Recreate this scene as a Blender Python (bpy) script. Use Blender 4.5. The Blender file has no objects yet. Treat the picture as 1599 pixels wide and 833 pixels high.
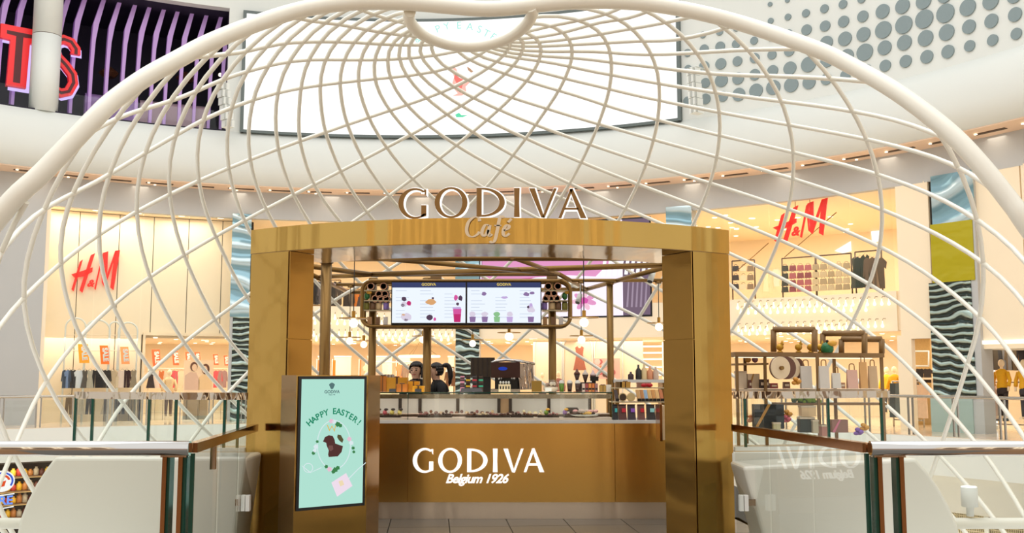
import bpy, math, random
from math import sin, cos, tan, atan, atan2, sqrt, pi, radians, asin, hypot
random.seed(11)
sc = bpy.context.scene
COL = sc.collection

# ------------------------------------------------------------------ camera, world, lights, exposure
F = 1555.0                      # focal length in pixels of the 1599 x 833 frame
PIT = atan(170 / F)             # camera tilts up a little; the horizon sits at y = 587
EYE = 1.5
cd = bpy.data.cameras.new('camera')
cd.sensor_width = 36.0
cd.lens = 36.0 * F / 1599
cd.clip_end = 200
cam = bpy.data.objects.new('camera', cd)
COL.objects.link(cam)
cam.location = (0, 0, EYE)
cam.rotation_euler = (pi / 2 + PIT, 0, 0)
sc.camera = cam

wd = bpy.data.worlds.new('mall_daylight')
sc.world = wd
wd.use_nodes = True
wb = wd.node_tree.nodes['Background']
wb.inputs[0].default_value = (1.0, 0.985, 0.955, 1)
wb.inputs[1].default_value = 1.0

def area(name, loc, size, power, col, rot=(0, 0, 0), sizey=None):
    l = bpy.data.lights.new(name, 'AREA')
    l.energy = power
    l.color = col
    l.size = size
    if sizey:
        l.shape = 'RECTANGLE'
        l.size_y = sizey
    o = bpy.data.objects.new(name, l)
    COL.objects.link(o)
    o.location = loc
    o.rotation_euler = rot
    return o

area('atrium_skylight', (-3, 11, 19), 24, 2600, (0.97, 0.985, 1.0))
sc.view_settings.view_transform = 'Standard'
sc.view_settings.look = 'None'
sc.view_settings.gamma = 1.0
sc.view_settings.use_curve_mapping = False
sc.view_settings.exposure = 0.06

# ------------------------------------------------------------------ placing: photo ray -> point at a real depth
def ray(px, py):
    cx = (px - 799.5) / F
    cy = (416.5 - py) / F
    return (cx, cos(PIT) - cy * sin(PIT), sin(PIT) + cy * cos(PIT))

def V(px, py, Y):
    d = ray(px, py)
    k = Y / d[1]
    return (k * d[0], Y, EYE + k * d[2])

CX, CY, R = -3.55, 15.06, 18.26          # the round atrium
RS = R + 0.9                              # shop fronts

def W(px, py, r=RS):
    d = ray(px, py)
    a = d[0] ** 2 + d[1] ** 2
    b = -2 * (d[0] * CX + d[1] * CY)
    c = CX * CX + CY * CY - r * r
    k = (-b + sqrt(b * b - 4 * a * c)) / (2 * a)
    x, y, z = k * d[0], k * d[1], EYE + k * d[2]
    return atan2(x - CX, y - CY), z

def CP(az, z, r=RS):
    return (CX + r * sin(az), CY + r * cos(az), z)

def AZ(px, py=500, r=RS):
    return W(px, py, r)[0]

# ------------------------------------------------------------------ materials
MATS = {}
def lin(c):
    return tuple(((v / 255) / 12.92 if v / 255 < 0.04045 else ((v / 255 + 0.055) / 1.055) ** 2.4) for v in c)

def mat(name, rgb=(200, 200, 200), rough=0.5, metal=0.0, emit=None, es=0.0, noise=0.0, nscale=8.0, bump=0.0, bscale=(4, 4, 4), coat=0.0):
    if name in MATS:
        return MATS[name]
    m = bpy.data.materials.new(name)
    m.use_nodes = True
    nt = m.node_tree
    b = nt.nodes['Principled BSDF']
    c = lin(rgb)
    b.inputs['Base Color'].default_value = (*c, 1)
    b.inputs['Roughness'].default_value = rough
    b.inputs['Metallic'].default_value = metal
    if coat:
        b.inputs['Coat Weight'].default_value = coat
    if emit:
        b.inputs['Emission Color'].default_value = (*lin(emit), 1)
        b.inputs['Emission Strength'].default_value = es
    tc = None
    if noise or bump:
        tc = nt.nodes.new('ShaderNodeTexCoord')
    if noise:
        n = nt.nodes.new('ShaderNodeTexNoise')
        n.inputs['Scale'].default_value = nscale
        n.inputs['Detail'].default_value = 4
        nt.links.new(tc.outputs['Object'], n.inputs['Vector'])
        mx = nt.nodes.new('ShaderNodeMixRGB')
        mx.inputs[1].default_value = (*[v * (1 - noise) for v in c], 1)
        mx.inputs[2].default_value = (*[min(1, v * (1 + noise)) for v in c], 1)
        nt.links.new(n.outputs['Fac'], mx.inputs[0])
        nt.links.new(mx.outputs[0], b.inputs['Base Color'])
    if bump:
        mp = nt.nodes.new('ShaderNodeMapping')
        mp.inputs['Scale'].default_value = bscale
        n2 = nt.nodes.new('ShaderNodeTexNoise')
        n2.inputs['Scale'].default_value = 1.0
        n2.inputs['Detail'].default_value = 2
        bp = nt.nodes.new('ShaderNodeBump')
        bp.inputs['Strength'].default_value = 1.0
        bp.inputs['Distance'].default_value = bump
        nt.links.new(tc.outputs['Object'], mp.inputs[0])
        nt.links.new(mp.outputs[0], n2.inputs['Vector'])
        nt.links.new(n2.outputs['Fac'], bp.inputs['Height'])
        nt.links.new(bp.outputs[0], b.inputs['Normal'])
    MATS[name] = m
    return m

def glow(name, rgb, s=1.0):
    if name in MATS:
        return MATS[name]
    m = bpy.data.materials.new(name)
    m.use_nodes = True
    nt = m.node_tree
    nt.nodes.remove(nt.nodes['Principled BSDF'])
    e = nt.nodes.new('ShaderNodeEmission')
    e.inputs[0].default_value = (*lin(rgb), 1)
    e.inputs[1].default_value = s
    nt.links.new(e.outputs[0], nt.nodes['Material Output'].inputs[0])
    MATS[name] = m
    return m

def glass_mat(name, tint=(0.972, 0.99, 0.98), ior=1.45, rough=0.0):
    m = bpy.data.materials.new(name)
    m.use_nodes = True
    nt = m.node_tree
    nt.nodes.remove(nt.nodes['Principled BSDF'])
    t = nt.nodes.new('ShaderNodeBsdfTransparent')
    t.inputs[0].default_value = (*tint, 1)
    g = nt.nodes.new('ShaderNodeBsdfGlossy')
    g.inputs['Roughness'].default_value = rough
    f = nt.nodes.new('ShaderNodeFresnel')
    f.inputs[0].default_value = ior
    x = nt.nodes.new('ShaderNodeMixShader')
    gi = nt.nodes.new('ShaderNodeNewGeometry')          # only the face turned to the ray mirrors; the far face just passes
    su = nt.nodes.new('ShaderNodeMath'); su.operation = 'SUBTRACT'; su.inputs[0].default_value = 1.0
    mu = nt.nodes.new('ShaderNodeMath'); mu.operation = 'MULTIPLY'
    nt.links.new(gi.outputs['Backfacing'], su.inputs[1])
    nt.links.new(f.outputs[0], mu.inputs[0]); nt.links.new(su.outputs[0], mu.inputs[1])
    nt.links.new(mu.outputs[0], x.inputs[0])
    nt.links.new(t.outputs[0], x.inputs[1])
    nt.links.new(g.outputs[0], x.inputs[2])
    nt.links.new(x.outputs[0], nt.nodes['Material Output'].inputs[0])
    MATS[name] = m
    return m

WHITE = mat('white_paint', (226, 228, 222), 0.6, noise=0.02, nscale=2)
WALLW = mat('atrium_white_plaster', (222, 224, 218), 0.75, noise=0.015, nscale=0.6)
GREYW = mat('grey_plaster', (188, 188, 186), 0.7, noise=0.02, nscale=0.8)
WARMSOFF = mat('warm_lit_soffit', (236, 205, 178), 0.6)  # peach tint of the warm lamp light, put into the base colour
STEELW = mat('white_powdercoat', (246, 243, 230), 0.32, coat=0.2)
GOLD = mat('brushed_gold', (190, 154, 84), 0.17, 1.0, noise=0.05, nscale=3, bump=0.07, bscale=(2.2, 2.2, 0.2))
GOLDP = mat('brushed_gold_pillar', (174, 138, 72), 0.15, 1.0, noise=0.05, nscale=3, bump=0.06, bscale=(.5, .5, 1.5))
GOLDC = mat('brushed_gold_counter', (228, 184, 104), 0.22, 1.0, noise=0.04, nscale=3, bump=0.012, bscale=(2.0, 2.0, 0.3))
GOLDD = mat('brushed_gold_satin', (170, 130, 66), 0.2, 1.0, noise=0.05, nscale=3, bump=0.04, bscale=(0.5, 0.5, 1.8))
SOFF = mat('mirror_bronze', (150, 120, 82), 0.12, 1.0, bump=0.006, bscale=(4, 1, 1))
BRONZE = mat('satin_bronze', (140, 108, 62), 0.34, 0.85)
BRONZEF = mat('bronze_letter_face', (140, 104, 58), 0.4, 0.6)
CHROME = mat('polished_steel', (214, 212, 210), 0.07, 1.0)
STEEL = mat('satin_steel', (176, 170, 160), 0.22, 1.0, bump=0.006, bscale=(4, 4, 1))
COPPER = mat('rose_steel', (170, 128, 92), 0.14, 1.0)
BLACK = mat('black', (22, 21, 22), 0.4)
DARK = mat('dark_brown', (52, 38, 32), 0.45)
CREAM = mat('cream_panel', (248, 230, 200), 0.55, noise=0.02, nscale=1.2)
CREAMD = mat('cream_ceiling', (247, 226, 194), 0.6, noise=0.02, nscale=1.2)
PALE = mat('pale_panel', (226, 222, 216), 0.4)
MARBLE = mat('white_marble', (222, 220, 216), 0.25, noise=0.12, nscale=6)
TILE = mat('grey_floor_tile', (96, 91, 84), 0.38, noise=0.09, nscale=4)
GROUT = mat('dark_grout', (60, 58, 55), 0.8)
RED = mat('red_sign', (226, 38, 28), 0.4, emit=(226, 38, 28), es=0.35)
GLASS = glass_mat('clear_glass', ior=1.5)
GLASSG = mat('green_glass_edge', (22, 74, 62), 0.15)
RAILGLASS = glass_mat('railing_glass', ior=1.75)
BAND = mat('mottled_steel_band', (190, 176, 158), 0.06, 1.0, bump=0.05, bscale=(5, 5, 2))
SHOPGLASS = glass_mat('shop_glass', (0.97, 0.98, 0.97), 1.25)
BULB = glow('warm_bulb', (255, 232, 190), 2.6)
GLOBE = glow('globe_bulb', (255, 240, 210), 2.4)
SPOT = glow('ceiling_spot', (255, 238, 210), 3.2)
LETW = glow('lit_white_letter', (255, 252, 246), 1.25)

# ------------------------------------------------------------------ mesh builder
class MB:
    def __init__(s):
        s.v, s.f, s.sm = [], [], []
    def add(s, vs, fs, smooth=False):
        o = len(s.v)
        s.v += [tuple(p) for p in vs]
        for f in fs:
            s.f.append(tuple(i + o for i in f))
            s.sm.append(smooth)
        return s
    def box(s, c, d, rz=0.0, taper=1.0):
        x, y, z = d[0] / 2, d[1] / 2, d[2] / 2
        vs = []
        for k, (sx, sy, sz) in enumerate([(-1, -1, -1), (1, -1, -1), (1, 1, -1), (-1, 1, -1), (-1, -1, 1), (1, -1, 1), (1, 1, 1), (-1, 1, 1)]):
            t = taper if sz > 0 else 1
            a, b = sx * x * t, sy * y * t
            vs.append((c[0] + a * cos(rz) - b * sin(rz), c[1] + a * sin(rz) + b * cos(rz), c[2] + sz * z))
        return s.add(vs, [(0, 3, 2, 1), (4, 5, 6, 7), (0, 1, 5, 4), (1, 2, 6, 5), (2, 3, 7, 6), (3, 0, 4, 7)])
    def hexa(s, b, t):
        return s.add(list(b) + list(t), [(0, 3, 2, 1), (4, 5, 6, 7), (0, 1, 5, 4), (1, 2, 6, 5), (2, 3, 7, 6), (3, 0, 4, 7)])
    def tube(s, pts, r, n=8, closed=False, caps=True):
        N = len(pts)
        rr = r if isinstance(r, (list, tuple)) else [r] * N
        def sub(a, b): return (a[0] - b[0], a[1] - b[1], a[2] - b[2])
        def nrm(a):
            l = sqrt(a[0] ** 2 + a[1] ** 2 + a[2] ** 2) or 1
            return (a[0] / l, a[1] / l, a[2] / l)
        def crs(a, b): return (a[1] * b[2] - a[2] * b[1], a[2] * b[0] - a[0] * b[2], a[0] * b[1] - a[1] * b[0])
        T = []
        for i in range(N):
            if closed:
                T.append(nrm(sub(pts[(i + 1) % N], pts[i - 1])))
            else:
                T.append(nrm(sub(pts[min(i + 1, N - 1)], pts[max(i - 1, 0)])))
        up = (0, 0, 1) if abs(T[0][2]) < 0.9 else (1, 0, 0)
        u = nrm(crs(up, T[0]))
        vs, fs = [], []
        for i in range(N):
            w = crs(T[i], u)
            w = nrm(w)
            u = nrm(crs(w, T[i]))
            for k in range(n):
                a = 2 * pi * k / n
                vs.append(tuple(pts[i][q] + rr[i] * (cos(a) * u[q] + sin(a) * w[q]) for q in range(3)))
        M = N if closed else N - 1
        for i in range(M):
            j = (i + 1) % N
            for k in range(n):
                l = (k + 1) % n
                fs.append((i * n + k, i * n + l, j * n + l, j * n + k))
        s.add(vs, fs, True)
        if caps and not closed:
            o = len(s.v) - N * n
            s.f.append(tuple(o + k for k in reversed(range(n)))); s.sm.append(False)
            s.f.append(tuple(o + (N - 1) * n + k for k in range(n))); s.sm.append(False)
        return s
    def lathe(s, prof, c, n=14, smooth=True, sx=1.0, sy=1.0, a0=0.0):
        vs, fs = [], []
        for (r, z) in prof:
            for k in range(n):
                a = a0 + 2 * pi * k / n
                vs.append((c[0] + sx * r * cos(a), c[1] + sy * r * sin(a), c[2] + z))
        for i in range(len(prof) - 1):
            for k in range(n):
                l = (k + 1) % n
                fs.append((i * n + k, i * n + l, (i + 1) * n + l, (i + 1) * n + k))
        s.add(vs, fs, smooth)
        o = len(s.v) - len(prof) * n
        if prof[0][0] > 1e-5:
            s.f.append(tuple(o + k for k in reversed(range(n)))); s.sm.append(False)
        if prof[-1][0] > 1e-5:
            s.f.append(tuple(o + (len(prof) - 1) * n + k for k in range(n))); s.sm.append(False)
        return s
    def ball(s, c, r, n=12, sx=1, sy=1, sz=1):
        m = max(5, n // 2)
        return s.lathe([(r * sin(pi * i / m) if 0 < i < m else 0.0, -r * sz * cos(pi * i / m)) for i in range(m + 1)], c, n, True, sx, sy)
    def strip(s, A, B, fr, w0=0.0, w1=0.02, closed=False):
        n = len(A)
        vs = [fr(a[0], a[1], w1) for a in A] + [fr(b[0], b[1], w1) for b in B] + [fr(a[0], a[1], w0) for a in A] + [fr(b[0], b[1], w0) for b in B]
        fs = []
        for i in range(n if closed else n - 1):
            j = (i + 1) % n
            fs += [(i, j, n + j, n + i), (2 * n + j, 2 * n + i, 3 * n + i, 3 * n + j), (j, i, 2 * n + i, 2 * n + j), (n + i, n + j, 3 * n + j, 3 * n + i)]
        if not closed:
            fs += [(0, n, 3 * n, 2 * n), (n - 1, 3 * n - 1, 4 * n - 1, 2 * n - 1)]
        return s.add(vs, fs)
    def poly(s, P, fr, w0=0.0, w1=0.02):
        n = len(P)
        vs = [fr(a[0], a[1], w1) for a in P] + [fr(a[0], a[1], w0) for a in P]
        fs = [tuple(range(n)), tuple(reversed(range(n, 2 * n)))] + [((i + 1) % n, i, n + i, n + (i + 1) % n) for i in range(n)]
        return s.add(vs, fs)
    def arc(s, a0, a1, z0, z1, r0, r1, n=24):
        vs, fs = [], []
        for i in range(n + 1):
            a = a0 + (a1 - a0) * i / n
            vs += [CP(a, z0, r0), CP(a, z1, r0), CP(a, z1, r1), CP(a, z0, r1)]
        for i in range(n):
            for k in range(4):
                l = (k + 1) % 4
                fs.append((4 * i + k, 4 * i + l, 4 * i + 4 + l, 4 * i + 4 + k))
        fs += [(0, 3, 2, 1), (4 * n, 4 * n + 1, 4 * n + 2, 4 * n + 3)]
        return s.add(vs, fs)
    def sweep(s, prof, a0, a1, n=48):
        vs, fs = [], []
        m = len(prof)
        for i in range(n + 1):
            a = a0 + (a1 - a0) * i / n
            vs += [CP(a, z, r) for (r, z) in prof]
        for i in range(n):
            for k in range(m - 1):
                fs.append((m * i + k, m * i + k + 1, m * i + m + k + 1, m * i + m + k))
        return s.add(vs, fs, True)
    def mesh(s, name, m=None):
        me = bpy.data.meshes.new(name)
        me.from_pydata(s.v, [], s.f)
        me.polygons.foreach_set('use_smooth', s.sm)
        if m:
            me.materials.append(m)
        me.update()
        return me
    def build(s, name, m, parent=None):
        return link(name, s.mesh(name, m), parent)

ORG = {}
def link(name, data, parent=None):
    o = bpy.data.objects.new(name, data)
    COL.objects.link(o)
    if parent is not None:
        o.parent = parent
        q = ORG.get(parent.name, (0, 0, 0))
        o.location = (-q[0], -q[1], -q[2])
    return o

def tag(o, label, cat, group=None, kind=None):
    o['label'] = label
    o['category'] = cat
    if group:
        o['group'] = group
    if kind:
        o['kind'] = kind
    return o

def thing(name, label, cat, loc=(0, 0, 0), group=None):
    o = bpy.data.objects.new(name, None)
    COL.objects.link(o)
    o.location = loc
    o.empty_display_size = 0.1
    ORG[o.name] = tuple(loc)
    return tag(o, label, cat, group)

def struct(name, mb, m, parent=None):
    o = mb.build(name, m, parent)
    o['kind'] = 'structure'
    return o

def inst(name, me, m, loc, rz=0.0, sc_=(1, 1, 1), rx=0.0, parent=None):
    o = bpy.data.objects.new(name, me)
    COL.objects.link(o)
    o.location = loc
    o.rotation_euler = (rx, 0, rz)
    o.scale = sc_
    if m is not None and o.material_slots:
        o.material_slots[0].link = 'OBJECT'
        o.material_slots[0].material = m
    if parent is not None:
        o.parent = parent
        q = ORG.get(parent.name, (0, 0, 0))
        o.location = (loc[0] - q[0], loc[1] - q[1], loc[2] - q[2])
    return o

def nv(a):
    l = sqrt(sum(q * q for q in a)) or 1
    return tuple(q / l for q in a)
def FR(o, ux, uy, un):
    return lambda a, b, w: tuple(o[i] + a * ux[i] + b * uy[i] + w * un[i] for i in range(3))
def wallframe(az, z, r, s=1.0):          # u to the right, v up, w towards the middle of the atrium
    p = CP(az, z, r)
    return FR(p, (s * cos(az), -s * sin(az), 0), (0, 0, s), (-sin(az), -cos(az), 0))
FRONT = lambda o, s=1.0: FR(o, (s, 0, 0), (0, 0, s), (0, -1, 0))

def ell(cx, cy, rx, ry, a0, a1, n):
    return [(cx + rx * cos(a0 + (a1 - a0) * i / n), cy + ry * sin(a0 + (a1 - a0) * i / n)) for i in range(n + 1)]

ORD_ = ['first', 'second', 'third', 'fourth', 'fifth', 'sixth', 'seventh', 'eighth', 'ninth', 'tenth', 'eleventh', 'twelfth', 'thirteenth', 'fourteenth', 'fifteenth', 'sixteenth', 'seventeenth', 'eighteenth', 'nineteenth']
TENS = {2: 'twent', 3: 'thirt', 4: 'fort', 5: 'fift'}
def nth(i):            # 0 -> first
    if i < 19:
        return ORD_[i]
    n = i + 1
    return TENS[n // 10] + 'ieth' if n % 10 == 0 else TENS[n // 10] + 'y-' + ORD_[n % 10 - 1]
ORD = [nth(i) for i in range(59)]

# ------------------------------------------------------------------ lettering
def textmesh(body, size=1.0, shear=0.0, ext=0.004, bold=0.0, align='CENTER', space=1.0):
    c = bpy.data.curves.new('lettering', 'FONT')
    c.body = body
    c.size = size
    c.shear = shear
    c.extrude = ext
    c.offset = bold
    c.align_x = align
    c.space_character = space
    c.resolution_u = 4
    o = bpy.data.objects.new('lettering', c)
    me = bpy.data.meshes.new_from_object(o)
    bpy.data.objects.remove(o)
    return me

def text(name, body, size, pos, m, parent=None, shear=0.0, ext=0.004, bold=0.0, rot=(pi / 2, 0, 0), align='CENTER', space=1.0):
    me = textmesh(body, size, shear, ext, bold, align, space)
    me.materials.clear()
    me.materials.append(m)
    o = link(name, me, parent)
    q = o.location.copy()
    o.location = (q[0] + pos[0], q[1] + pos[1], q[2] + pos[2])
    o.rotation_euler = rot
    return o

def glyph(ch, fr, mb, t=0.0, w0=0.0, w1=0.03):
    """roman capitals with thick and thin strokes; cap height 1; t makes the strokes heavier"""
    S = lambda A, B: mb.strip(A, B, fr, w0, w1)
    if ch == 'O':
        mb.strip(ell(.53, .5, .53 + t, .53 + t, 0, 2 * pi, 32)[:-1], ell(.53, .5, .36 - t, .46 - t, 0, 2 * pi, 32)[:-1], fr, w0, w1, True)
    elif ch == 'G':
        A, B = ell(.53, .5, .53 + t, .53 + t, radians(50), radians(318), 24), ell(.56, .5, .39 - t, .46 - t, radians(56), radians(310), 24)
        S(A, B)
        S([(.74 - t, .44 + t), (.74 - t, .02 - t)], [(.91 + t, .44 + t), (.91 + t, .07 - t)])
        S([(.82, .98 + t), (.86, .82)], [(.90 + t, .98 + t), (.90 + t, .76 - t)])
    elif ch == 'D':
        S([(.0 - t, 1 + t), (.0 - t, -t)], [(.17 + t, 1 + t), (.17 + t, -t)])
        A, B = ell(.17, .5, .74 + t, .50 + t, pi / 2, -pi / 2, 20), ell(.17, .5, .56 - t, .43 - t, pi / 2, -pi / 2, 20)
        S(A, B)
    elif ch == 'I':
        S([(-t, 1 + t), (.015 - t, .5), (-t, -t)], [(.19 + t, 1 + t), (.175 + t, .5), (.19 + t, -t)])
    elif ch == 'V':
        S([(-t, 1 + t), (.39 - t, -t)], [(.19 + t, 1 + t), (.50 + t, -.02 - t)])
        S([(.80 - t, 1 + t), (.42, -t)], [(.90 + t, 1 + t), (.51 + t, -t)])
    elif ch == 'A':
        S([(.38 - t, 1 + t), (-t, -t)], [(.48 + t, 1 + t), (.10 + t, -t)])
        S([(.36 - t, 1 + t), (.72 - t, -t)], [(.47 + t, 1.02 + t), (.91 + t, -t)])
        S([(.22, .36 + t), (.64, .36 + t)], [(.20, .29 - t), (.66, .29 - t)])
GODW = {'G': 1.0, 'O': 1.06, 'D': .91, 'I': .19, 'V': .90, 'A': .91}
# left edges of the six capitals, as shares of the word's width
GODX = [0.0, 0.197, 0.422, 0.622, 0.703, 0.861]

# ================================================================== THE ATRIUM
A0, A1 = radians(-105), radians(118)
zf = lambda px, py, r=R: W(px, py, r)[1]

# upper white wall with the opening of the dark restaurant on the left
oL, oR = AZ(-170, 100, R), AZ(356, 100, R)
zOb, zOt = 9.62, 13.78
mb = MB()
mb.arc(A0, oL, 9.55, 17.5, R, R + .35, 30)
mb.arc(oR, A1, 9.55, 17.5, R, R + .35, 70)
mb.arc(oL, oR, zOt, 17.5, R, R + .35, 24)
wall_upper = struct('wall_upper', mb, WALLW)
# grey acoustic discs on that wall
DOTM = mat('grey_felt_disc', (134, 148, 150), 0.8, noise=0.05, nscale=20)
DOTS = [
 [(1074, 158, 13), (1102, 155, 16), (1129, 151, 16), (1154, 148, 20), (1181, 142, 21), (1208, 137, 22), (1236, 133, 22), (1264, 129, 20), (1291, 124, 17), (1321, 118, 16), (1353, 109, 16), (1383, 103, 17), (1415, 96, 18), (1448, 89, 19), (1481, 81, 19), (1515, 72, 16), (1551, 63, 16), (1588, 53, 16)],
 [(1102, 130, 15), (1127, 126, 20), (1153, 123, 18), (1179, 117, 17), (1207, 111, 17), (1234, 107, 20), (1263, 101, 23), (1292, 95, 20), (1323, 88, 21), (1351, 82, 25), (1382, 75, 21), (1413, 67, 22), (1446, 60, 23), (1479, 51, 23), (1514, 42, 20), (1549, 33, 20), (1586, 23, 20)],
 [(1075, 108, 12), (1100, 104, 16), (1126, 100, 17), (1152, 96, 15), (1179, 91, 15), (1206, 86, 14), (1233, 80, 16), (1262, 74, 17), (1291, 67, 20), (1320, 61, 21), (1349, 54, 21), (1380, 47, 25), (1412, 39, 26), (1444, 30, 27), (1477, 21, 27), (1512, 12, 24), (1548, 2, 24), (1585, -7, 22)],
 [(1074, 83, 12), (1100, 77, 14), (1125, 73, 15), (1150, 69, 13), (1178, 64, 12), (1205, 59, 12), (1232, 53, 13), (1260, 47, 16), (1289, 41, 16), (1318, 34, 17), (1348, 26, 17), (1379, 18, 21), (1410, 10, 22), (1443, 2, 23), (1476, -7, 22)],
 [(1098, 55, 10), (1124, 50, 11), (1150, 45, 9), (1177, 39, 8), (1204, 33, 9), (1231, 27, 10), (1259, 21, 12), (1288, 14, 13), (1317, 7, 13), (1346, -1, 12)],
 [(1203, 7, 7), (1230, 1, 7)]]
for row in DOTS:
    for (px, py, d) in row:
        az, z = W(px, py, R)
        p = CP(az, z, R - .001)
        dist = hypot(p[0], p[1])
        rad = d * dist / F / 2 * 1.05
        fr = wallframe(az, z, R - .001)
        MB().poly(ell(0, 0, rad, rad, 0, 2 * pi, 20)[:-1], fr, 0, .045).build('acoustic_disc', DOTM, wall_upper)

# bulging white fascia and the soffit, warm light in its colour, below the wall
mb = MB().sweep([(R + .3, 9.55), (R - .02, 9.55), (R - .25, 9.2), (R - .36, 8.8), (R - .34, 8.4), (R - .15, 7.75), (R + .3, 7.75)], A0, A1, 90)
trim1 = struct('trim_1', mb, WALLW)
soffit = struct('trim_2', MB().arc(A0, A1, 7.72, 7.80, R - .13, RS + .05, 80), WARMSOFF)
SLOT = mat('dark_slot', (92, 74, 58), 0.8)
k = 0
a = AZ(-60, 270)
while a < AZ(1680, 200):
    MB().arc(a, a + .045, 7.70, 7.725, R + .33, R + .47, 3).build('air_slot', SLOT, soffit)
    a += .069
spot_me = MB().lathe([(0.0, 0.0), (.085, 0.0), (.085, .03), (0, .03)], (0, 0, 0), 12, False).mesh('downlight', SPOT)
ring_me = MB().lathe([(.085, -.006), (.11, -.006), (.11, .01), (.085, .01)], (0, 0, 0), 14, False).mesh('downlight_ring', WHITE)
def downlight(az, z, r, label, group, s=1.0):
    p = CP(az, z, r)
    o = inst('downlight', spot_me, None, p, 0, (s, s, s))
    tag(o, label, 'light', group)
    return o
a = AZ(-40, 270) + .055
k = 0
while a < AZ(1660, 200):
    downlight(a, 7.685, R + .3, 'small downlight in the outer row of the peach soffit, %s from the left' % ORD[k], 'downlights in the peach soffit', .5)
    if k % 2:
        downlight(a + .012, 7.685, R + .62, 'small downlight in the inner row of the peach soffit, %s from the left' % ORD[k // 2], 'downlights in the peach soffit', .45)
    a += .069
    k += 1
# recessed grey band above the shop fronts
struct('wall_bulkhead', MB().arc(A0, A1, 6.80, 7.74, RS, RS + .25, 80), GREYW)

# ---- dark restaurant behind the upper opening
NIGHT = mat('dark_purple_interior', (26, 20, 40), 0.7)
mb = MB()
mb.arc(oL, oR, 9.5, 13.9, R + 4.0, R + 4.2, 20)
mb.arc(oL, oR, 13.8, 13.95, R + .3, R + 4.1, 20)
mb.arc(oL - .01, oL, 9.5, 13.9, R + .3, R + 4.1, 2)
mb.arc(oR, oR + .01, 9.5, 13.9, R + .3, R + 4.1, 2)
struct('wall_restaurant', mb, NIGHT)
struct('floor_restaurant', MB().arc(oL, oR, 9.45, 9.6, R - .0, R + 4.1, 20), NIGHT)
FINM = mat('purple_fin', (186, 150, 206), 0.45, emit=(170, 110, 200), es=0.12)
FINX = [2, 27, 93, 118, 147, 172, 197, 220, 243, 265, 288, 311, 334, 353]
for i, px in enumerate(FINX):
    az0, _ = W(px - 6, 100, R + 1.2)
    pts = [(.0, 9.7), (.02, 11.4), (.05, 12.4), (.10, 12.95), (.30, 13.8)]
    mb = MB()
    fr = wallframe(az0, 0, R + 1.2)
    wdt = [.09, .10, .12, .17, .13]
    A = [(x - w / 2, z) for (x, z), w in zip(pts, wdt)]
    B = [(x + w / 2, z) for (x, z), w in zip(pts, wdt)]
    mb.strip(A, B, fr, -.16, .16)
    o = mb.build('curved_fin', FINM)
    tag(o, 'kinked purple fin in the dark upper opening, %s from the left' % ORD[i], 'fin', 'purple fins across the dark restaurant opening')
# glazed parapet and banquettes
o = MB().arc(oL, oR, 9.62, 10.25, R + .12, R + .14, 20).build('glass_parapet', GLASS)
tag(o, 'low glass parapet along the dark restaurant opening', 'parapet')
for n_, (x0, x1, col, lab) in enumerate([(132, 215, (172, 140, 190), 'lilac curved banquette behind the fins of the dark restaurant'), (218, 322, (196, 172, 170), 'beige curved banquette behind the fins of the dark restaurant')]):
    a0, a1 = AZ(x0, 170, R + 1.6), AZ(x1, 170, R + 1.6)
    t = thing('banquette', lab, 'seat', CP((a0 + a1) / 2, 9.6, R + 1.6))
    mb = MB()
    prof = [(R + 1.55, 9.6), (R + 1.5, 10.6), (R + 1.65, 10.75), (R + 1.8, 10.6), (R + 1.8, 9.6)]
    mb.sweep(prof, a0, a1, 10)
    mb.build('backrest', mat('velvet_%d' % n_, col, .8), t)
    MB().arc(a0, a1, 9.6, 10.05, R + 1.81, R + 2.3, 8).build('seat', mat('velvet_%d' % n_, col, .8), t)
for (px, py, lab) in [(45, 128, 'small amber lamp glowing beside the red letter in the dark restaurant'), (344, 117, 'small amber lamp beside the last fin of the dark restaurant'), (237, 3, 'tiny spot lamp high in the dark restaurant')]:
    az, z = W(px, py, R + 2)
    t = thing('restaurant_lamp', lab, 'lamp', CP(az, z, R + 2))
    MB().ball(CP(az, z, R + 2), .07, 10).build('bulb', GLOBE, t)
    MB().tube([CP(az, z + .06, R + 2), CP(az, 13.8, R + 2)], .008, 5).build('cord', BLACK, t)
for (px, py, lab) in [(170, 114, 'faceted copper pendant shade in the middle of the dark restaurant'), (290, 122, 'faceted copper pendant shade near the right end of the dark restaurant')]:
    az, z = W(px, py, R + 2.6)
    t = thing('pendant_lamp', lab, 'lamp', CP(az, z, R + 2.6))
    MB().lathe([(.05, .22), (.28, .05), (.34, -.02), (.2, -.16), (.0, -.16)], CP(az, z, R + 2.6), 7, False).build('shade', mat('copper_shade', (140, 92, 60), .35, .6), t)
    MB().tube([CP(az, z + .2, R + 2.6), CP(az, 13.8, R + 2.6)], .008, 5).build('cord', BLACK, t)

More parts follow.
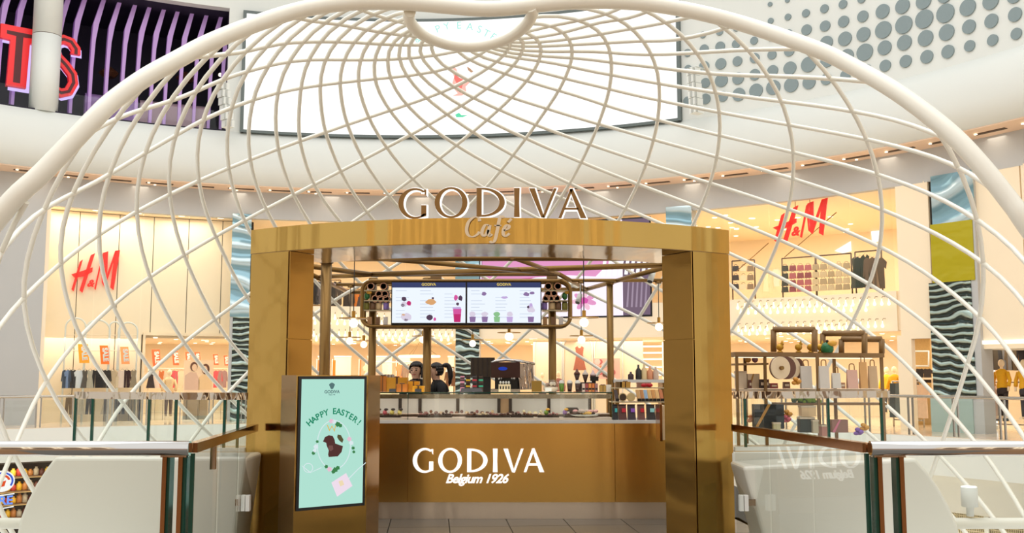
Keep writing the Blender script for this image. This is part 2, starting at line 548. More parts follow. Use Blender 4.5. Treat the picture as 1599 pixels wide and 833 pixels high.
# red illuminated letters T and S
REDL = mat('red_letter', (224, 30, 34), .4, emit=(224, 30, 34), es=.3)
REDD = mat('dark_red_letter', (88, 22, 26), .5)
LILAC = glow('lilac_tube', (214, 190, 255), 1.1)
az, z = W(24, 140, R + .8)
sg = thing('red_letter_sign', 'large red illuminated letters TS at the top left', 'sign', CP(az, z, R + .8))
fr = wallframe(az, z, R + .8)
kx = 34.0 / F * 1.0
u = 34.6 / F
def px2(fr, pts):      # pixels relative to (24,140) -> metres
    return [((x - 24) * u, (140 - y) * u) for (x, y) in pts]
Tpoly = [(0, 52), (50, 52), (50, 73), (38, 73), (36, 138), (11, 138), (13, 73), (0, 72)]
mb = MB(); mb.poly(px2(fr, Tpoly)[::-1], fr, 0, .16); L = mb.build('letter_t', REDL, sg)
mb = MB(); mb.poly([((x - 21.5) * u, (140 - y) * u) for (x, y) in [(2, 55), (53, 55), (53, 76), (42, 76), (40, 142), (12, 142), (13, 76), (2, 76)]][::-1], fr, -.04, .0); mb.build('lit_edge', LILAC, L)
mb = MB(); mb.poly(px2(fr, [(8, 60), (44, 60), (44, 65), (29, 66), (28, 132), (19, 132), (20, 66), (8, 65)])[::-1], fr, .16, .165); mb.build('inset', REDD, L)
def S_strip(w, dx=0, dy=0):
    P = [(99, 76), (99, 68), (92, 59), (82, 57), (73, 62), (71, 72), (75, 84), (86, 94), (96, 106), (98, 118), (92, 132), (82, 136), (73, 132), (70, 122)]
    A, B = [], []
    for i, p in enumerate(P):
        q0, q1 = P[max(i - 1, 0)], P[min(i + 1, len(P) - 1)]
        t = nv((q1[0] - q0[0], q1[1] - q0[1]))
        A.append(((p[0] - t[1] * w - 24 + dx) * u, (140 - p[1] - t[0] * w + dy) * u))
        B.append(((p[0] + t[1] * w - 24 + dx) * u, (140 - p[1] + t[0] * w + dy) * u))
    return A, B
A, B = S_strip(6.5); L = MB().strip(A, B, fr, 0, .16).build('letter_s', REDL, sg)
A, B = S_strip(2.2); MB().strip(A, B, fr, .16, .165).build('inset', REDD, L)
A, B = S_strip(7.2, 2.5, -2); MB().strip(A, B, fr, -.04, 0).build('lit_edge', LILAC, L)
# round white column in front of the opening
az, z = W(68, 162, R + .3)
c = CP(az, 0, R + .3)
rc = 19.5 * hypot(c[0], c[1]) / F
t = struct('column_upper', MB().lathe([(rc, 9.56), (rc, 12.0)], c, 28), WHITE)
MB().lathe([(rc, 12.02), (rc, 17.5)], c, 28).build('shaft', WHITE, t)
MB().lathe([(rc * .985, 11.98), (rc * .985, 12.04)], c, 28).build('joint', SLOT, t)

# ---- big LED screen on the white wall
sL, sR = AZ(383, 100, R - .12), AZ(1057, 100, R - .12)
zs0, zs1 = 9.62, 13.62
scr = thing('led_screen', 'huge bright white LED screen on the upper white wall', 'screen', CP((sL + sR) / 2, zs0, R - .1))
MB().arc(sL, sR, zs0, zs1, R - .12, R + .02, 40).build('display', glow('led_white', (255, 255, 252), 1.25), scr)
mb = MB()
for (z0, z1) in ((zs0 - .09, zs0), (zs1, zs1 + .09)):
    mb.arc(sL - .004, sR + .004, z0, z1, R - .16, R + .02, 40)
mb.arc(sL - .006, sL, zs0 - .09, zs1 + .09, R - .16, R + .02, 1)
mb.arc(sR, sR + .006, zs0 - .09, zs1 + .09, R - .16, R + .02, 1)
mb.build('frame', mat('screen_frame', (96, 106, 104), .5), scr)
def onscr(px, py, w=.0):
    az, z = W(px, py, R - .13)
    return az, z
TEAL = glow('led_pale_teal', (176, 240, 228), .98)
PINK = glow('led_pink', (255, 190, 176), 1.05)
CORAL = glow('led_coral', (250, 130, 120), 1.0)
GREENL = glow('led_green', (110, 226, 178), 1.0)
for (ch, px, py, rt) in [('A', 656, 68, .75), ('P', 672, 58, .6), ('P', 686, 50, .42), ('Y', 699, 46, .28), ('E', 717, 45, .04), ('A', 733, 47, -.12), ('S', 747, 51, -.32), ('T', 757, 57, -.5), ('E', 767, 62, -.65)]:
    az, z = onscr(px, py)
    p = CP(az, z, R - .14)
    me = textmesh(ch, .36, 0, .004)
    me.materials.append(TEAL)
    o = link('screen_letter', me, scr)
    o.location = tuple(o.location[i] + p[i] for i in range(3))
    o.rotation_euler = (pi / 2, 0, 0)
    from mathutils import Matrix, Euler
    o.rotation_euler = (Matrix.Rotation(-az, 4, 'Z') @ Euler((pi / 2, 0, 0)).to_matrix().to_4x4() @ Matrix.Rotation(rt, 4, 'Z')).to_euler()
az, z = onscr(719, 130)
fr = wallframe(az, z, R - .13)
pu = 34.2 / F
bird = [(-20, -28), (-12, -30), (-6, -22), (-2, -8), (14, -6), (17, -3), (8, 6), (10, 16), (2, 20), (-12, 20), (-4, 16), (-14, 4), (-10, -10), (-14, -22)]
MB().poly([(x * pu, -y * pu) for (x, y) in bird][::-1], fr, 0, .008).build('screen_picture', PINK, scr)
MB().poly([(x * pu, -y * pu) for (x, y) in [(-8, -18), (-4, -10), (6, -4), (2, 8), (-2, 14), (-6, 0), (-10, -8)]][::-1], fr, .008, .014).build('screen_picture', CORAL, scr)
MB().poly([(x * pu, -y * pu) for (x, y) in [(-8, 50), (-2, 47), (2, 51), (12, 51), (4, 54), (-6, 54)]][::-1], fr, .0, .01).build('screen_picture', GREENL, scr)
MB().poly([(x * pu, -y * pu) for (x, y) in [(10, -26), (14, -24), (20, -18), (17, -16), (12, -20)]][::-1], fr, .0, .01).build('screen_picture', mat('led_brown', (190, 150, 120), .6), scr)

# line-array loudspeakers beside the screen
for (px, y0, y1, tilt, lab) in [(352, 130, 200, 8, 'white line array loudspeaker hanging left of the bright screen'), (1085, 107, 178, -5, 'white line array loudspeaker hanging right of the bright screen')]:
    sp = None
    for j in range(6):
        y = y0 + (y1 - y0) * (j + .5) / 6
        az, z = W(px + tilt * (j / 5 - .5) * (1 if px < 700 else -1), y, R - .9)
        p = CP(az, z, R - .9)
        if sp is None:
            sp = thing('line_array_speaker', lab, 'speaker', CP(AZ(px, y1, R - .9), W(px, y1, R - .9)[1], R - .9))
        MB().box(p, (.27, .34, .225), -az + (.5 if px < 700 else -.5)).build('cabinet', WHITE, sp)
        q = (p[0], p[1], p[2])
        MB().box((p[0] - .16 * sin(az) , p[1] - .16 * cos(az), p[2]), (.2, .05, .19), -az).build('grille', mat('speaker_grille', (176, 178, 172), .7), sp)
    az, z = W(px, y0 - 4, R - .9)
    MB().tube([CP(az, z, R - .9), CP(az, z + .1, R - .1)], .03, 6).build('bracket', WHITE, sp)

# ================================================================== SHOP FRONTS
ZU, ZG, ZC = 3.85, 2.75, 6.85          # upper floor level, ground floor ceiling, upper ceiling
RB = RS + 8.5                          # back wall of the shops
zl, zr = AZ(-160, 500), AZ(1760, 500)
aw = AZ(66, 480)                       # end of the grey wall on the left
struct('wall_left', MB().arc(A0, aw, 0, 6.85, RS - .02, RS + .5, 30), GREYW)
struct('wall_shop_back', MB().arc(aw - .3, zr, 0, ZC, RB, RB + .2, 60), CREAM)
struct('wall_right', MB().arc(zr, A1, 0, 6.85, RS - .02, RS + .5, 24), CREAM)
struct('floor_shop', MB().arc(A0, A1, -.25, 0, R - 1.1, RB, 80), mat('glossy_beige_floor', (226, 208, 184), .12, noise=.04, nscale=3))
struct('floor_shop_upper', MB().arc(aw, AZ(392), ZG, ZU, RS + 1.35, RB, 16).arc(AZ(392), zr, ZG, ZU, RS + .05, RB, 50), CREAMD)
struct('ceiling_shop', MB().arc(aw, zr, ZC, ZC + .15, RS + .02, RB, 60), CREAMD)
# cream balcony band between the floors, panel by panel
struct('wall_balcony', MB().arc(AZ(388), AZ(1402), ZG - .02, ZU, RS - .03, RS + .08, 50), CREAM)

# --- left shop: cream panel wall just behind the glass
RP = RS + 1.1
pw = struct('wall_panelled', MB().arc(aw, AZ(224, 500, RP), 0, ZC, RP + .06, RP + .2, 10), GROUT)
zh = W(290, 524, RP)[1]
seams = [66, 120, 183, 237, 292, 345, 362]
MB().arc(AZ(224, 500, RP), AZ(392, 500, RP), zh, ZC, RP + .06, RP + .2, 10).build('backing', GROUT, pw)
for a_, b_ in zip(seams[:-1], seams[1:]):
    lo = 0 if b_ <= 190 else zh
    p0, p1 = AZ(a_, 450, RP) + .0006, AZ(b_, 450, RP) - .0006
    if a_ == 183:
        MB().arc(p0, AZ(224, 450, RP), 0, ZC - .02, RP, RP + .07, 3).build('wall_panel', CREAM, pw)
        MB().arc(AZ(224, 450, RP), p1, zh, ZC - .02, RP, RP + .07, 3).build('wall_panel', CREAM, pw)
    else:
        MB().arc(p0, p1, lo, ZC - .02, RP, RP + .07, 4).build('wall_panel', CREAM, pw)
MB().arc(AZ(222, 560, RP), AZ(226, 560, RP), 0, zh + .05, RP - .06, RP + .1, 1).build('reveal', CREAMD, pw)
MB().arc(AZ(222, 560, RP), AZ(362, 560, RP), zh - .02, zh + .08, RP - .06, RP + .1, 6).build('reveal', CREAMD, pw)
struct('trim_3', MB().arc(aw, aw + .006, 0, ZC, RS, RP + .2, 1), CREAM)
for i, px in enumerate([150, 217, 284, 345]):
    downlight(AZ(px, 330, RS + .5), ZC - .012, RS + .5, 'downlight in the ceiling over the left cream panels, %s from the left' % ORD[i], 'downlights over the left cream panels', 1.3)

# --- wavy mirrored columns
def wavy(name, rgb, rgb2, sc_=2.0):
    m = bpy.data.materials.new(name)
    m.use_nodes = True
    nt = m.node_tree
    b = nt.nodes['Principled BSDF']
    tc = nt.nodes.new('ShaderNodeTexCoord')
    w = nt.nodes.new('ShaderNodeTexWave')
    w.bands_direction = 'Z'
    w.inputs['Scale'].default_value = sc_
    w.inputs['Distortion'].default_value = 16
    w.inputs['Detail'].default_value = 2.5
    w.inputs['Detail Scale'].default_value = .45
    nt.links.new(tc.outputs['Object'], w.inputs['Vector'])
    r = nt.nodes.new('ShaderNodeValToRGB')
    r.color_ramp.elements[0].color = (*lin(rgb), 1)
    r.color_ramp.elements[1].color = (*lin(rgb2), 1)
    r.color_ramp.elements[0].position = .5
    r.color_ramp.elements[1].position = .78
    nt.links.new(w.outputs['Fac'], r.inputs[0])
    nt.links.new(r.outputs[0], b.inputs['Base Color'])
    b.inputs['Metallic'].default_value = .35
    b.inputs['Roughness'].default_value = .12
    bp = nt.nodes.new('ShaderNodeBump')
    bp.inputs['Distance'].default_value = .08
    nt.links.new(w.outputs['Fac'], bp.inputs['Height'])
    nt.links.new(bp.outputs[0], b.inputs['Normal'])
    MATS[name] = m
    return m
WV1 = wavy('wavy_blue_glass', (128, 164, 176), (190, 208, 212), .5)
WV2 = wavy('wavy_dark_glass', (38, 52, 50), (176, 198, 192), 1.5)
WV3 = mat('wavy_yellow_glass', (178, 164, 22), .15, .1, bump=.05, bscale=(1, 1, 2))
def wcolumn(x0, x1, spans, lab, rr=RS - .16):
    t = None
    for (y0, y1, m) in spans:
        a0, a1 = AZ(x0, (y0 + y1) / 2, rr), AZ(x1, (y0 + y1) / 2, rr)
        z0 = W((x0 + x1) / 2, y1, rr)[1]
        z1 = W((x0 + x1) / 2, y0, rr)[1]
        if t is None:
            t = struct('column_mirrored', MB().arc(a0 + .001, a1 - .001, 0, ZC, rr + .03, RS + .4, 4), GREYW)
            t['label'] = lab
        MB().arc(a0, a1, max(0, z0), z1, rr, rr + .04, 4).build('wavy_panel', m, t)
    return t
wcolumn(361, 391, [(334, 495, WV1), (495, 680, WV2)], 'blue wavy mirrored column beside the left golden pillar')
wcolumn(711, 748, [(345, 512, WV1), (512, 680, WV2)], 'wavy mirrored column behind the coffee machine')
wcolumn(1041, 1081, [(322, 500, WV1), (500, 680, WV2)], 'blue wavy mirrored column behind the right golden pillar')
wcolumn(1454, 1520, [(270, 347, WV1), (347, 440, WV3), (440, 622, WV2), (622, 690, mat('pale_green_glass', (176, 196, 190), .2, .2))], 'wavy mirrored column with a yellow middle at the right')

# --- right: cream wall panels flanking the mirrored column
g = struct('wall_cream_right', MB().arc(AZ(1402, 400), AZ(1454, 400), 2.5, ZC, RS + .08, RS + .3, 4), GROUT)
for a_, b_ in ((1402, 1454),):
    MB().arc(AZ(a_, 400), AZ(b_, 400) - .001, 2.5, ZC - .01, RS, RS + .1, 4).build('wall_panel', CREAM, g)
zh2 = W(1560, 545)[1]
for a_, b_ in ((1520, 1600), (1600, 1700)):
    MB().arc(AZ(a_, 400) + .001, AZ(b_, 400) - .001, zh2, ZC - .01, RS, RS + .1, 5).build('wall_panel', CREAM, g)
MB().arc(AZ(1402, 560), AZ(1424, 560), 0, 2.6, RS, RS + .2, 2).build('pier', CREAM, g)
MB().arc(AZ(1520, 560), AZ(1700, 560), zh2 + .0, zh2 + .06, RS + .1, RS + 3, 6).build('lintel', WHITE, g)
struct('trim_4', MB().arc(AZ(1522, 530), AZ(1690, 530), zh2 + .12, zh2 + .22, RS - .06, RS, 6), glow('cove_light', (255, 244, 226), 1.6))

# shop glazing of the upper right window and of the left window
def glazing(name, x0, x1, z0, z1, lab, n):
    t = thing(name, lab, 'window', CP((AZ(x0) + AZ(x1)) / 2, z0, RS))
    t['kind'] = 'structure'
    a0, a1 = AZ(x0), AZ(x1)
    for i in range(n):
        MB().arc(a0 + (a1 - a0) * i / n + .0008, a0 + (a1 - a0) * (i + 1) / n - .0008, z0, z1, RS + .01, RS + .03, 4).build('pane', SHOPGLASS, t)
    return t
glazing('window_1', 68, 360, .05, ZC - .02, 'tall clear shop window in front of the left cream panels', 4)
glazing('window_2', 1082, 1400, ZU + .02, ZC - .02, 'upper shop window with the red letters at the right', 5)
glazing('window_3', 392, 710, ZU + .02, ZC - .02, 'upper shop window seen through the golden portal', 4)

# --- lamps that light the shops
LW = (1.0, .89, .73)
SLK = .35
for px, rr, p in ((120, RS + 2.5, 320), (290, RS + 4, 420), (480, RS + 3.5, 420), (640, RS + 3.5, 420), (820, RS + 3.5, 420), (980, RS + 3.5, 420), (1180, RS + 3.5, 420), (1340, RS + 3.5, 420), (1560, RS + 3.5, 420)):
    az = AZ(px, 560, rr)
    area('shop_light_ground', CP(az, ZG - .05, rr), 3.2, p * SLK, LW, (0, 0, -az), 4.5)
for px, p in ((480, 420), (640, 420), (1130, 480), (1270, 520), (1380, 420)):
    az = AZ(px, 400, RS + 3.5)
    area('shop_light_upper', CP(az, ZC - .06, RS + 3.5), 3.2, p * SLK, LW, (0, 0, -az), 4.5)
for i in range(11):          # warm downlighting from the soffit onto the shop fronts
    az = AZ(-40, 400) + (AZ(1660, 400) - AZ(-40, 400)) * (i + .5) / 11
    area('soffit_light', CP(az, 7.66, R + .35), .5, 8, LW, (0, 0, -az), 2.2).data.shape
for px in (100, 190, 290):
    az = AZ(px, 400, RS + .5)
    area('window_light', CP(az, ZC - .06, RS + .5), 1.6, 85 * SLK, LW, (0, 0, -az), .6)

# ceiling downlights
def spots(n, x0, x1, y0, y1, zc, lab, grp, s=1.0):
    found = []
    for i in range(n):
        for _ in range(30):
            px, py = random.uniform(x0, x1), random.uniform(y0, y1)
            d = ray(px, py)
            if d[2] <= 0.002:
                continue
            kk = (zc - EYE) / d[2]
            x, y = kk * d[0], kk * d[1]
            rr = hypot(x - CX, y - CY)
            if RS + .4 < rr < RB - .3:
                found.append((px, x, y))
                break
    for i, (px, x, y) in enumerate(sorted(found)):
        o = inst('downlight', spot_me, None, (x, y, zc - .012), 0, (s, s, s))
        tag(o, '%s, %s from the left' % (lab, ORD[i]), 'light', grp)
spots(26, 1085, 1390, 335, 420, ZC, 'small downlight behind the upper right window', 'downlights in the upper right shop', 1.0)
spots(16, 490, 700, 400, 432, ZC, 'small downlight of the upper shop seen through the portal', 'downlights in the upper middle shop', 1.0)
spots(46, 490, 840, 528, 562, ZG, 'small downlight in the shop ceiling behind the staff', 'downlights in the ground floor shop behind the kiosk', .8)
spots(20, 1150, 1400, 520, 556, ZG, 'small downlight behind the right display shelves', 'downlights in the ground floor shop at the right', .8)
spots(12, 235, 358, 526, 550, ZG, 'small downlight over the left shop clothes rails', 'downlights over the left clothes rails', .8)

# rows of filament bulbs hanging along the balcony band
bulb_me = MB().lathe([(.0, -.10), (.035, -.085), (.048, -.045), (.032, 0), (.014, .04), (.014, .1), (.0, .1)], (0, 0, 0), 8).mesh('filament_bulb', BULB)
stem_me = MB().tube([(0, 0, .1), (0, .06, .17), (0, .22, .17)], .008, 4).mesh('bulb_arm', BRONZE)
def bulbs(px0, px1, py0, py1, n, lab, grp, r=RS - .22):
    for i in range(n):
        t_ = i / (n - 1)
        px = px0 + (px1 - px0) * t_
        az, z = W(px, py0 + (py1 - py0) * t_, r)
        o = inst('filament_bulb', bulb_me, None, CP(az, z, r), -az)
        tag(o, '%s, %s from the left' % (lab, ORD[i]), 'light bulb', grp)
        a_ = bpy.data.objects.new('bulb_arm', stem_me)
        COL.objects.link(a_)
        a_.parent = o
bulbs(1152, 1388, 479, 472, 22, 'warm filament bulb in the topmost row under the upper right window', 'top bulb row at the right')
bulbs(1157, 1352, 487, 482, 18, 'warm filament bulb in the second row under the upper right window', 'second bulb row at the right')
bulbs(1153, 1378, 514, 507, 21, 'warm filament bulb in the third row, above the right display shelves', 'third bulb row at the right')
bulbs(1158, 1340, 520, 515, 16, 'warm filament bulb in the lowest row, above the right display shelves', 'lowest bulb row at the right')
bulbs(490, 600, 495, 497, 11, 'warm filament bulb in the upper row beside the left bronze post', 'upper bulb row behind the menu')
bulbs(492, 596, 503, 505, 10, 'warm filament bulb in the second row beside the left bronze post', 'second bulb row behind the menu')
bulbs(490, 706, 522, 522, 23, 'warm filament bulb in the third row below the menu board', 'third bulb row below the menu')
bulbs(494, 700, 529, 529, 20, 'warm filament bulb in the lowest row below the menu board', 'lowest bulb row below the menu')

# --- H&M letters
def hm_sign(px0, px1, py0, py1, r, lab, hang):
    azc, zc = W((px0 + px1) / 2, (py0 + py1) / 2, r)
    p = CP(azc, zc, r)
    s = (px1 - px0) * hypot(p[0], p[1]) / F / 423.0
    aL, zL = W(px0, (py0 + py1) / 2, r)
    t = thing('red_letter_sign', lab, 'sign', CP(azc, zc - 145 * s, r))
    fr0 = wallframe(azc, zc, r)
    sy = (py1 - py0) / (px1 - px0) * 423 / 290
    fr = lambda a, b, w: fr0((a - 536.5) * s, (220 - b) * s * sy, w)
    H = [[(395, 165), (420, 150), (352, 358), (333, 345)], [(325, 250), (400, 230), (510, 198), (508, 228), (440, 258), (360, 272)], [(488, 120), (525, 105), (430, 365), (403, 350)]]
    Mm = [[(588, 112), (602, 105), (545, 343), (533, 335)], [(597, 100), (642, 88), (640, 240), (627, 325), (598, 295), (590, 180)], [(627, 322), (630, 268), (705, 82), (724, 80)], [(704, 84), (748, 75), (705, 340), (675, 322)]]
    mb = MB()
    for q in H: mb.poly(q[::-1], fr, 0, .05)
    mb.build('letter_h', RED, t)
    mb = MB()
    for q in Mm: mb.poly(q[::-1], fr, 0, .05)
    mb.build('letter_m', RED, t)
    me = textmesh('&', 92 * s, .3, .02, .012)
    me.materials.append(RED)
    o = link('ampersand', me, t)
    q = fr(494, 322, .03)
    o.location = tuple(o.location[i] + q[i] for i in range(3))
    o.rotation_euler = (pi / 2, 0, -azc)
    if hang:
        mb = MB()
        for x in (500, 612):
            mb.tube([fr(x, 130, 0), fr(x, 130 - 1.05 / (s * sy), 0)], .012, 5)
        mb.build('hanger', BRONZE, t)
    return t
hm_sign(117, 181, 391, 456, RP - .08, 'red H&M letters on the cream panels of the left shop', False)
hm_sign(1206, 1294, 315, 376, RS + .35, 'red H&M letters hanging in the upper right shop window', True)

# ================================================================== LATTICE POD
SP = (0.0079, -0.0798, -0.0663, 0.7608, 4.0095, 1.4332, 3.7579, -0.3259, 0.2278, -0.0829, 0.0143)
POD_Y = 9.7
def shell(ph, th):
    Xa, tx, ty, Rc, a, zc, b, a2, a3, b2, b3 = SP
    r = Rc + a * cos(ph) + a2 * cos(2 * ph) + a3 * cos(3 * ph)
    z = b * sin(ph) + b2 * sin(2 * ph) + b3 * sin(3 * ph)
    x, y = r * sin(th), r * cos(th)
    y, z = y * cos(tx) - z * sin(tx), y * sin(tx) + z * cos(tx)
    x, z = x * cos(ty) + z * sin(ty), -x * sin(ty) + z * cos(ty)
    return (Xa + x, POD_Y + y, zc + z)
# bars of the shell: family and (height angle, bearing) along the bar
RODS = [
(0, [-0.465,-1.631,-0.36,-1.74,-0.256,-1.848,-0.151,-1.957,-0.046,-2.06]),
(0, [-0.448,-1.463,-0.291,-1.625,-0.133,-1.788,0.024,-1.939,0.182,-2.089]),
(0, [-0.43,-1.294,-0.221,-1.511,-0.011,-1.72,0.199,-1.919,0.409,-2.139]),
(0, [-0.43,-0.983,-0.238,-1.182,-0.046,-1.376,0.129,-1.546,0.321,-1.753,0.514,-1.924,0.706,-2.157]),
(0, [-0.413,-0.764,-0.238,-0.945,-0.063,-1.122,0.112,-1.287,0.304,-1.501,0.479,-1.71,0.654,-1.882,0.828,-2.072]),
(0, [-0.413,-0.572,-0.221,-0.771,-0.028,-0.963,0.164,-1.148,0.374,-1.376,0.566,-1.59,0.759,-1.806,0.951,-2.052]),
(0, [-0.43,-0.374,-0.238,-0.573,-0.046,-0.766,0.147,-0.948,0.339,-1.134,0.514,-1.323,0.706,-1.552,0.898,-1.787,1.091,-2.038]),
(0, [-0.43,-0.204,-0.256,-0.384,-0.081,-0.563,0.112,-0.744,0.286,-0.917,0.461,-1.08,0.636,-1.28,0.828,-1.533,1.003,-1.77,1.178,-2.024]),
(0, [-0.448,0.002,-0.273,-0.179,-0.098,-0.359,0.059,-0.508,0.234,-0.677,0.409,-0.862,0.584,-1.041,0.759,-1.267,0.916,-1.49,1.091,-1.734,1.266,-2.009]),
(0, [-0.465,0.208,-0.291,0.028,-0.098,-0.17,0.077,-0.336,0.252,-0.506,0.444,-0.712,0.619,-0.918,0.794,-1.134,0.968,-1.376,1.161,-1.69,1.336,-2.011]),
(0, [-0.483,0.33,-0.308,0.149,-0.133,-0.031,0.024,-0.183,0.199,-0.349,0.374,-0.524,0.549,-0.713,0.724,-0.918,0.898,-1.14,1.056,-1.361,1.231,-1.652,1.405,-2.018]),
(0, [-0.518,0.581,-0.343,0.4,-0.151,0.201,0.024,0.031,0.199,-0.152,0.391,-0.379,0.566,-0.576,0.759,-0.796,0.933,-1.01,1.108,-1.259,1.301,-1.619,1.475,-2.041]),
(0, [-0.535,0.713,-0.36,0.532,-0.186,0.351,-0.011,0.178,0.147,0.03,0.321,-0.146,0.496,-0.34,0.671,-0.551,0.846,-0.774,1.003,-0.962,1.178,-1.193,1.353,-1.553,1.528,-2.043]),
(0, [-0.57,0.961,-0.395,0.78,-0.203,0.581,-0.028,0.407,0.147,0.242,0.339,0.026,0.514,-0.222,0.689,-0.434,0.881,-0.651,1.056,-0.86,1.231,-1.122,1.423,-1.543,1.598,-2.065]),
(0, [-0.588,1.132,-0.413,0.951,-0.238,0.771,-0.081,0.61,0.094,0.445,0.269,0.245,0.444,0.013,0.601,-0.179,0.776,-0.38,0.951,-0.581,1.126,-0.8,1.283,-1.044,1.458,-1.421,1.633,-1.97]),
(0, [-0.623,1.354,-0.448,1.174,-0.273,0.993,-0.098,0.813,0.077,0.648,0.252,0.478,0.426,0.257,0.584,0.052,0.759,-0.169,0.933,-0.387,1.108,-0.614,1.283,-0.881,1.458,-1.239,1.633,-1.773]),
(0, [-0.64,1.55,-0.465,1.369,-0.291,1.188,-0.116,1.008,0.059,0.842,0.234,0.673,0.409,0.492,0.601,0.307,0.776,0.085,0.951,-0.169,1.126,-0.446,1.301,-0.753,1.475,-1.121,1.65,-1.647]),
(0, [-0.658,1.717,-0.483,1.537,-0.308,1.356,-0.133,1.175,0.059,0.991,0.234,0.822,0.409,0.712,0.584,0.55,0.759,0.321,0.933,0.05,1.126,-0.276,1.301,-0.599,1.475,-0.97,1.65,-1.472]),
(0, [-0.658,1.898,-0.483,1.717,-0.308,1.536,-0.133,1.356,0.059,1.191,0.234,1.034,0.409,0.857,0.584,0.657,0.759,0.438,0.933,0.202,1.126,-0.087,1.301,-0.401,1.475,-0.813,1.65,-1.391]),
(0, [-0.605,2.054,-0.43,1.873,-0.256,1.692,-0.081,1.514,0.094,1.354,0.269,1.192,0.444,1.011,0.619,0.81,0.794,0.589,0.968,0.346,1.143,0.07,1.318,-0.269,1.493,-0.724,1.668,-1.326]),
(0, [-0.378,2.013,-0.203,1.832,-0.046,1.674,0.129,1.514,0.304,1.356,0.479,1.171,0.654,0.959,0.811,0.749,0.986,0.496,1.161,0.21,1.318,-0.098,1.493,-0.542,1.668,-1.146]),
(0, [-0.151,2.006,0.024,1.837,0.217,1.653,0.391,1.467,0.584,1.245,0.759,1.027,0.933,0.791,1.126,0.496,1.301,0.164,1.493,-0.335,1.668,-0.962]),
(0, [0.042,2.002,0.217,1.834,0.409,1.641,0.584,1.437,0.776,1.183,0.951,0.944,1.143,0.68,1.318,0.428,1.51,0.022,1.685,-0.589]),
(0, [0.286,2.005,0.461,1.812,0.636,1.58,0.811,1.335,0.986,1.09,1.161,0.846,1.336,0.589,1.51,0.25,1.685,-0.362]),
(0, [0.461,1.962,0.636,1.755,0.811,1.518,0.986,1.265,1.178,1.001,1.353,0.753,1.528,0.448,1.703,-0.186]),
(0, [0.706,1.903,0.916,1.584,1.108,1.278,1.318,0.986,1.51,0.649,1.72,-0.079]),
(0, [0.898,1.849,1.108,1.528,1.318,1.146,1.51,0.81,1.72,0.084]),
(0, [1.126,1.764,1.283,1.406,1.423,1.177,1.58,0.798,1.738,0.144]),
(0, [1.248,1.733,1.371,1.507,1.493,1.25,1.615,0.871,1.738,0.353]),
(0, [1.371,1.748,1.458,1.543,1.563,1.358,1.668,0.934,1.755,0.517]),
(0, [1.475,1.732,1.545,1.56,1.633,1.402,1.703,1.241,1.773,0.918]),
(1, [1.44,-2.045,1.493,-1.951,1.545,-1.851,1.598,-1.745,1.65,-1.632]),
(1, [1.248,-2.021,1.353,-1.867,1.458,-1.71,1.563,-1.478,1.668,-1.211]),
(1, [0.916,-2.065,1.108,-1.825,1.283,-1.682,1.475,-1.392,1.668,-0.877]),
(1, [0.531,-2.153,0.724,-1.963,0.916,-1.75,1.108,-1.627,1.301,-1.424,1.493,-0.966,1.685,-0.384]),
(1, [0.252,-2.1,0.444,-1.923,0.619,-1.718,0.794,-1.589,0.986,-1.468,1.178,-1.268,1.353,-0.925,1.528,-0.39,1.72,0.027]),
(1, [-0.203,-2.068,-0.028,-1.966,0.147,-1.833,0.339,-1.671,0.514,-1.526,0.689,-1.359,0.863,-1.166,1.038,-0.937,1.213,-0.659,1.405,-0.277,1.58,0.07,1.755,0.469]),
(1, [-0.5,-1.854,-0.325,-1.762,-0.151,-1.67,0.024,-1.558,0.199,-1.438,0.374,-1.302,0.549,-1.137,0.724,-0.95,0.898,-0.745,1.073,-0.52,1.248,-0.27,1.423,0.012,1.598,0.342,1.773,0.75]),
(1, [-0.465,-1.517,-0.291,-1.426,-0.116,-1.333,0.059,-1.214,0.217,-1.079,0.391,-0.911,0.566,-0.741,0.741,-0.569,0.916,-0.389,1.091,-0.193,1.248,0.007,1.423,0.272,1.598,0.597,1.773,1.004]),
(1, [-0.43,-1.19,-0.256,-1.098,-0.098,-1.013,0.077,-0.891,0.234,-0.761,0.409,-0.602,0.584,-0.367,0.741,-0.194,0.916,-0.03,1.091,0.139,1.248,0.325,1.423,0.606,1.58,0.96,1.755,1.46]),
(1, [-0.413,-0.803,-0.238,-0.711,-0.046,-0.603,0.129,-0.472,0.304,-0.282,0.496,-0.055,0.671,0.116,0.846,0.272,1.038,0.456,1.213,0.663,1.388,0.941,1.58,1.368,1.755,1.781]),
(1, [-0.413,-0.423,-0.238,-0.331,-0.063,-0.234,0.129,-0.092,0.304,0.075,0.479,0.241,0.654,0.406,0.828,0.576,1.003,0.762,1.178,0.979,1.371,1.275,1.545,1.615,1.72,1.998]),
(1, [-0.448,-0.06,-0.273,0.032,-0.098,0.126,0.077,0.247,0.252,0.381,0.426,0.517,0.584,0.665,0.759,0.849,0.933,1.048,1.108,1.259,1.283,1.484,1.458,1.755]),
(1, [-0.483,0.268,-0.291,0.369,-0.098,0.472,0.077,0.594,0.269,0.755,0.461,0.935,0.654,1.134,0.828,1.323,1.021,1.532,1.213,1.755]),
(1, [-0.518,0.669,-0.343,0.761,-0.151,0.862,0.024,0.973,0.199,1.121,0.391,1.306,0.566,1.466,0.759,1.646,0.933,1.828]),
(1, [-0.588,1.137,-0.395,1.238,-0.203,1.339,-0.011,1.468,0.182,1.614,0.374,1.773,0.566,1.955]),
]
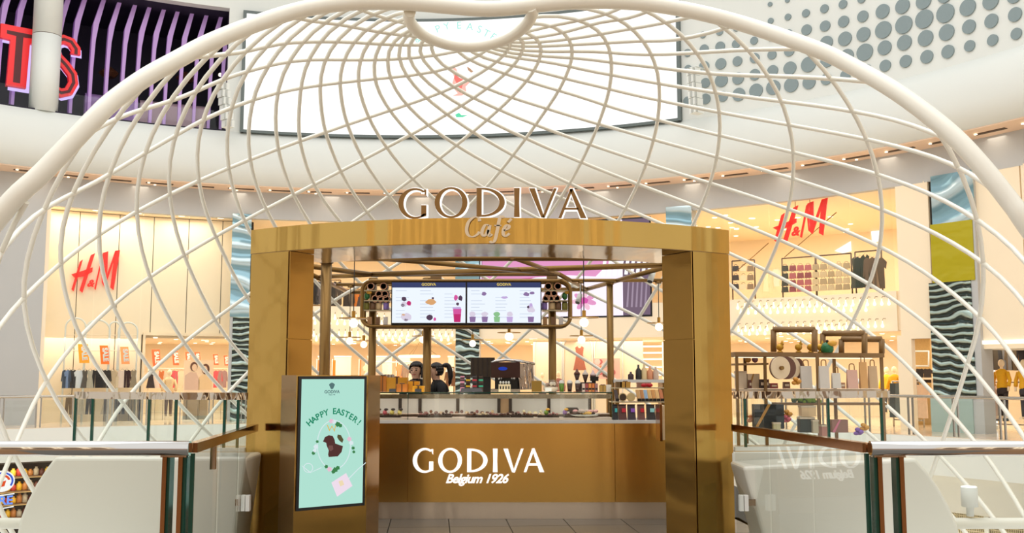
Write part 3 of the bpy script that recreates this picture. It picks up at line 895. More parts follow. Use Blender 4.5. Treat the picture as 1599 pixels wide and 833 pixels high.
def smooth(pts, m=4):
    """Catmull-Rom through the points"""
    out = []
    n = len(pts)
    for i in range(n - 1):
        p0, p1, p2, p3 = pts[max(i - 1, 0)], pts[i], pts[i + 1], pts[min(i + 2, n - 1)]
        for k in range(m):
            t = k / m
            out.append(tuple(.5 * (2 * p1[q] + (p2[q] - p0[q]) * t + (2 * p0[q] - 5 * p1[q] + 4 * p2[q] - p3[q]) * t * t + (3 * p1[q] - p0[q] - 3 * p2[q] + p3[q]) * t ** 3) for q in range(len(p1))))
    out.append(tuple(pts[-1]))
    return out
pod = thing('lattice_pod', 'giant white steel lattice pod arching over the golden kiosk', 'pod', (0, POD_Y, -.4))
for fam, q in RODS:
    pts = smooth([(q[i], q[i + 1]) for i in range(0, len(q), 2)], 4)
    P3 = [shell(a, b) for a, b in pts]
    lo_ = [i for i, (a, b) in enumerate(pts) if a < -.05]
    if lo_ and len(lo_) < len(pts) - 2:      # the lower ends run out straighter than the shell
        i0 = lo_[-1] + 1
        p, q_ = P3[i0], P3[i0 + 1]
        dz = (q_[2] - p[2]) or 1e-6
        for i in lo_:
            f_ = (P3[i][2] - p[2]) / dz
            st = tuple(p[k] + (q_[k] - p[k]) * f_ for k in range(3))
            P3[i] = tuple((.45 if fam == 0 else .15) * P3[i][k] + (.55 if fam == 0 else .85) * st[k] for k in range(3))
    MB().tube(P3, .0225, 8).build('lattice_bar', STEELW, pod)
RIM = [(0, 336, 7.45), (68, 268, 7.55), (141, 192, 7.72), (176, 158, 7.85), (227, 121, 8.04), (277, 93, 8.26), (328, 66, 8.48), (400, 37, 8.77), (475, 14, 9.02), (551, 4, 9.22), (627, 4, 9.35), (702, 10, 9.39), (753, 14, 9.41), (800, 12, 9.43), (875, 4, 9.47), (951, 2, 9.55), (1027, 8, 9.58), (1102, 22, 9.5), (1178, 43, 9.35), (1275, 77, 9.0), (1326, 101, 8.8), (1402, 145, 8.45), (1477, 202, 8.15), (1528, 254, 7.98), (1578, 316, 7.85), (1602, 350, 7.8)]
rp = [V(*p) for p in RIM]
lo_l = [(-4.15, 7.50, .1), (-4.45, 7.42, 1.0), (-4.42, 7.40, 1.8)]
lo_r = [(4.42, 7.70, 2.0), (4.45, 7.70, 1.2), (4.2, 7.75, .1)]
MB().tube(smooth(lo_l + rp + lo_r, 5), .078, 12).build('rim_tube', STEELW, pod)
RING = [(640, 18, 9.42), (639, 30, 9.56), (647, 43, 9.72), (665, 57, 9.88), (698, 69, 10.02), (735, 73, 10.06), (770, 68, 10.0), (800, 56, 9.88), (822, 38, 9.68), (831, 22, 9.5), (829, 12, 9.42)]
MB().tube(smooth([V(*p) for p in RING], 4), .06, 10).build('ring_tube', STEELW, pod)
zt_ = V(10, 818, 8.5)[2]
MB().tube([(x, 8.5, z) for x, z in ((-9, zt_), (-3.9, zt_))], .046, 12).build('support_tube', STEELW, pod)
MB().tube([(x, 8.5, z) for x, z in ((3.5, zt_), (9, zt_))], .046, 12).build('support_tube', STEELW, pod)
UL = V(1515, 803, 8.5)
t = thing('uplight', 'white cylindrical uplight on the white tube at the lower right', 'lamp', UL)
MB().lathe([(.03, -.02), (.03, .05), (.066, .06), (.066, .22)], UL, 16).build('housing', WHITE, t)
MB().lathe([(0, .221), (.06, .221), (.06, .226), (0, .226)], UL, 16, False).build('lens', glow('uplight_lens', (255, 250, 240), 2.5), t)

# ================================================================== BRIDGE FLOOR
struct('floor', MB().box((-.15, 4.2, -.13), (5.2, 13.6, .2)).box((-.2, 12.0, -.13), (6.6, 4.6, .2)), GROUT)
fl = bpy.data.objects['floor']
tile_me = MB().box((0, 0, 0), (.592, .592, .03)).mesh('floor_tile', TILE)
ta = radians(4.6)
for i in range(-5, 6):
    for j in range(-2, 11):
        u_, v_ = -.02 + i * .6, 10.45 - j * .6
        x = -.34 + u_ * cos(ta) - (v_ - 10.6) * sin(ta)
        y = 10.6 + u_ * sin(ta) + (v_ - 10.6) * cos(ta)
        if -2.5 < x < 2.2 and y < 11.2:
            inst('floor_tile', tile_me, None, (x, y, -.015), ta, parent=fl)

# ================================================================== GOLDEN PORTAL
PCX, PCY, PR = -.19, 11.25, 3.43
def PP(a, r, z):
    return (PCX + r * sin(a), PCY - r * cos(a), z)
def parc(mb, a0, a1, z0, z1, r0, r1, n=24):
    vs, fs = [], []
    for i in range(n + 1):
        a = a0 + (a1 - a0) * i / n
        vs += [PP(a, r0, z0), PP(a, r0, z1), PP(a, r1, z1), PP(a, r1, z0)]
    for i in range(n):
        for k in range(4):
            l = (k + 1) % 4
            fs.append((4 * i + k, 4 * i + l, 4 * i + 4 + l, 4 * i + 4 + k))
    fs += [(0, 3, 2, 1), (4 * n, 4 * n + 1, 4 * n + 2, 4 * n + 3)]
    return mb.add(vs, fs)
ZB, ZT = 2.535, 2.745
aE = asin(2.06 / PR)
portal = thing('golden_portal', 'curved golden portal framing the kiosk entrance', 'portal', (PCX, 8.2, 0))
parc(MB(), -aE, aE, ZB + .004, ZT, PR, PR - .02, 40).build('beam_face', GOLD, portal)
parc(MB(), -aE + .001, aE - .001, ZB + .006, ZT - .004, PR - .02, PR - .85, 30).build('beam_body', GOLDD, portal)
parc(MB(), -aE + .001, aE - .001, ZB, ZB + .005, PR - .01, PR - .85, 40).build('beam_soffit', SOFF, portal)
aL, aR = -asin((V(445, 600, 8.24)[0] - PCX) / -PR), asin((V(1087, 600, 8.24)[0] - PCX) / PR)
for (a0, a1, tagn) in ((-aE, aL, 'left'), (aR, aE, 'right')):
    inner = a1 if tagn == 'left' else a0
    s = 1 if tagn == 'left' else -1
    dp = .31 if tagn == 'left' else .40
    parc(MB(), a0 + .0015, a1 - .0015, 0, ZB - .002, PR - .004, PR - .02, 6).build('pillar_front', GOLDP, portal)
    parc(MB(), a0 + .002, a1 - .002, 0, ZB - .003, PR - .021, PR - dp, 6).build('pillar_core', GOLDD, portal)
    for (z0, z1) in ((0.0, 1.795), (1.803, ZB - .003)):
        i0, i1 = sorted((inner, inner + s * .003))
        parc(MB(), i0, i1, z0, z1, PR - .012, PR - dp, 1).build('reveal_panel', GOLDD, portal)
# standing letters
sx0, sx1 = V(622, 316, 7.86)[0], V(914, 316, 7.86)[0]
wdt = sx1 - sx0
ch = (339 - 292) * 7.86 / F
sign = thing('letter_sign', 'bronze faced standing capitals GODIVA on top of the golden beam', 'sign', ((sx0 + sx1) / 2, 7.9, ZT))
for c_, gx, wpx in zip('GODIVA', GODX, (43, 52, 46, 11, 44, 40)):
    x = sx0 + gx * wdt
    a = asin((x + .1 - PCX) / PR)
    y = PCY - PR * cos(a) + .09
    base = FR((x, y, ZT + .012), (ch * 1.05, 0, 0), (0, 0, ch), (0, -1, 0))
    mb = MB(); glyph(c_, base, mb, .024, 0, .05)
    L = mb.build('letter_' + c_.lower(), LETW, sign)
    base2 = FR((x - .006, y - .05, ZT + .012), (ch * 1.05, 0, 0), (0, 0, ch), (0, -1, 0))
    mb = MB(); glyph(c_, base2, mb, -.002, 0, .008)
    mb.build('bronze_face', BRONZEF, L)
# script word on the beam, drawn with a broad pen
def pen(mb, strokes, fr, w0, w1, nib=(.05, .035)):
    for st in strokes:
        P = smooth(st, 6)
        A, B = [], []
        for i, p in enumerate(P):
            q0, q1 = P[max(i - 1, 0)], P[min(i + 1, len(P) - 1)]
            t = nv((q1[0] - q0[0], q1[1] - q0[1]))
            th_ = .028 + .044 * abs(t[1]) ** 1.5
            A.append((p[0] - t[1] * th_, p[1] + t[0] * th_))
            B.append((p[0] + t[1] * th_, p[1] - t[0] * th_))
        mb.strip(A, B, fr, w0, w1)
CAFE = {'c': [[(.60, .80), (.55, .97), (.36, 1.0), (.14, .78), (.05, .42), (.10, .12), (.28, .0), (.48, .10), (.60, .26)]],
        'a': [[(1.00, .58), (.86, .62), (.74, .42), (.70, .16), (.78, .04), (.88, .14), (.96, .36)], [(1.03, .60), (.98, .2), (1.02, .04), (1.12, .14)]],
        'f': [[(1.62, .98), (1.54, 1.06), (1.44, .92), (1.34, .3), (1.24, -.18), (1.12, -.30), (1.04, -.22)], [(1.22, .58), (1.52, .58)]],
        'e': [[(1.62, .32), (1.80, .42), (1.84, .56), (1.74, .60), (1.62, .40), (1.60, .14), (1.70, .03), (1.86, .18)], [(1.80, .74), (1.94, .92)]]}
cx0 = V(727, 371, 7.84)
cs = (372 - 341) * 7.84 / F
cafe = thing('script_sign', 'pale italic word Café on the front of the golden beam', 'sign', (cx0[0] + .15, 7.82, ZB))
PALEG = mat('pale_champagne', (226, 206, 178), .35, .3)
for k_, st in CAFE.items():
    xm = cx0[0] + .5 * cs * (1 if k_ == 'c' else 2)
    a = asin((xm - PCX) / PR)
    fr = FR((cx0[0], PCY - PR * cos(a) - .004, cx0[2]), (cs * 1.2, 0, 0), (0, 0, cs), (0, -1, 0))
    mb = MB(); pen(mb, st, fr, 0, .012); mb.build('letter_' + k_, PALEG, cafe)

# ---- totem with the mint screen
tA, tB = V(463, 694, 7.66), V(572, 694, 8.02)
tw = hypot(tB[0] - tA[0], tB[1] - tA[1])
tux = ((tB[0] - tA[0]) / tw, (tB[1] - tA[1]) / tw, 0)
tun = (tux[1], -tux[0], 0)
TF = FR((tA[0], tA[1], 0), tux, (0, 0, 1), tun)
tot = thing('screen_totem', 'golden totem with a mint green Easter screen before the left pillar', 'totem', (tA[0], tA[1], 0))
ztop = 1.5
bk = V(437, 700, 7.98)
body = MB()
b0 = [TF(-.012, 0, 0), TF(tw + .008, 0, 0), (tB[0] + .06, tB[1] + .34, 0), (bk[0], bk[1], 0)]
body.hexa(b0, [(p[0], p[1], ztop) for p in b0])
body.build('body', GOLDD, tot)
zs_t, zs_b = 1.492, V(463, 799, 7.66)[2]
MB().poly([(0.003, zs_b), (tw - .012, zs_b), (tw - .012, zs_t), (0.003, zs_t)], TF, 0, .012).build('bezel', BLACK, tot)
bw = .022
dx0, dx1, dz0, dz1 = .003 + bw, tw - .012 - bw, zs_b + bw, zs_t - bw
MINT = glow('mint_screen', (180, 230, 214), .92)
disp = MB().poly([(dx0, dz0), (dx1, dz0), (dx1, dz1), (dx0, dz1)], TF, .012, .014).build('display', MINT, tot)
def scr_uv(px, py):          # photo pixel on the totem screen -> plane coordinates
    d = ray(px, py)
    n_ = tun
    o = (tA[0], tA[1], EYE)
    den = d[0] * n_[0] + d[1] * n_[1]
    k_ = (o[0] * n_[0] + o[1] * n_[1]) / den
    p = (k_ * d[0], k_ * d[1], EYE + k_ * d[2])
    return ((p[0] - tA[0]) * tux[0] + (p[1] - tA[1]) * tux[1], p[2])
def scr_poly(pts, m, name, w=.0145):
    q = [scr_uv(*p) for p in pts]
    ar = sum(q[i][0] * q[(i + 1) % len(q)][1] - q[(i + 1) % len(q)][0] * q[i][1] for i in range(len(q)))
    if ar < 0: q = q[::-1]
    MB().poly(q, TF, w, w + .0008).build(name, m, disp)
trot = (pi / 2, 0, atan2(tux[1], tux[0]))
TG = glow('screen_green_text', (40, 150, 112), .8)
TGREY = glow('screen_grey_text', (96, 128, 128), .8)
def scr_text(body_, px, py, size, m, rt=0.0):
    u_, v_ = scr_uv(px, py)
    me = textmesh(body_, size, 0, .0006, size * .022)
    me.materials.append(m)
    o = link('screen_text', me, disp)
    p = TF(u_, v_, .0155)
    o.location = tuple(o.location[i] + p[i] for i in range(3))
    from mathutils import Matrix, Euler
    o.rotation_euler = (Euler(trot).to_matrix().to_4x4() @ Matrix.Rotation(rt, 4, 'Z')).to_euler()
scr_text('GODIVA', 517, 614.5, .034, TGREY)
scr_text('Belgium 1926', 517, 617.5, .010, TGREY)
scr_poly([(517 + 4 * cos(a_) * (1 + .25 * sin(3 * a_)), 603 - 5 * sin(a_)) for a_ in [2 * pi * i / 14 for i in range(14)]], TGREY, 'screen_picture')
HE = 'HAPPY EASTER!'
for i, c_ in enumerate(HE):
    if c_ == ' ': continue
    t_ = i / 12
    px = 484 + t_ * 72
    py = 666 - 21 * sin(pi * (.07 + .86 * t_)) + 2
    rt = radians(44) * (1 - 2 * t_)
    scr_text(c_, px + .8, py, .066, TG, rt)
def ring_px(cx, cy, rx, ry, w, m, n=40, a0=0, a1=2 * pi):
    A = [scr_uv(cx + (rx + w) * cos(a0 + (a1 - a0) * i / n), cy + (ry + w) * sin(a0 + (a1 - a0) * i / n)) for i in range(n + 1)]
    B = [scr_uv(cx + (rx - w) * cos(a0 + (a1 - a0) * i / n), cy + (ry - w) * sin(a0 + (a1 - a0) * i / n)) for i in range(n + 1)]
    MB().strip(B, A, TF, .0145, .0152).build('screen_picture', m, disp)
CORD = glow('screen_white', (226, 240, 244), .9)
ring_px(520, 695, 26, 38, .6, CORD)
ring_px(480, 731, 7, 7, .5, CORD, 24)
scr_poly([(470, 728), (483, 739), (501, 731), (500, 730), (484, 738), (470, 727)], CORD, 'screen_picture')
scr_poly([(542, 748), (558, 732), (570, 722), (570, 723.5), (558, 733.5), (543, 749)], CORD, 'screen_picture')
CHOC = glow('screen_chocolate', (92, 58, 54), .8)
scr_poly([(503, 690), (506, 683), (512, 680), (518, 681), (521, 687), (522, 693), (534, 697), (532, 706), (526, 713), (512, 714), (511, 710), (512, 704), (509, 697), (508, 692)], CHOC, 'screen_picture', .0150)
scr_poly([(512, 696), (518, 696), (519, 702), (515, 705), (511, 702)], glow('screen_chocolate_light', (126, 88, 82), .8), 'screen_picture', .0158)
GRN = glow('screen_leaf', (70, 140, 84), .8)
PNK = glow('screen_blossom', (238, 196, 214), .9)
YEL = glow('screen_ribbon', (226, 190, 96), .9)
for (x, y, r_, m) in [(516, 658, 3.2, PNK), (520, 659, 3, CORD), (526, 663, 3.4, GRN), (530, 665, 2.6, GRN), (492, 698, 3.2, CORD), (490, 704, 2.6, CORD), (488, 708, 2.4, GRN), (494, 690, 2, GRN), (544, 686, 3, PNK), (547, 692, 3, CORD), (550, 700, 2.2, GRN), (551, 706, 2, GRN), (513, 733, 3.2, PNK), (508, 729, 2.4, GRN), (522, 734, 3.4, GRN), (526, 731, 2.8, GRN), (519, 737, 2.6, GRN)]:
    scr_poly([(x + r_ * cos(2 * pi * i / 10) * (1 + .3 * (i % 2)), y + r_ * sin(2 * pi * i / 10) * (1 + .3 * (i % 2))) for i in range(10)], m, 'screen_picture', .0156)
scr_poly([(509, 664), (513, 674), (517, 667), (521, 675), (523, 665), (522, 664), (520.5, 672), (517, 664.5), (513.5, 671), (510.5, 664)], YEL, 'screen_picture')
scr_poly([(526, 679), (531, 680), (535, 687), (533, 692), (528, 688), (525, 683)], glow('screen_butterfly', (96, 92, 62), .8), 'screen_picture')
scr_poly([(516, 754), (539, 739), (549, 759), (525, 776)], glow('screen_box', (240, 222, 236), .95), 'screen_picture', .0150)
scr_poly([(527, 752), (533, 750), (536, 757), (530, 760)], glow('screen_box_seal', (240, 220, 180), .95), 'screen_picture', .0158)

# ================================================================== SERVICE COUNTER
YC = 10.6
CL, CR = -1.95, 1.75
zM = V(800, 657, YC)[2]; zGt = V(800, 613, YC)[2]; zK = V(800, 785, YC)[2]
ctr = thing('service_counter', 'long golden service counter with glass chocolate case', 'counter', (-.1, YC, 0))
xs = [CL, V(637, 700, YC)[0], V(960, 700, YC)[0], CR]
for a_, b_ in zip(xs[:-1], xs[1:]):
    MB().box(((a_ + b_) / 2, YC + .012, (zK + zM - .03) / 2), (b_ - a_ - .006, .024, zM - .03 - zK)).build('front_panel', GOLDC, ctr)
MB().box(((CL + CR) / 2, YC + .36, (zK + zM) / 2 - .02), (CR - CL, .66, zM - zK - .04)).build('carcass', GOLDD, ctr)
MB().box(((CL + CR) / 2, YC + .10, zK / 2), (CR - CL, .06, zK - .002)).build('kickplate', mat('kick_steel', (236, 224, 212), .3, 1.0, bump=.02, bscale=(3, 3, .5)), ctr)
MB().box(((CL + CR) / 2, YC + .33, zM - .015), (CR - CL, .72, .03)).build('marble_ledge', MARBLE, ctr)
gx = [CL + .02, V(637, 640, YC)[0], V(957, 640, YC)[0]]
for a_, b_ in zip(gx[:-1], gx[1:]):
    MB().box(((a_ + b_) / 2, YC + .04, (zM + zGt) / 2), (b_ - a_ - .008, .01, zGt - zM - .012)).build('glass_front', GLASS, ctr)
    MB().box((b_ - .004, YC + .04, (zM + zGt) / 2), (.006, .012, zGt - zM - .012)).build('glass_edge', GLASSG, ctr)
gm = (gx[0] + gx[-1]) / 2
MB().box((gm, YC + .33, zGt - .006), (gx[-1] - gx[0], .62, .01)).build('glass_top', GLASS, ctr)
MB().box((gm, YC + .03, zGt - .006), (gx[-1] - gx[0], .012, .012)).build('top_edge', GLASSG, ctr)
MB().box((gm, YC + .07, zGt - .045), (gx[-1] - gx[0], .03, .045)).build('light_rail', STEEL, ctr)
MB().box((gm, YC + .095, zGt - .046), (gx[-1] - gx[0], .018, .03)).build('light_strip', glow('case_light', (255, 244, 226), 7.0), ctr)
MB().box((gm, YC + .30, zM + .012), (gx[-1] - gx[0], .5, .022)).build('display_deck', mat('pale_pink_deck', (226, 204, 188), .4), ctr)
bd = [575, 590, 625, 656, 715, 779, 797, 857, 921]
for a_, b_ in zip(bd[:-1], bd[1:]):
    xa, xb = V(a_, 640, YC + .6)[0], V(b_, 640, YC + .6)[0]
    m_ = PALE if (b_ - a_) > 22 else mat('warm_post', (206, 170, 130), .5)
    MB().box(((xa + xb) / 2, YC + .60, (zM + zGt - .06) / 2), (xb - xa - .03, .015, zGt - .08 - zM)).build('sliding_door', m_, ctr)
    MB().box((xb, YC + .59, (zM + zGt - .06) / 2), (.035, .02, zGt - .06 - zM)).build('door_frame', DARK, ctr)
MB().box((gm, YC + .59, zGt - .062), (gx[-1] - gx[0], .02, .02)).build('door_track', DARK, ctr)
# lit lettering on the counter front
lx0, lx1 = V(645, 720, YC)[0], V(846, 720, YC)[0]
lz0, lh = V(700, 737.5, YC)[2], 35.0 * YC / F
ls = thing('lit_letter_sign', 'white lit capitals GODIVA Belgium 1926 on the golden counter front', 'sign', ((lx0 + lx1) / 2, YC - .02, lz0 - .15))
for c_, gx_ in zip('GODIVA', GODX):
    fr = FR((lx0 + gx_ * (lx1 - lx0), YC - .001, lz0), (lh * .97, 0, 0), (0, 0, lh), (0, -1, 0))
    mb = MB(); glyph(c_, fr, mb, .008, 0, .018); mb.build('letter_' + c_.lower(), LETW, ls)
p = V(744, 754.5, YC)
text('small_lettering', 'Belgium 1926', .128, (p[0], YC - .006, p[2]), LETW, ls, shear=.35, ext=.004, bold=.0035, space=.93)

# ================================================================== BRONZE KIOSK FRAME
ZF = 2.70
def atz(px, py, z):
    d = ray(px, py)
    k = (z - EYE) / d[2]
    return (k * d[0], k * d[1], z)
kf = thing('bronze_canopy', 'satin bronze canopy of posts and crossing roof tubes inside the portal', 'canopy', (-.2, 11.5, 0))
BLv, BRv = atz(545, 457, ZF), atz(916, 452, ZF)
Lv, Rv = atz(484, 428, ZF), atz(1040, 417, ZF)
FLv, FRv = atz(486, 404, 2.66), atz(1036, 403, 2.66)
C1, C2 = atz(580, 429, ZF), atz(872, 428, ZF)
for a_, b_, r_ in ((BLv, BRv, .03), (BLv, Lv, .03), (BRv, Rv, .03), (FLv, FRv, .03), (Lv, FLv, .03), (Rv, FRv, .03),
                  (atz(484, 416, ZF), C1, .03), (C1, atz(1040, 414, ZF), .032), (C1, atz(500, 433, ZF), .028), (atz(575, 402, 2.66), C2, .026), (C2, atz(800, 402, 2.66), .026), (C2, BRv, .028), (C1, C2, .026),
                  (V(525, 450, 13.2)[:2] + (2.70,), V(760, 450, 13.2)[:2] + (2.70,), .022), (V(775, 450, 12.6)[:2] + (2.70,), V(1046, 450, 12.6)[:2] + (2.70,), .022)):
    MB().tube([a_, b_], r_, 8).build('roof_bar', BRONZE, kf)
for (px, pw, yt, Y) in ((510, 17, 405, 10.3), (583, 12, 432, 12.25), (668, 13, 432, 12.25), (862, 12, 432, 12.25), (952, 10.5, 440, 12.7)):
    x, y, z = V(px, yt, Y)
    r_ = pw * Y / F / 2
    zt = min(z, 2.70)
    MB().tube([(x, Y, 0), (x, Y, zt)], r_, 12).build('post', BRONZE, kf)
    MB().lathe([(r_ * 1.25, 0), (r_ * 1.25, .03), (r_, .04)], (x, Y, zt - .04), 12).build('collar', BRONZE, kf)

# ---- menu board
YM = 12.0
mL, mR = V(565, 475, YM)[0], V(891, 475, YM)[0]
mB_, mT = V(728, 510, YM)[2], V(728, 439, YM)[2]
mn = thing('menu_board', 'bronze framed menu board with two bright screens above the counter', 'menu board', ((mL + mR) / 2, YM, mB_))
def rrect(x0, x1, z0, z1, rad, y, n=6):
    P = []
    for cx, cz, a in ((x1 - rad, z1 - rad, 0), (x0 + rad, z1 - rad, pi / 2), (x0 + rad, z0 + rad, pi), (x1 - rad, z0 + rad, 1.5 * pi)):
        P += [(cx + rad * cos(a + pi / 2 * i / n), y, cz + rad * sin(a + pi / 2 * i / n)) for i in range(n + 1)]
    return P
for y in (YM, YM + .22):
    MB().tube(rrect(mL, mR, mB_, mT, .12, y), .021, 8, closed=True).build('tube_frame', BRONZE, mn)
NAVY = glow('menu_navy', (66, 74, 116), .8)
MENUW = glow('menu_white', (236, 244, 255), 1.0)
MTXT = glow('menu_text_grey', (196, 208, 226), .9)
MGOLD = glow('menu_gold', (236, 206, 90), .9)
def mp(px, py):
    x, _, z = V(px, py, YM - .03)
    return (x, z)
MF = FR((0, YM - .03, 0), (1, 0, 0), (0, 0, 1), (0, -1, 0))
def rect(mb, x0, y0, x1, y1, fr, w0, w1):
    a, b = mp(x0, y1), mp(x1, y0)
    return mb.poly([(a[0], a[1]), (b[0], a[1]), (b[0], b[1]), (a[0], b[1])], fr, w0, w1)
mcol = {k_: glow('menu_' + k_, c_, .85) for k_, c_ in {'choc': (92, 70, 92), 'pink': (226, 96, 170), 'berry': (206, 52, 120), 'cream': (232, 222, 240), 'waffle': (232, 176, 120), 'mint': (150, 206, 150), 'lilac': (206, 180, 232), 'mauve': (150, 122, 170)}.items()}
for si, (x0, x1) in enumerate(((612, 727), (729.5, 844))):
    cas = rect(MB(), x0 - 1.5, 440, x1 + 1.5, 507, MF, -.05, .0).build('screen_case', BLACK, mn)
    d = rect(MB(), x0, 441.5, x1, 504.5, MF, .0, .003).build('display', MENUW, mn)
    rect(MB(), x0, 441.5, x1, 449.5, MF, .003, .004).build('header_band', NAVY, d)
    xm, zm = mp((x0 + x1) / 2, 446.5)
    text('header_text', 'GODIVA', .045, (xm, YM - .036, zm), MGOLD, d, ext=.0005, bold=.001)
    mb = MB()
    for r_ in range(9):
        for c_ in range(3):
            if random.random() < .75:
                xa = x0 + 6 + c_ * 38
                rect(mb, xa, 454 + r_ * 5.2, xa + random.uniform(12, 24), 454.7 + r_ * 5.2, MF, .003, .0036)
    mb.build('menu_text', MTXT, d)['kind'] = 'stuff'
    def blob(x, y, rx, ry, k_, w=.004, n=12, j=.2):
        P = [mp(x + rx * cos(2 * pi * i / n) * random.uniform(1 - j, 1 + j), y - ry * sin(2 * pi * i / n) * random.uniform(1 - j, 1 + j)) for i in range(n)]
        MB().poly(P, MF, .0036, w).build('menu_picture', mcol[k_], d)
    def cup(x, yt, yb, wt, wb, k_, w=.0042):
        P = [mp(x - wb, yb), mp(x + wb, yb), mp(x + wt, yt), mp(x - wt, yt)]
        MB().poly(P, MF, .0036, w).build('menu_picture', mcol[k_], d)
    if si == 0:
        for (x, y, rx, ry, k_) in [(631, 467, 4, 3.5, 'choc'), (631, 475, 5, 4, 'cream'), (629, 477, 3, 2.5, 'choc'), (639, 474, 3.5, 4, 'berry'), (673, 472, 8, 4.5, 'waffle'), (676, 466, 2, 1.5, 'choc'), (634, 496, 8, 6, 'cream'), (634, 500, 3, 2, 'choc'), (630, 492, 3, 1.6, 'waffle'), (671, 496, 5, 4.2, 'choc'), (679, 499, 2.4, 2.8, 'pink'), (712, 465, 3, 4.5, 'pink'), (719, 466, 3, 4.5, 'choc'), (714.5, 475, 2.6, 2.6, 'choc'), (714, 482, 7, 2.4, 'lilac')]:
            blob(x, y, rx, ry, k_)
        cup(714, 484, 503.5, 6.5, 5, 'berry'); cup(714, 483, 491, 6.6, 6, 'pink', .0045)
    else:
        for (x, y, rx, ry, k_) in [(756, 459, 4, 3, 'mauve'), (788, 465, 5, 2, 'lilac'), (822, 460, 5, 3, 'mauve'), (831, 458, 4, 2.4, 'mauve'), (738, 491, 5, 4, 'cream'), (757, 491, 5, 4, 'cream'), (776, 491, 5, 4, 'mint'), (796, 491, 5, 4, 'cream'), (829, 484, 6, 5, 'cream'), (829, 478, 3, 3.5, 'lilac'), (825, 480, 2, 2.4, 'choc')]:
            blob(x, y, rx, ry, k_)
        for x, k_ in ((738, 'mauve'), (757, 'mauve'), (776, 'mint'), (796, 'lilac'), (829, 'mauve')):
            cup(x, 495, 503.5, 5, 4, k_)
# shelves at both ends of the menu board, with goods
JARC = {'green': (70, 128, 60), 'olive': (128, 122, 44), 'brown': (112, 78, 48), 'tan': (206, 176, 130), 'purple': (142, 116, 190), 'yellow': (222, 170, 50)}
roll_me = MB().lathe([(.045, -.09), (.045, .09)], (0, 0, 0), 12).mesh('tin_roll', DARK)
rollf_me = MB().lathe([(.045, .0), (.045, .006), (.034, .006), (.034, .0)], (0, 0, 0), 14, False).mesh('roll_end', mat('roll_rim', (206, 150, 116), .4))
for side, (x0, x1) in (('left', (568, 610)), ('right', (847, 887))):
    for py in (454, 470, 485):
        xa, xb = V(x0, py, YM)[0], V(x1, py, YM)[0]
        MB().box(((xa + xb) / 2, YM + .11, V(x0, py, YM)[2]), (xb - xa, .22, .014)).build('shelf', mat('glass_shelf', (176, 160, 128), .2), mn)
    def roll(px, py, n_):
        x, _, z = V(px, py, YM + .02)
        t = thing('chocolate_tin', 'round dark chocolate tin on the %s menu shelves, %s' % (side, n_), 'tin', (x, YM + .02, z - .045), 'round tins on the %s menu shelves' % side)
        o = inst('tin_body', roll_me, None, (x, YM + .1, z), 0, (1, 1, 1), pi / 2, parent=t)
        o = inst('tin_end', rollf_me, None, (x, YM + .0095, z), 0, (1, 1, 1), pi / 2, parent=t)
    if side == 'left':
        L_ = [(579, 447.5, 'top shelf first'), (599, 447.5, 'top shelf second'), (592, 460, 'upper row first'), (601, 460, 'upper row second'), (586, 467, 'lower row first'), (594.5, 467, 'lower row second'), (603, 467, 'lower row third')]
    else:
        L_ = [(856, 447.5, 'top shelf first'), (871, 447.5, 'top shelf second'), (856, 459.5, 'upper row first'), (865, 459.5, 'upper row second'), (853, 466.5, 'lower row first'), (861, 466.5, 'lower row second'), (869, 466.5, 'lower row third')]
    for q in L_: roll(*q)
    jl = [(572, 'olive', 'olive'), (582, 'brown', 'brown'), (592, 'tan', 'tan'), (603, 'purple', 'purple')] if side == 'left' else [(850, 'purple', 'purple'), (862, 'tan', 'tan'), (872, 'brown', 'brown'), (882, 'olive', 'olive')]
    for px, k_, nm in jl:
        x, _, z = V(px, 485, YM + .06)
        t = thing('gift_jar', '%s lidded gift jar on the third %s menu shelf' % (nm, side), 'jar', (x, YM + .06, z + .008))
        MB().lathe([(.033, 0), (.036, .01), (.036, .075), (.03, .085)], (x, YM + .06, z + .008), 12).build('jar', mat('jar_' + k_, JARC[k_], .4), t)
        MB().lathe([(.03, .085), (.03, .1), (.008, .105), (.008, .118), (0, .12)], (x, YM + .06, z + .008), 10).build('lid', mat('jar_lid', (70, 54, 44), .4), t)
    px = 573 if side == 'left' else 882
    x, _, z = V(px, 470, YM + .06)
    t = thing('foil_egg', 'green foil egg with a golden bow on the %s menu shelves' % side, 'egg', (x, YM + .06, z + .008))
    MB().ball((x, YM + .06, z + .056), .048, 12, .72, .72, 1.0).build('egg', mat('egg_green', (52, 116, 62), .3), t)
    MB().ball((x + .03, YM + .03, z + .1), .03, 8, 1.2, .5, .8).build('bow', mat('bow_gold', (222, 166, 60), .4), t)
    for i, px in enumerate((577, 590, 602) if side == 'left' else (851, 864, 876)):
        x, _, z = V(px, 504, YM + .06)
        MBx = MB().box((x, YM + .06, mB_ + .021 + .045), (.05, .06, .09)).box((x, YM + .06, mB_ + .021 + .092), (.052, .062, .006))
        tag(MBx.build('small_carton', mat('carton_%d' % i, [(176, 130, 84), (120, 84, 52), (214, 206, 200)][i], .5)), 'small %s carton at the foot of the %s menu shelves' % (['tan', 'brown', 'grey'][i], side), 'carton')
for px in (681, 862):
    x, _, z = V(px, 430, YM + .1)
    MB().box((x, YM + .1, (z + mT) / 2 + .02), (.13, .1, .16)).build('bracket', mat('bracket_bronze', (150, 120, 84), .4, .5), mn)

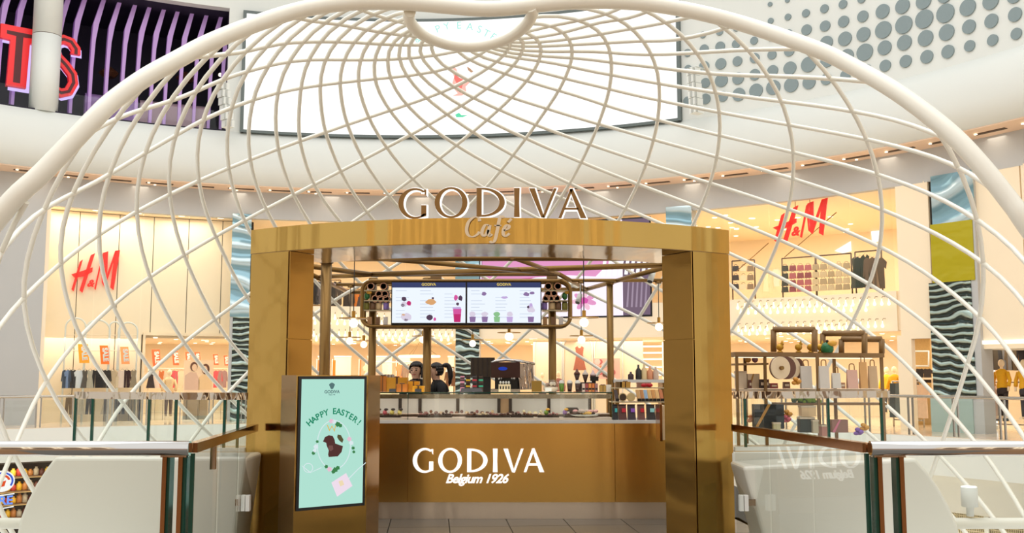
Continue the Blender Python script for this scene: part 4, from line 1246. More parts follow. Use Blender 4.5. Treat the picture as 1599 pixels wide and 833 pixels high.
# ---- pendant globe lamps
def pendant(px, py, d, Y, lab, top=2.68):
    gr = d * Y / F / 2
    x, _, z = V(px, py, Y)
    t = thing('globe_pendant', lab, 'lamp', (x, Y, z - .05), 'globe pendants inside the kiosk')
    MB().ball((x, Y, z), gr, 16).build('globe', GLOBE, t)
    MB().lathe([(.0, .045), (.15, .045), (.15, .053), (.02, .056), (.02, .12), (.008, .125), (.0, .125)], (x, Y, z), 18, False).build('brass_disc', mat('brass', (190, 146, 70), .3, .9), t)
    MB().tube([(x, Y, z + .12), (x, Y, top)], .005, 5).build('cable', BLACK, t)
    MB().lathe([(.04, 0), (.04, .02), (.012, .03)][::-1], (x, Y, top - .02), 10).build('canopy', BRONZE, t)
for a_ in [(552, 505, 14.5, 10.06, 'largest globe pendant, left of the menu board beside the left bronze post'), (546, 533, 11, 13.2, 'small globe pendant below the left end of the menu board, upper of two'), (568, 538.5, 10.5, 13.2, 'small globe pendant just left of the second bronze post, lower of two'), (661, 531, 10.5, 13.2, 'globe pendant half hidden behind the bronze post at the staff'),
           (738, 537, 10.5, 13.2, 'globe pendant before the wavy mirrored column'), (795, 526, 13.5, 12.6, 'globe pendant under the right menu screen above the coffee machine'), (912, 504, 14.5, 10.06, 'large globe pendant right of the menu board, upper of two'), (908, 531, 12, 12.6, 'globe pendant right of the menu board, lower of two'), (1029, 511, 12, 12.6, 'globe pendant partly hidden by the right golden pillar')]:
    pendant(*a_)
# track spots on the roof bars
for px, py, Y, lab in ((904, 466, 13.2, 'small white track spotlight under the right roof bar, near the menu board'), (1017, 432, 11.6, 'small white track spotlight beside the right golden pillar')):
    x, _, z = V(px, py, Y)
    t = thing('track_spot', lab, 'lamp', (x, Y, z))
    MB().tube([(x + .02, Y, z + .05), (x - .02, Y - .03, z - .06)], .035, 12).build('can', WHITE, t)
    MB().tube([(x - .02, Y - .03, z - .06), (x - .024, Y - .034, z - .07)], .03, 12).build('lens', BLACK, t)
    MB().tube([(x + .02, Y, z + .05), (x + .02, Y, ZF)], .008, 6).build('stem', WHITE, t)

# ================================================================== STAFF
SKIN = mat('skin', (226, 180, 152), .55)
HAIR = mat('dark_hair', (30, 22, 20), .45)
CLOTH = mat('black_uniform', (28, 28, 30), .8)
def person(lab, base, h, lean, face_az, pony, arms):
    """standing figure: skin modifier on a skeleton, then materials by height; hair and features as children"""
    bx, by = base
    ca, sa = cos(face_az), sin(face_az)
    def L(f, s, z):      # forward, sideways, up
        return (bx + f * sa + s * ca, by - f * ca + s * sa, z)
    k = h / 1.62
    J = {'pel': (L(0, 0, .92 * k), .13), 'wai': (L(lean * .25, 0, 1.06 * k), .115), 'che': (L(lean * .6, 0, 1.24 * k), .135), 'col': (L(lean * .85, 0, 1.36 * k), .085), 'nec': (L(lean * 1.0, 0, 1.42 * k), .048), 'chn': (L(lean * 1.12, 0, 1.475 * k), .062), 'hea': (L(lean * 1.16, 0, 1.53 * k), .082), 'top': (L(lean * 1.1, 0, 1.585 * k), .06)}
    E = [('pel', 'wai'), ('wai', 'che'), ('che', 'col'), ('col', 'nec'), ('nec', 'chn'), ('chn', 'hea'), ('hea', 'top')]
    for s, q in ((1, 'r'), (-1, 'l')):
        f1, f2, z2 = arms
        J['sh' + q] = (L(lean * .8, s * .155, 1.33 * k), .058)
        J['el' + q] = (L(lean * .8 + f1, s * .22, 1.06 * k), .042)
        J['wr' + q] = (L(lean * .8 + f2, s * .12, z2), .03)
        J['ha' + q] = (L(lean * .8 + f2 + .07, s * .10, z2 - .01), .034)
        J['hi' + q] = (L(0, s * .085, .86 * k), .09)
        J['kn' + q] = (L(.02, s * .09, .47 * k), .058)
        J['an' + q] = (L(0, s * .09, .08), .042)
        J['to' + q] = (L(.14, s * .10, .035), .035)
        E += [('col', 'sh' + q), ('sh' + q, 'el' + q), ('el' + q, 'wr' + q), ('wr' + q, 'ha' + q), ('pel', 'hi' + q), ('hi' + q, 'kn' + q), ('kn' + q, 'an' + q), ('an' + q, 'to' + q)]
        for n_ in range(4):
            J['f%d%s' % (n_, q)] = (L(lean * .8 + f2 + .155 - .008 * abs(n_ - 1.5), s * (.125 - .022 * n_), z2 - .035), .009)
            J['g%d%s' % (n_, q)] = (L(lean * .8 + f2 + .115, s * (.125 - .02 * n_), z2 - .008), .010)
            E += [('ha' + q, 'g%d%s' % (n_, q)), ('g%d%s' % (n_, q), 'f%d%s' % (n_, q))]
        J['t' + q] = (L(lean * .8 + f2 + .09, s * .055, z2 - .03), .010)
        E += [('ha' + q, 't' + q)]
    names = list(J)
    me = bpy.data.meshes.new('person')
    me.from_pydata([J[n_][0] for n_ in names], [(names.index(a), names.index(b)) for a, b in E], [])
    tmp = bpy.data.objects.new('person_tmp', me)
    COL.objects.link(tmp)
    md = tmp.modifiers.new('skin', 'SKIN')
    sv = me.skin_vertices[0].data
    for i, n_ in enumerate(names):
        sv[i].radius = (J[n_][1], J[n_][1])
        sv[i].use_root = (n_ == 'pel')
    tmp.modifiers.new('sub', 'SUBSURF').levels = 2
    bpy.context.view_layer.update()
    ev = tmp.evaluated_get(bpy.context.evaluated_depsgraph_get())
    m2 = bpy.data.meshes.new_from_object(ev)
    bpy.data.objects.remove(tmp)
    m2.materials.clear()
    m2.materials.append(CLOTH); m2.materials.append(SKIN)
    hd = J['hea'][0]
    for pl in m2.polygons:
        c = pl.center
        nearhand = min((c - __import__('mathutils').Vector(J['ha' + q][0])).length for q in 'rl') < .13
        pl.material_index = 1 if (c.z > 1.425 * k or nearhand) else 0
        pl.use_smooth = True
    t = link('person', m2)
    tag(t, lab, 'person')
    # hair
    hb = MB()
    c = J['hea'][0]
    b_ = L(lean * 1.16 - .022, 0, 1.548 * k)
    hb.ball(b_, .098, 16, 1, 1, 1.02)
    o_ = len(hb.v)
    keep = MB()
    # open the cap over the face
    idx = {}
    for f_, s_ in zip(hb.f, hb.sm):
        cc = [sum(hb.v[i][q] for i in f_) / len(f_) for q in range(3)]
        fwd = (cc[0] - b_[0]) * sa - (cc[1] - b_[1]) * ca
        if fwd > .035 and cc[2] < b_[2] + .045: continue
        if cc[2] < b_[2] - .075: continue
        keep.add([hb.v[i] for i in f_], [tuple(range(len(f_)))], True)
    hair = keep.build('hair', HAIR, t)
    sol = hair.modifiers.new('thickness', 'SOLIDIFY'); sol.thickness = .012
    if pony:
        MB().tube(smooth([L(lean * 1.16 - .10, 0, 1.60 * k), L(lean * 1.16 - .17, 0.01, 1.60 * k), L(lean * 1.16 - .20, .02, 1.50 * k), L(lean * 1.16 - .19, .02, 1.36 * k)], 4), [.022] * 2 + [.032] * 4 + [.034] * 4 + [.022] * 2 + [.008], 8).build('ponytail', HAIR, t)
    else:
        MB().tube(smooth([L(lean * 1.16 - .04, .085, 1.58 * k), L(lean * 1.16 + .02, .092, 1.52 * k), L(lean * 1.16 + .01, .085, 1.44 * k)], 4), .018, 6).build('hair_strand', HAIR, t)
        MB().ball(L(lean * 1.16 - .11, 0, 1.60 * k), .04, 10).build('hair_bun', HAIR, t)
    for s in (1, -1):
        MB().ball(L(lean * 1.16 + .076, s * .031, 1.530 * k), .0105, 8).build('eye', BLACK, t)
        MB().ball(L(lean * 1.16 + .0, s * .083, 1.515 * k), .022, 8, .5, .8, 1.1).build('ear', SKIN, t)
        MB().tube([L(lean * 1.16 + .080, s * .015, 1.553 * k), L(lean * 1.16 + .074, s * .048, 1.553 * k)], .004, 5).build('eyebrow', HAIR, t)
    MB().ball(L(lean * 1.16 + .090, 0, 1.510 * k), .015, 8, .7, 1, 1.3).build('nose', SKIN, t)
    MB().tube([L(lean * 1.16 + .070, -.022, 1.478 * k), L(lean * 1.16 + .080, 0, 1.474 * k), L(lean * 1.16 + .070, .022, 1.478 * k)], .006, 6).build('mouth', mat('lips', (176, 74, 74), .5), t)
    return t
P1 = V(655, 600, 12.65)
person('staff person in black looking down behind the mustard yellow boxes, dark hair tied back', (P1[0] + .0, 12.65), 1.655, .12, radians(-14), False, (.05, .28, 1.0))
P2 = V(686, 600, 12.7)
person('staff person in black with a long dark ponytail, turned to a colleague', (P2[0] + .10, 12.68), 1.64, .14, radians(-70), True, (.03, .10, .92))

# ================================================================== NEAR RAILINGS
YN = 6.0
zRl = V(297, 700.5, YN)[2]
def railing(side):
    s = -1 if side == 'left' else 1
    if side == 'left':
        xe = V(297, 697, YN)[0]; xo = -5.2
        far = V(398, 669, 8.36); post = [V(256, 760, YN)[0], V(281, 760, YN)[0]]
    else:
        xe = V(1358, 690, YN)[0]; xo = 5.2
        far = V(1147, 669, 8.36); post = [V(1375, 760, YN)[0], V(1409, 760, YN)[0]]
    t = thing('glass_railing', 'polished steel and glass railing at the near %s of the bridge' % side, 'railing', (xe, YN, 0))
    MB().tube([(xe, YN, zRl), (xo, YN, zRl)], .043, 16).build('handrail', CHROME, t)
    MB().lathe([(0, 0), (.045, 0), (.045, .012), (0, .012)], (0, 0, 0), 16)
    # side rail running back to the pillar
    dx, dy = far[0] - xe, far[1] - YN - .05
    L_ = hypot(dx, dy)
    ux, uy = dx / L_, dy / L_
    nx, ny = -uy, ux
    x0, y0 = xe + s * .0, YN + .05
    def bar(mb, a, b, z0, z1, w):
        p0, p1 = (x0 + ux * a, y0 + uy * a), (x0 + ux * b, y0 + uy * b)
        b4 = [(p0[0] - nx * w, p0[1] - ny * w), (p1[0] - nx * w, p1[1] - ny * w), (p1[0] + nx * w, p1[1] + ny * w), (p0[0] + nx * w, p0[1] + ny * w)]
        return mb.hexa([(q[0], q[1], z0) for q in b4], [(q[0], q[1], z1) for q in b4])
    bar(MB(), 0, L_, zRl - .03, zRl + .028, .028).build('side_rail', COPPER, t)
    n_ = 3
    for i in range(n_):
        a, b = L_ * i / n_ + .012, L_ * (i + 1) / n_ - .012
        bar(MB(), a, b, .02, zRl - .035, .007).build('glass_panel', RAILGLASS, t)
    bar(MB(), .0, .018, .02, zRl - .035, .012).build('glass_edge', GLASSG, t)
    q = [(x0 + ux * L_ * .27, y0 + uy * L_ * .27)]
    if side == 'left':
        MB().box((q[0][0], q[0][1], zRl - .11), (.035, .035, .15), atan2(uy, ux)).build('glass_clamp', CHROME, t)
    # front glass panel and its posts
    MB().box(((xe + xo) / 2 + s * .06, YN + .02, zRl / 2 - .02), (abs(xo - xe) - .2, .012, zRl - .06)).build('glass_panel', GLASS, t)
    for i, x in enumerate(post):
        MB().box((x, YN + .03, zRl / 2 - .02), (.026, .075, zRl - .06)).build('post', COPPER, t)
        MB().box((x + s * -.02, YN + .05, zRl / 2 - .02), (.016, .08, zRl - .06)).build('glass_edge', GLASSG, t)
    MB().box((sum(post) / 2, YN + .03, zRl - .045), (abs(post[1] - post[0]) + .06, .05, .02)).build('saddle', CHROME, t)
    return t
railing('left'); railing('right')
for px, side in ((384, 'left'), (1161, 'right')):
    x, y, z = V(px, 786, 7.86)
    t = thing('sensor_box', 'small white sensor box low on the outer side of the %s golden pillar' % side, 'sensor', (x, y, z - .06))
    MB().box((x - .018, y, z), (.03, .05, .12)).build('housing', WHITE, t)
    MB().box((x + (.05 if side == 'right' else -.04), y + .03, z), (.1, .012, .05)).build('bracket', STEEL, t)
    MB().box((x + .018, y - .004, z), (.03, .05, .12)).build('cover', mat('white_plastic', (240, 238, 234), .4), t)
# bronze flap edge by the right pillar
x, y, z = V(1032, 660, 10.2)
t = thing('counter_flap', 'narrow bronze framed flap beside the right golden pillar', 'flap', (x, y, V(1032, 688, 10.2)[2]))
z0, z1 = V(1032, 688, 10.2)[2], V(1032, 632, 10.2)[2]
MB().box((x - .02, y, (z0 + z1) / 2), (.025, .3, z1 - z0)).build('edge', COPPER, t)
MB().box((x + .015, y + .01, (z0 + z1) / 2), (.04, .28, z1 - z0 - .02)).build('core', mat('flap_cream', (228, 200, 160), .5), t)

# ================================================================== WHITE BULKHEADS OF THE KIOSK WINGS
def bulkhead(side):
    pxs = [(85, 714), (72, 731), (55, 757), (40, 786), (30, 812), (24, 840), (20, 900), (22, 960)] if side == 'left' else [(1430, 716), (1448, 735), (1466, 760), (1483, 790), (1496, 820), (1503, 850), (1508, 900), (1506, 960)]
    Yb = 7.9
    outer = [V(a, b, Yb) for a, b in pxs]
    inner = [V(385, 714, Yb), V(366, 840, Yb), V(362, 960, Yb)] if side == 'left' else [V(1160, 729, Yb), V(1190, 833, Yb), V(1215, 960, Yb)]
    P = [(p[0], p[2]) for p in outer] + [(p[0], p[2]) for p in reversed(inner)]
    if side == 'right': P = P
    ar = sum(P[i][0] * P[(i + 1) % len(P)][1] - P[(i + 1) % len(P)][0] * P[i][1] for i in range(len(P)))
    if ar < 0: P = P[::-1]
    t = thing('kiosk_bulkhead', 'smooth white curved bulkhead below the %s wing of the kiosk' % side, 'bulkhead', (sum(p[0] for p in outer) / len(outer), Yb, -1.0))
    fr = FR((0, Yb, 0), (1, 0, 0), (0, 0, 1), (0, -1, 0))
    o = MB().poly(P, fr, -.5, .0).build('panel', mat('bulkhead_white', (228, 226, 214), .3, coat=.3), t)
    bv = o.modifiers.new('round_edge', 'BEVEL'); bv.width = .03; bv.segments = 3; bv.limit_method = 'ANGLE'
    xa, xb = (V(110, 700, 8.4)[0], V(392, 700, 8.4)[0]) if side == 'left' else (V(1140, 700, 8.4)[0], V(1405, 700, 8.4)[0])
    MB().box(((xa + xb) / 2, 8.75, .80), (xb - xa, .5, .10)).build('ledge', WHITE, t)
bulkhead('left'); bulkhead('right')

# left wing: low curved glass case with a polished band
def wing_case(side):
    if side == 'left':
        top = [(116, 617, 9.0), (200, 617, 8.7), (290, 617, 8.55), (384, 617, 8.5)]
        ed = [(118, 8.98), (145, 8.88), (233, 8.62), (275, 8.57), (351, 8.52), (372, 8.5)]
        lab = 'low curved glass display case left of the left golden pillar'
    else:
        top = [(1146, 617, 8.6), (1230, 617, 8.65), (1310, 617, 8.8), (1390, 617, 9.05)]
        ed = [(1163, 8.6), (1293, 8.77), (1376, 9.0)]
        lab = 'glass display case right of the right golden pillar'
    P = smooth([V(*p) for p in top], 5)
    zt = P[0][2]
    zb = .86
    t = thing('glass_case', lab, 'display case', (P[len(P) // 2][0], P[len(P) // 2][1], zb))
    def ribbon(name, z0, z1, th, m, off=0.0):
        mb = MB()
        for p, q in zip(P[:-1], P[1:]):
            mb.hexa([(p[0], p[1] - off, z0), (q[0], q[1] - off, z0), (q[0], q[1] + th - off, z0), (p[0], p[1] + th - off, z0)], [(p[0], p[1] - off, z1), (q[0], q[1] - off, z1), (q[0], q[1] + th - off, z1), (p[0], p[1] + th - off, z1)])
        return mb.build(name, m, t)
    ribbon('band', zt - .033, zt + .028, .05, BAND)
    ribbon('glass_front', zb + .02, zt - .035, .01, GLASS, -.02)
    ribbon('base_rail', zb, zb + .03, .06, WHITE)
    ribbon('counter_deck', zb - .02, zb, .7, mat('case_deck', (214, 190, 158), .4))
    ribbon('back_rail', zt - .02, zt + .01, .02, CHROME, -.66)
    ribbon('glass_back', zb + .02, zt - .03, .008, GLASS, -.66)
    for (px, Y) in ed:
        p = V(px, 640, Y + .02)
        MB().box((p[0], p[1], (zb + zt) / 2), (.022, .02, zt - zb - .05)).build('glass_edge', GLASSG, t)
    return P, zt, zb
LP, zWt, zWb = wing_case('left')
RPp, zWt2, zWb2 = wing_case('right')

# ================================================================== FAR GALLERY RAILING AND LOWER LEVEL
for (x0, x1, lab) in ((-120, 380, 'steel and glass gallery railing before the left shop window'), (1100, 1720, 'steel and glass gallery railing before the right shops')):
    rg = R - .95
    a0, a1 = AZ(x0, 640, rg), AZ(x1, 640, rg)
    zt = W((x0 + x1) / 2, 619, rg)[1]
    t = thing('gallery_railing', lab, 'railing', CP((a0 + a1) / 2, 0, rg))
    n_ = 40
    MB().tube([CP(a0 + (a1 - a0) * i / n_, zt, rg) for i in range(n_ + 1)], .04, 8).build('handrail', STEEL, t)
    m_ = 9
    for i in range(m_ + 1):
        a = a0 + (a1 - a0) * i / m_
        mb = MB()
        for da in (-.0035, .0035):
            p = CP(a + da, zt / 2, rg)
            mb.box(p, (.035, .05, zt), -a)
        mb.build('post', STEEL, t)
        if i < m_:
            MB().arc(a + .006, a + (a1 - a0) / m_ - .006, .05, zt - .1, rg - .008, rg + .008, 4).build('glass_panel', GLASS, t)
# slab edge and the stepped white bulkhead of the level below
struct('trim_5', MB().arc(A0, A1, -.95, -.02, R - 1.15, R - 1.02, 80), WALLW)
struct('trim_6', MB().sweep([(R - 1.1, -.95), (R - .6, -1.0), (R - .3, -1.25), (R - .2, -1.9), (R + .2, -2.0), (R + 1.5, -2.0)], radians(10), A1, 50), WALLW)
struct('floor_lower', MB().arc(A0, A1, -4.6, -4.5, 2, R + 6, 60), mat('lower_floor', (226, 214, 198), .3))
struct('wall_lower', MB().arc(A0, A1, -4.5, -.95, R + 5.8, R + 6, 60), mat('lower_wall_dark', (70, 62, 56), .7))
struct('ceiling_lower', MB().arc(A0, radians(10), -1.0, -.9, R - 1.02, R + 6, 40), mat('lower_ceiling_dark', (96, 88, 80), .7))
# lower left shop: lit round logo and letters, shelves of goods
azL, zL = W(3, 752, R - .6)
lg = thing('lower_shop_sign', 'round red white and blue logo sign over blue letters RE at the lower left', 'sign', CP(azL, zL, R - .6))
k_ = 31.0 / F
fr = wallframe(azL, zL, R - .6)
MB().poly(ell(0, 0, 16.5 * k_, 15 * k_, 0, 2 * pi, 28)[:-1], fr, 0, .05).build('disc', glow('sign_white', (255, 252, 250), 1.0), lg)
MB().strip(ell(0, 0, 14.5 * k_, 13 * k_, -.6, 1.9, 16), ell(0, 0, 12 * k_, 10.6 * k_, -.6, 1.9, 16), fr, .05, .06).build('blue_arc', glow('sign_blue', (60, 96, 216), .9), lg)
MB().strip(ell(0, 0, 10.5 * k_, 9.4 * k_, .2, 2.9, 14), ell(0, 0, 7.5 * k_, 6.4 * k_, .2, 2.9, 14), fr, .05, .06).build('red_arc', glow('sign_red', (238, 84, 40), .9), lg)
MB().poly([(-6 * k_, -2 * k_), (5 * k_, 1 * k_), (3 * k_, -7 * k_), (-7 * k_, -9 * k_)][::-1], fr, .05, .06).build('red_mark', glow('sign_red', (238, 84, 40), .9), lg)
q = fr(6 * k_, -33 * k_, .02)
text('blue_letters', 'RE', .34, q, glow('sign_blue2', (120, 160, 255), 1.0), lg, ext=.02, bold=.008, rot=(pi / 2, 0, -azL))
MB().strip([(-12 * k_, -20 * k_), (17 * k_, -18 * k_)], [(-12 * k_, -21.5 * k_), (17 * k_, -19.5 * k_)], fr, 0, .03).strip([(-12 * k_, -39 * k_), (17 * k_, -36 * k_)], [(-12 * k_, -40.5 * k_), (17 * k_, -37.5 * k_)], fr, 0, .03).build('light_bar', glow('sign_white', (255, 252, 250), 1.0), lg)
goodc = [(170, 50, 44), (206, 160, 40), (170, 110, 56), (170, 158, 140), (90, 46, 40), (214, 176, 60)]
for row, py in enumerate((747, 770, 790, 812)):
    r_ = R + 2.2
    a0, z0 = W(-30, py, r_)
    a1, _ = W(78, py, r_)
    sh = thing('goods_shelf', '%s shelf of the lower left shop' % ['topmost', 'second', 'third', 'lowest'][row], 'shelf', CP((a0 + a1) / 2, z0, r_))
    MB().arc(a0, a1, z0 - .03, z0, r_ - .2, r_ + .3, 4).build('board', mat('shelf_brown', (104, 76, 52), .6), sh)
    MB().arc(a0, a1, z0 - .05, z0 - .035, r_ - .22, r_ - .18, 4).build('light_strip', glow('shelf_strip', (255, 206, 130), .9), sh)
    for i in range(12):
        a = a0 + (a1 - a0) * (i + .5) / 12
        h_ = random.uniform(.16, .32)
        p = CP(a, z0, r_)
        o = MB().lathe([(.07, 0), (.085, .02), (.085, h_ * .7), (.04, h_ * .85), (.045, h_)], p, 9).build('packet', mat('goods_%d' % ((i * 7 + row) % 6), goodc[(i * 7 + row) % 6], .5))
        tag(o, '%s packet on the %s shelf of the lower left shop, %s along' % (['red', 'yellow', 'orange', 'grey', 'maroon', 'golden'][(i * 7 + row) % 6], ['topmost', 'second', 'third', 'lowest'][row], ORD[i]), 'packet', 'packets on the lower left shop shelves')
for a_ in (-30, 20, 50):
    q = CP(radians(a_), -1.9, R - 2.6)
    area('lower_fill_light', q, 2.5, 160, (1, .93, .82), (0, 0, 0))  # added fill; its bounce off the floor brightens the lower bulkhead
area('lower_shop_light', CP(AZ(20, 780, R + 1), -1.1, R + .8), 2, 90, (1, .85, .6))
# louvred grille at the lower right
a0, a1 = AZ(1485, 815, R + .5), AZ(1600, 815, R + .5)
_, z1 = W(1540, 802, R + .5)
t = thing('vent_grille', 'dark square mesh grille in a white frame at the lower right', 'grille', CP((a0 + a1) / 2, z1 - 1.4, R + .5))
MB().arc(a0, a1, z1 - 1.4, z1, R + .56, R + .6, 6).build('backing', mat('grille_dark', (84, 78, 62), .7), t)
mb = MB()
for i in range(41):
    a = a0 + (a1 - a0) * i / 40
    mb.arc(a - .0006, a + .0006, z1 - 1.4, z1, R + .5, R + .56, 1)
for j in range(16):
    mb.arc(a0, a1, z1 - 1.4 + j * .09, z1 - 1.4 + j * .09 + .02, R + .5, R + .56, 5)
mb.build('mesh', mat('grille_tan', (206, 194, 160), .6), t)
mb = MB()
mb.arc(a0 - .006, a1 + .006, z1, z1 + .1, R + .45, R + .62, 5)
for a in (a0 - .006, (a0 + a1) / 2 - .003, a1):
    mb.arc(a, a + .006, z1 - 1.45, z1 + .05, R + .45, R + .62, 1)
mb.build('frame', WHITE, t)

# ================================================================== GALLERY ON THE CAMERA'S SIDE
struct('floor_gallery', MB().box((0, -3.4, -.12), (26, 19.4, .2)), mat('gallery_stone', (136, 98, 62), .4, noise=.06, nscale=2))
wbk = struct('wall_behind', MB().box((0, -11, 4), (30, .4, 8.2)), CREAM)
for i in range(7):
    x = -12 + i * 4
    MB().box((x, -10.78, 1.6), (2.6, .1, 3.2)).build('shop_opening', mat('opening_brown', (92, 66, 44), .5), wbk)
    for k in (-1.6, 1.6):
        MB().box((x + k, -10.72, 4), (.14, .1, 7.8)).build('added_glow_bar', glow('added_bar_glow', (255, 240, 214), 2.6), wbk)  # invented glowing bars, added so the gold mirrors bright streaks
    MB().box((x, -10.75, 3.35), (2.6, .1, .12)).build('added_glow_strip', glow('added_glow_strip', (255, 244, 226), 2.0), wbk)  # added glowing strip, one more bright line for the gold to reflect

# ================================================================== GOODS ON THE COUNTER
YT = 10.92
zT = zGt + .0005
def cX(px, Y=YT): return V(px, 600, Y)[0]
def H(dpx, Y=YT): return dpx * Y / F
MUST = mat('mustard_box', (206, 146, 30), .5); OCH = mat('ochre_box', (190, 112, 34), .5); AMB = mat('amber_box', (226, 158, 30), .45)
def giftbox(px0, px1, h, m, lab, Y=YT, d=.12, ribbon=True, z=None):
    x0, x1 = cX(px0, Y), cX(px1, Y)
    z = zT if z is None else z
    t = thing('gift_box', lab, 'box', ((x0 + x1) / 2, Y, z))
    w = x1 - x0
    MB().box(((x0 + x1) / 2, Y, z + h * .42), (w * .97, d * .97, h * .84)).build('box_body', m, t)
    MB().box(((x0 + x1) / 2, Y, z + h * .86), (w, d, h * .28)).build('lid', m, t)
    if ribbon:
        MB().box(((x0 + x1) / 2, Y, z + h * .5), (w * .10, d * 1.02, h * 1.01)).build('ribbon', mat('brown_ribbon', (88, 54, 28), .4), t)
        MB().ball(((x0 + x1) / 2 - .012, Y - d * .3, z + h * 1.03), .014, 8, 1.3, 1, .6).ball(((x0 + x1) / 2 + .012, Y - d * .3, z + h * 1.03), .014, 8, 1.3, 1, .6).build('bow', mat('brown_ribbon', (88, 54, 28), .4), t)
giftbox(593, 604, H(24), OCH, 'tall orange gift box, leftmost of the boxes on the counter top', YT + .1)
giftbox(604, 637, H(22), MUST, 'wide mustard yellow gift box with brown bow on the counter top', YT + .12)
giftbox(620, 637, H(12), OCH, 'small ochre gift box before the wide mustard box', YT - .06)
giftbox(638, 655, H(16), AMB, 'amber gift box right of the wide mustard box', YT + .06)
giftbox(645, 663, H(9), AMB, 'flat amber gift box with black label near the bronze post', YT - .07)
for px, lab in ((613, 'small black price holder before the mustard gift box'), (653, 'small black price holder before the amber gift boxes')):
    x = cX(px, YT - .16)
    MB0 = MB().hexa([(x - .035, YT - .18, zT), (x + .035, YT - .18, zT), (x + .035, YT - .14, zT), (x - .035, YT - .14, zT)], [(x - .035, YT - .155, zT + .034), (x + .035, YT - .155, zT + .034), (x + .035, YT - .14, zT + .034), (x - .035, YT - .14, zT + .034)])
    tag(MB0.build('price_holder', BLACK), lab, 'price holder')
# truffles on sticks in a dark box
x = cX(581)
t = thing('truffle_box', 'dark box of wrapped truffle sticks beside the totem', 'box', (x, YT, zT))
MB().box((x, YT, zT + .035), (.16, .12, .07)).build('box_body', DARK, t)
for i in range(5):
    xx = x - .06 + i * .03
    zz = zT + .13 + .012 * (i % 2)
    s_ = MB().tube([(xx, YT - .03, zT + .06), (xx, YT - .03, zz)], .004, 5).build('stick', WHITE, t)
    MB().ball((xx, YT - .03, zz + .012), .02, 10).build('truffle', mat('truffle_brown', (110, 84, 74), .4), s_)
# striped cushion-like bonbon behind the boxes
x = cX(607, YT + .35)
t = thing('pumpkin_bag', 'grey and brown ribbed round parcel behind the gift boxes', 'parcel', (x, YT + .35, zT))
for i in range(7):
    a = -1.2 + i * .4
    MB().ball((x + .05 * sin(a), YT + .35, zT + .14), .055, 10, .35 + .3 * cos(a), 1, .9).build('rib', mat('rib_%d' % (i % 2), [(150, 132, 116), (96, 78, 64)][i % 2], .6), t)
MB().lathe([(.05, 0), (.05, .10)], (x, YT + .35, zT), 12).build('stand', WHITE, t)
# slim chocolate stick packs in a stand
for i, (px, c1, c2, n_) in enumerate([(722, (226, 150, 176), (40, 34, 40), 'pink'), (731, (74, 44, 34), (232, 190, 40), 'brown and yellow'), (741, (70, 66, 72), (200, 60, 70), 'grey and red'), (751, (84, 60, 52), (60, 190, 150), 'brown and mint')]):
    x = cX(px)
    t = thing('stick_pack', 'slim %s chocolate stick pack standing left of the coffee machine' % n_, 'packet', (x, YT, zT))
    MB().box((x, YT, zT + .085), (.045, .03, .17)).build('sleeve', mat('sleeve_%d' % i, c1, .5), t)
    for zz in (.06, .125):
        MB().box((x, YT, zT + zz), (.047, .032, .018)).build('colour_band', mat('sband_%d' % i, c2, .5), t)
        MB().box((x, YT, zT + zz + .022), (.047, .032, .016)).build('dark_band', BLACK, t)
    MB().box((x, YT, zT + .178), (.03, .025, .012)).build('cap', BLACK, t)
tag(MB().box((cX(737), YT - .1, zT + .02), (.24, .05, .04), 0, .9).build('acrylic_stand', mat('smoked_acrylic', (70, 72, 80), .15)), 'smoked acrylic stand before the stick packs', 'stand')

# ---- espresso machine
x0, x1 = cX(767, 11.0), cX(812, 11.0)
x2 = cX(834, 11.35)
zt_, zb_ = V(790, 564, 11.0)[2], zT
em = thing('espresso_machine', 'dark maroon espresso machine with chrome side on the counter', 'coffee machine', ((x0 + x1) / 2, 11.1, zT))
MAR = mat('maroon_enamel', (58, 34, 32), .15, coat=.6)
MB().box(((x0 + x1) / 2, 11.12, zT + .235), (x1 - x0, .34, .17)).build('upper_body', MAR, em)
MB().box(((x0 + x1) / 2 + .01, 11.16, zT + .08), (x1 - x0 - .06, .26, .15)).build('lower_body', BLACK, em)
MB().hexa([(x1, 10.96, zT + .02), (x2, 11.3, zT + .02), (x2 - .02, 11.34, zT + .02), (x1 - .02, 10.99, zT + .02)], [(x1 - .02, 10.98, zt_ - .03), (x2 - .01, 11.28, zt_ - .03), (x2 - .02, 11.34, zt_ - .03), (x1 - .04, 11.02, zt_ - .03)]).build('chrome_side', mat('machine_side', (150, 140, 138), .08, 1.0, bump=.08, bscale=(8, 8, 3)), em)
MB().tube([(x0, 11.12, zt_ - .02), (x0 + .05, 11.12, zt_ + .0), ((x0 + x1) / 2, 11.12, zt_ + .012), (x1, 11.12, zt_), (x2, 11.3, zt_ - .03)], .016, 8).build('cup_rail', CHROME, em)
MB().box(((x0 + x1) / 2, 11.0, zT + .015), (x1 - x0, .3, .03)).build('drip_tray', STEEL, em)
for i in range(2):
    xx = x0 + .1 + i * .14
    g_ = MB().lathe([(.028, .0), (.028, .05)], (xx, 10.98, zT + .13), 12).build('group_head', CHROME, em)
    MB().tube([(xx, 10.96, zT + .135), (xx, 10.86, zT + .125)], .011, 8).build('portafilter', BLACK, g_)
MB().poly(ell((x0 + x1) / 2 - .03, zT + .25, .05, .02, 0, 2 * pi, 18)[:-1], FR((0, 10.95, 0), (1, 0, 0), (0, 0, 1), (0, -1, 0)), 0, .004).build('blue_badge', glow('blue_badge', (50, 80, 210), .6), em)
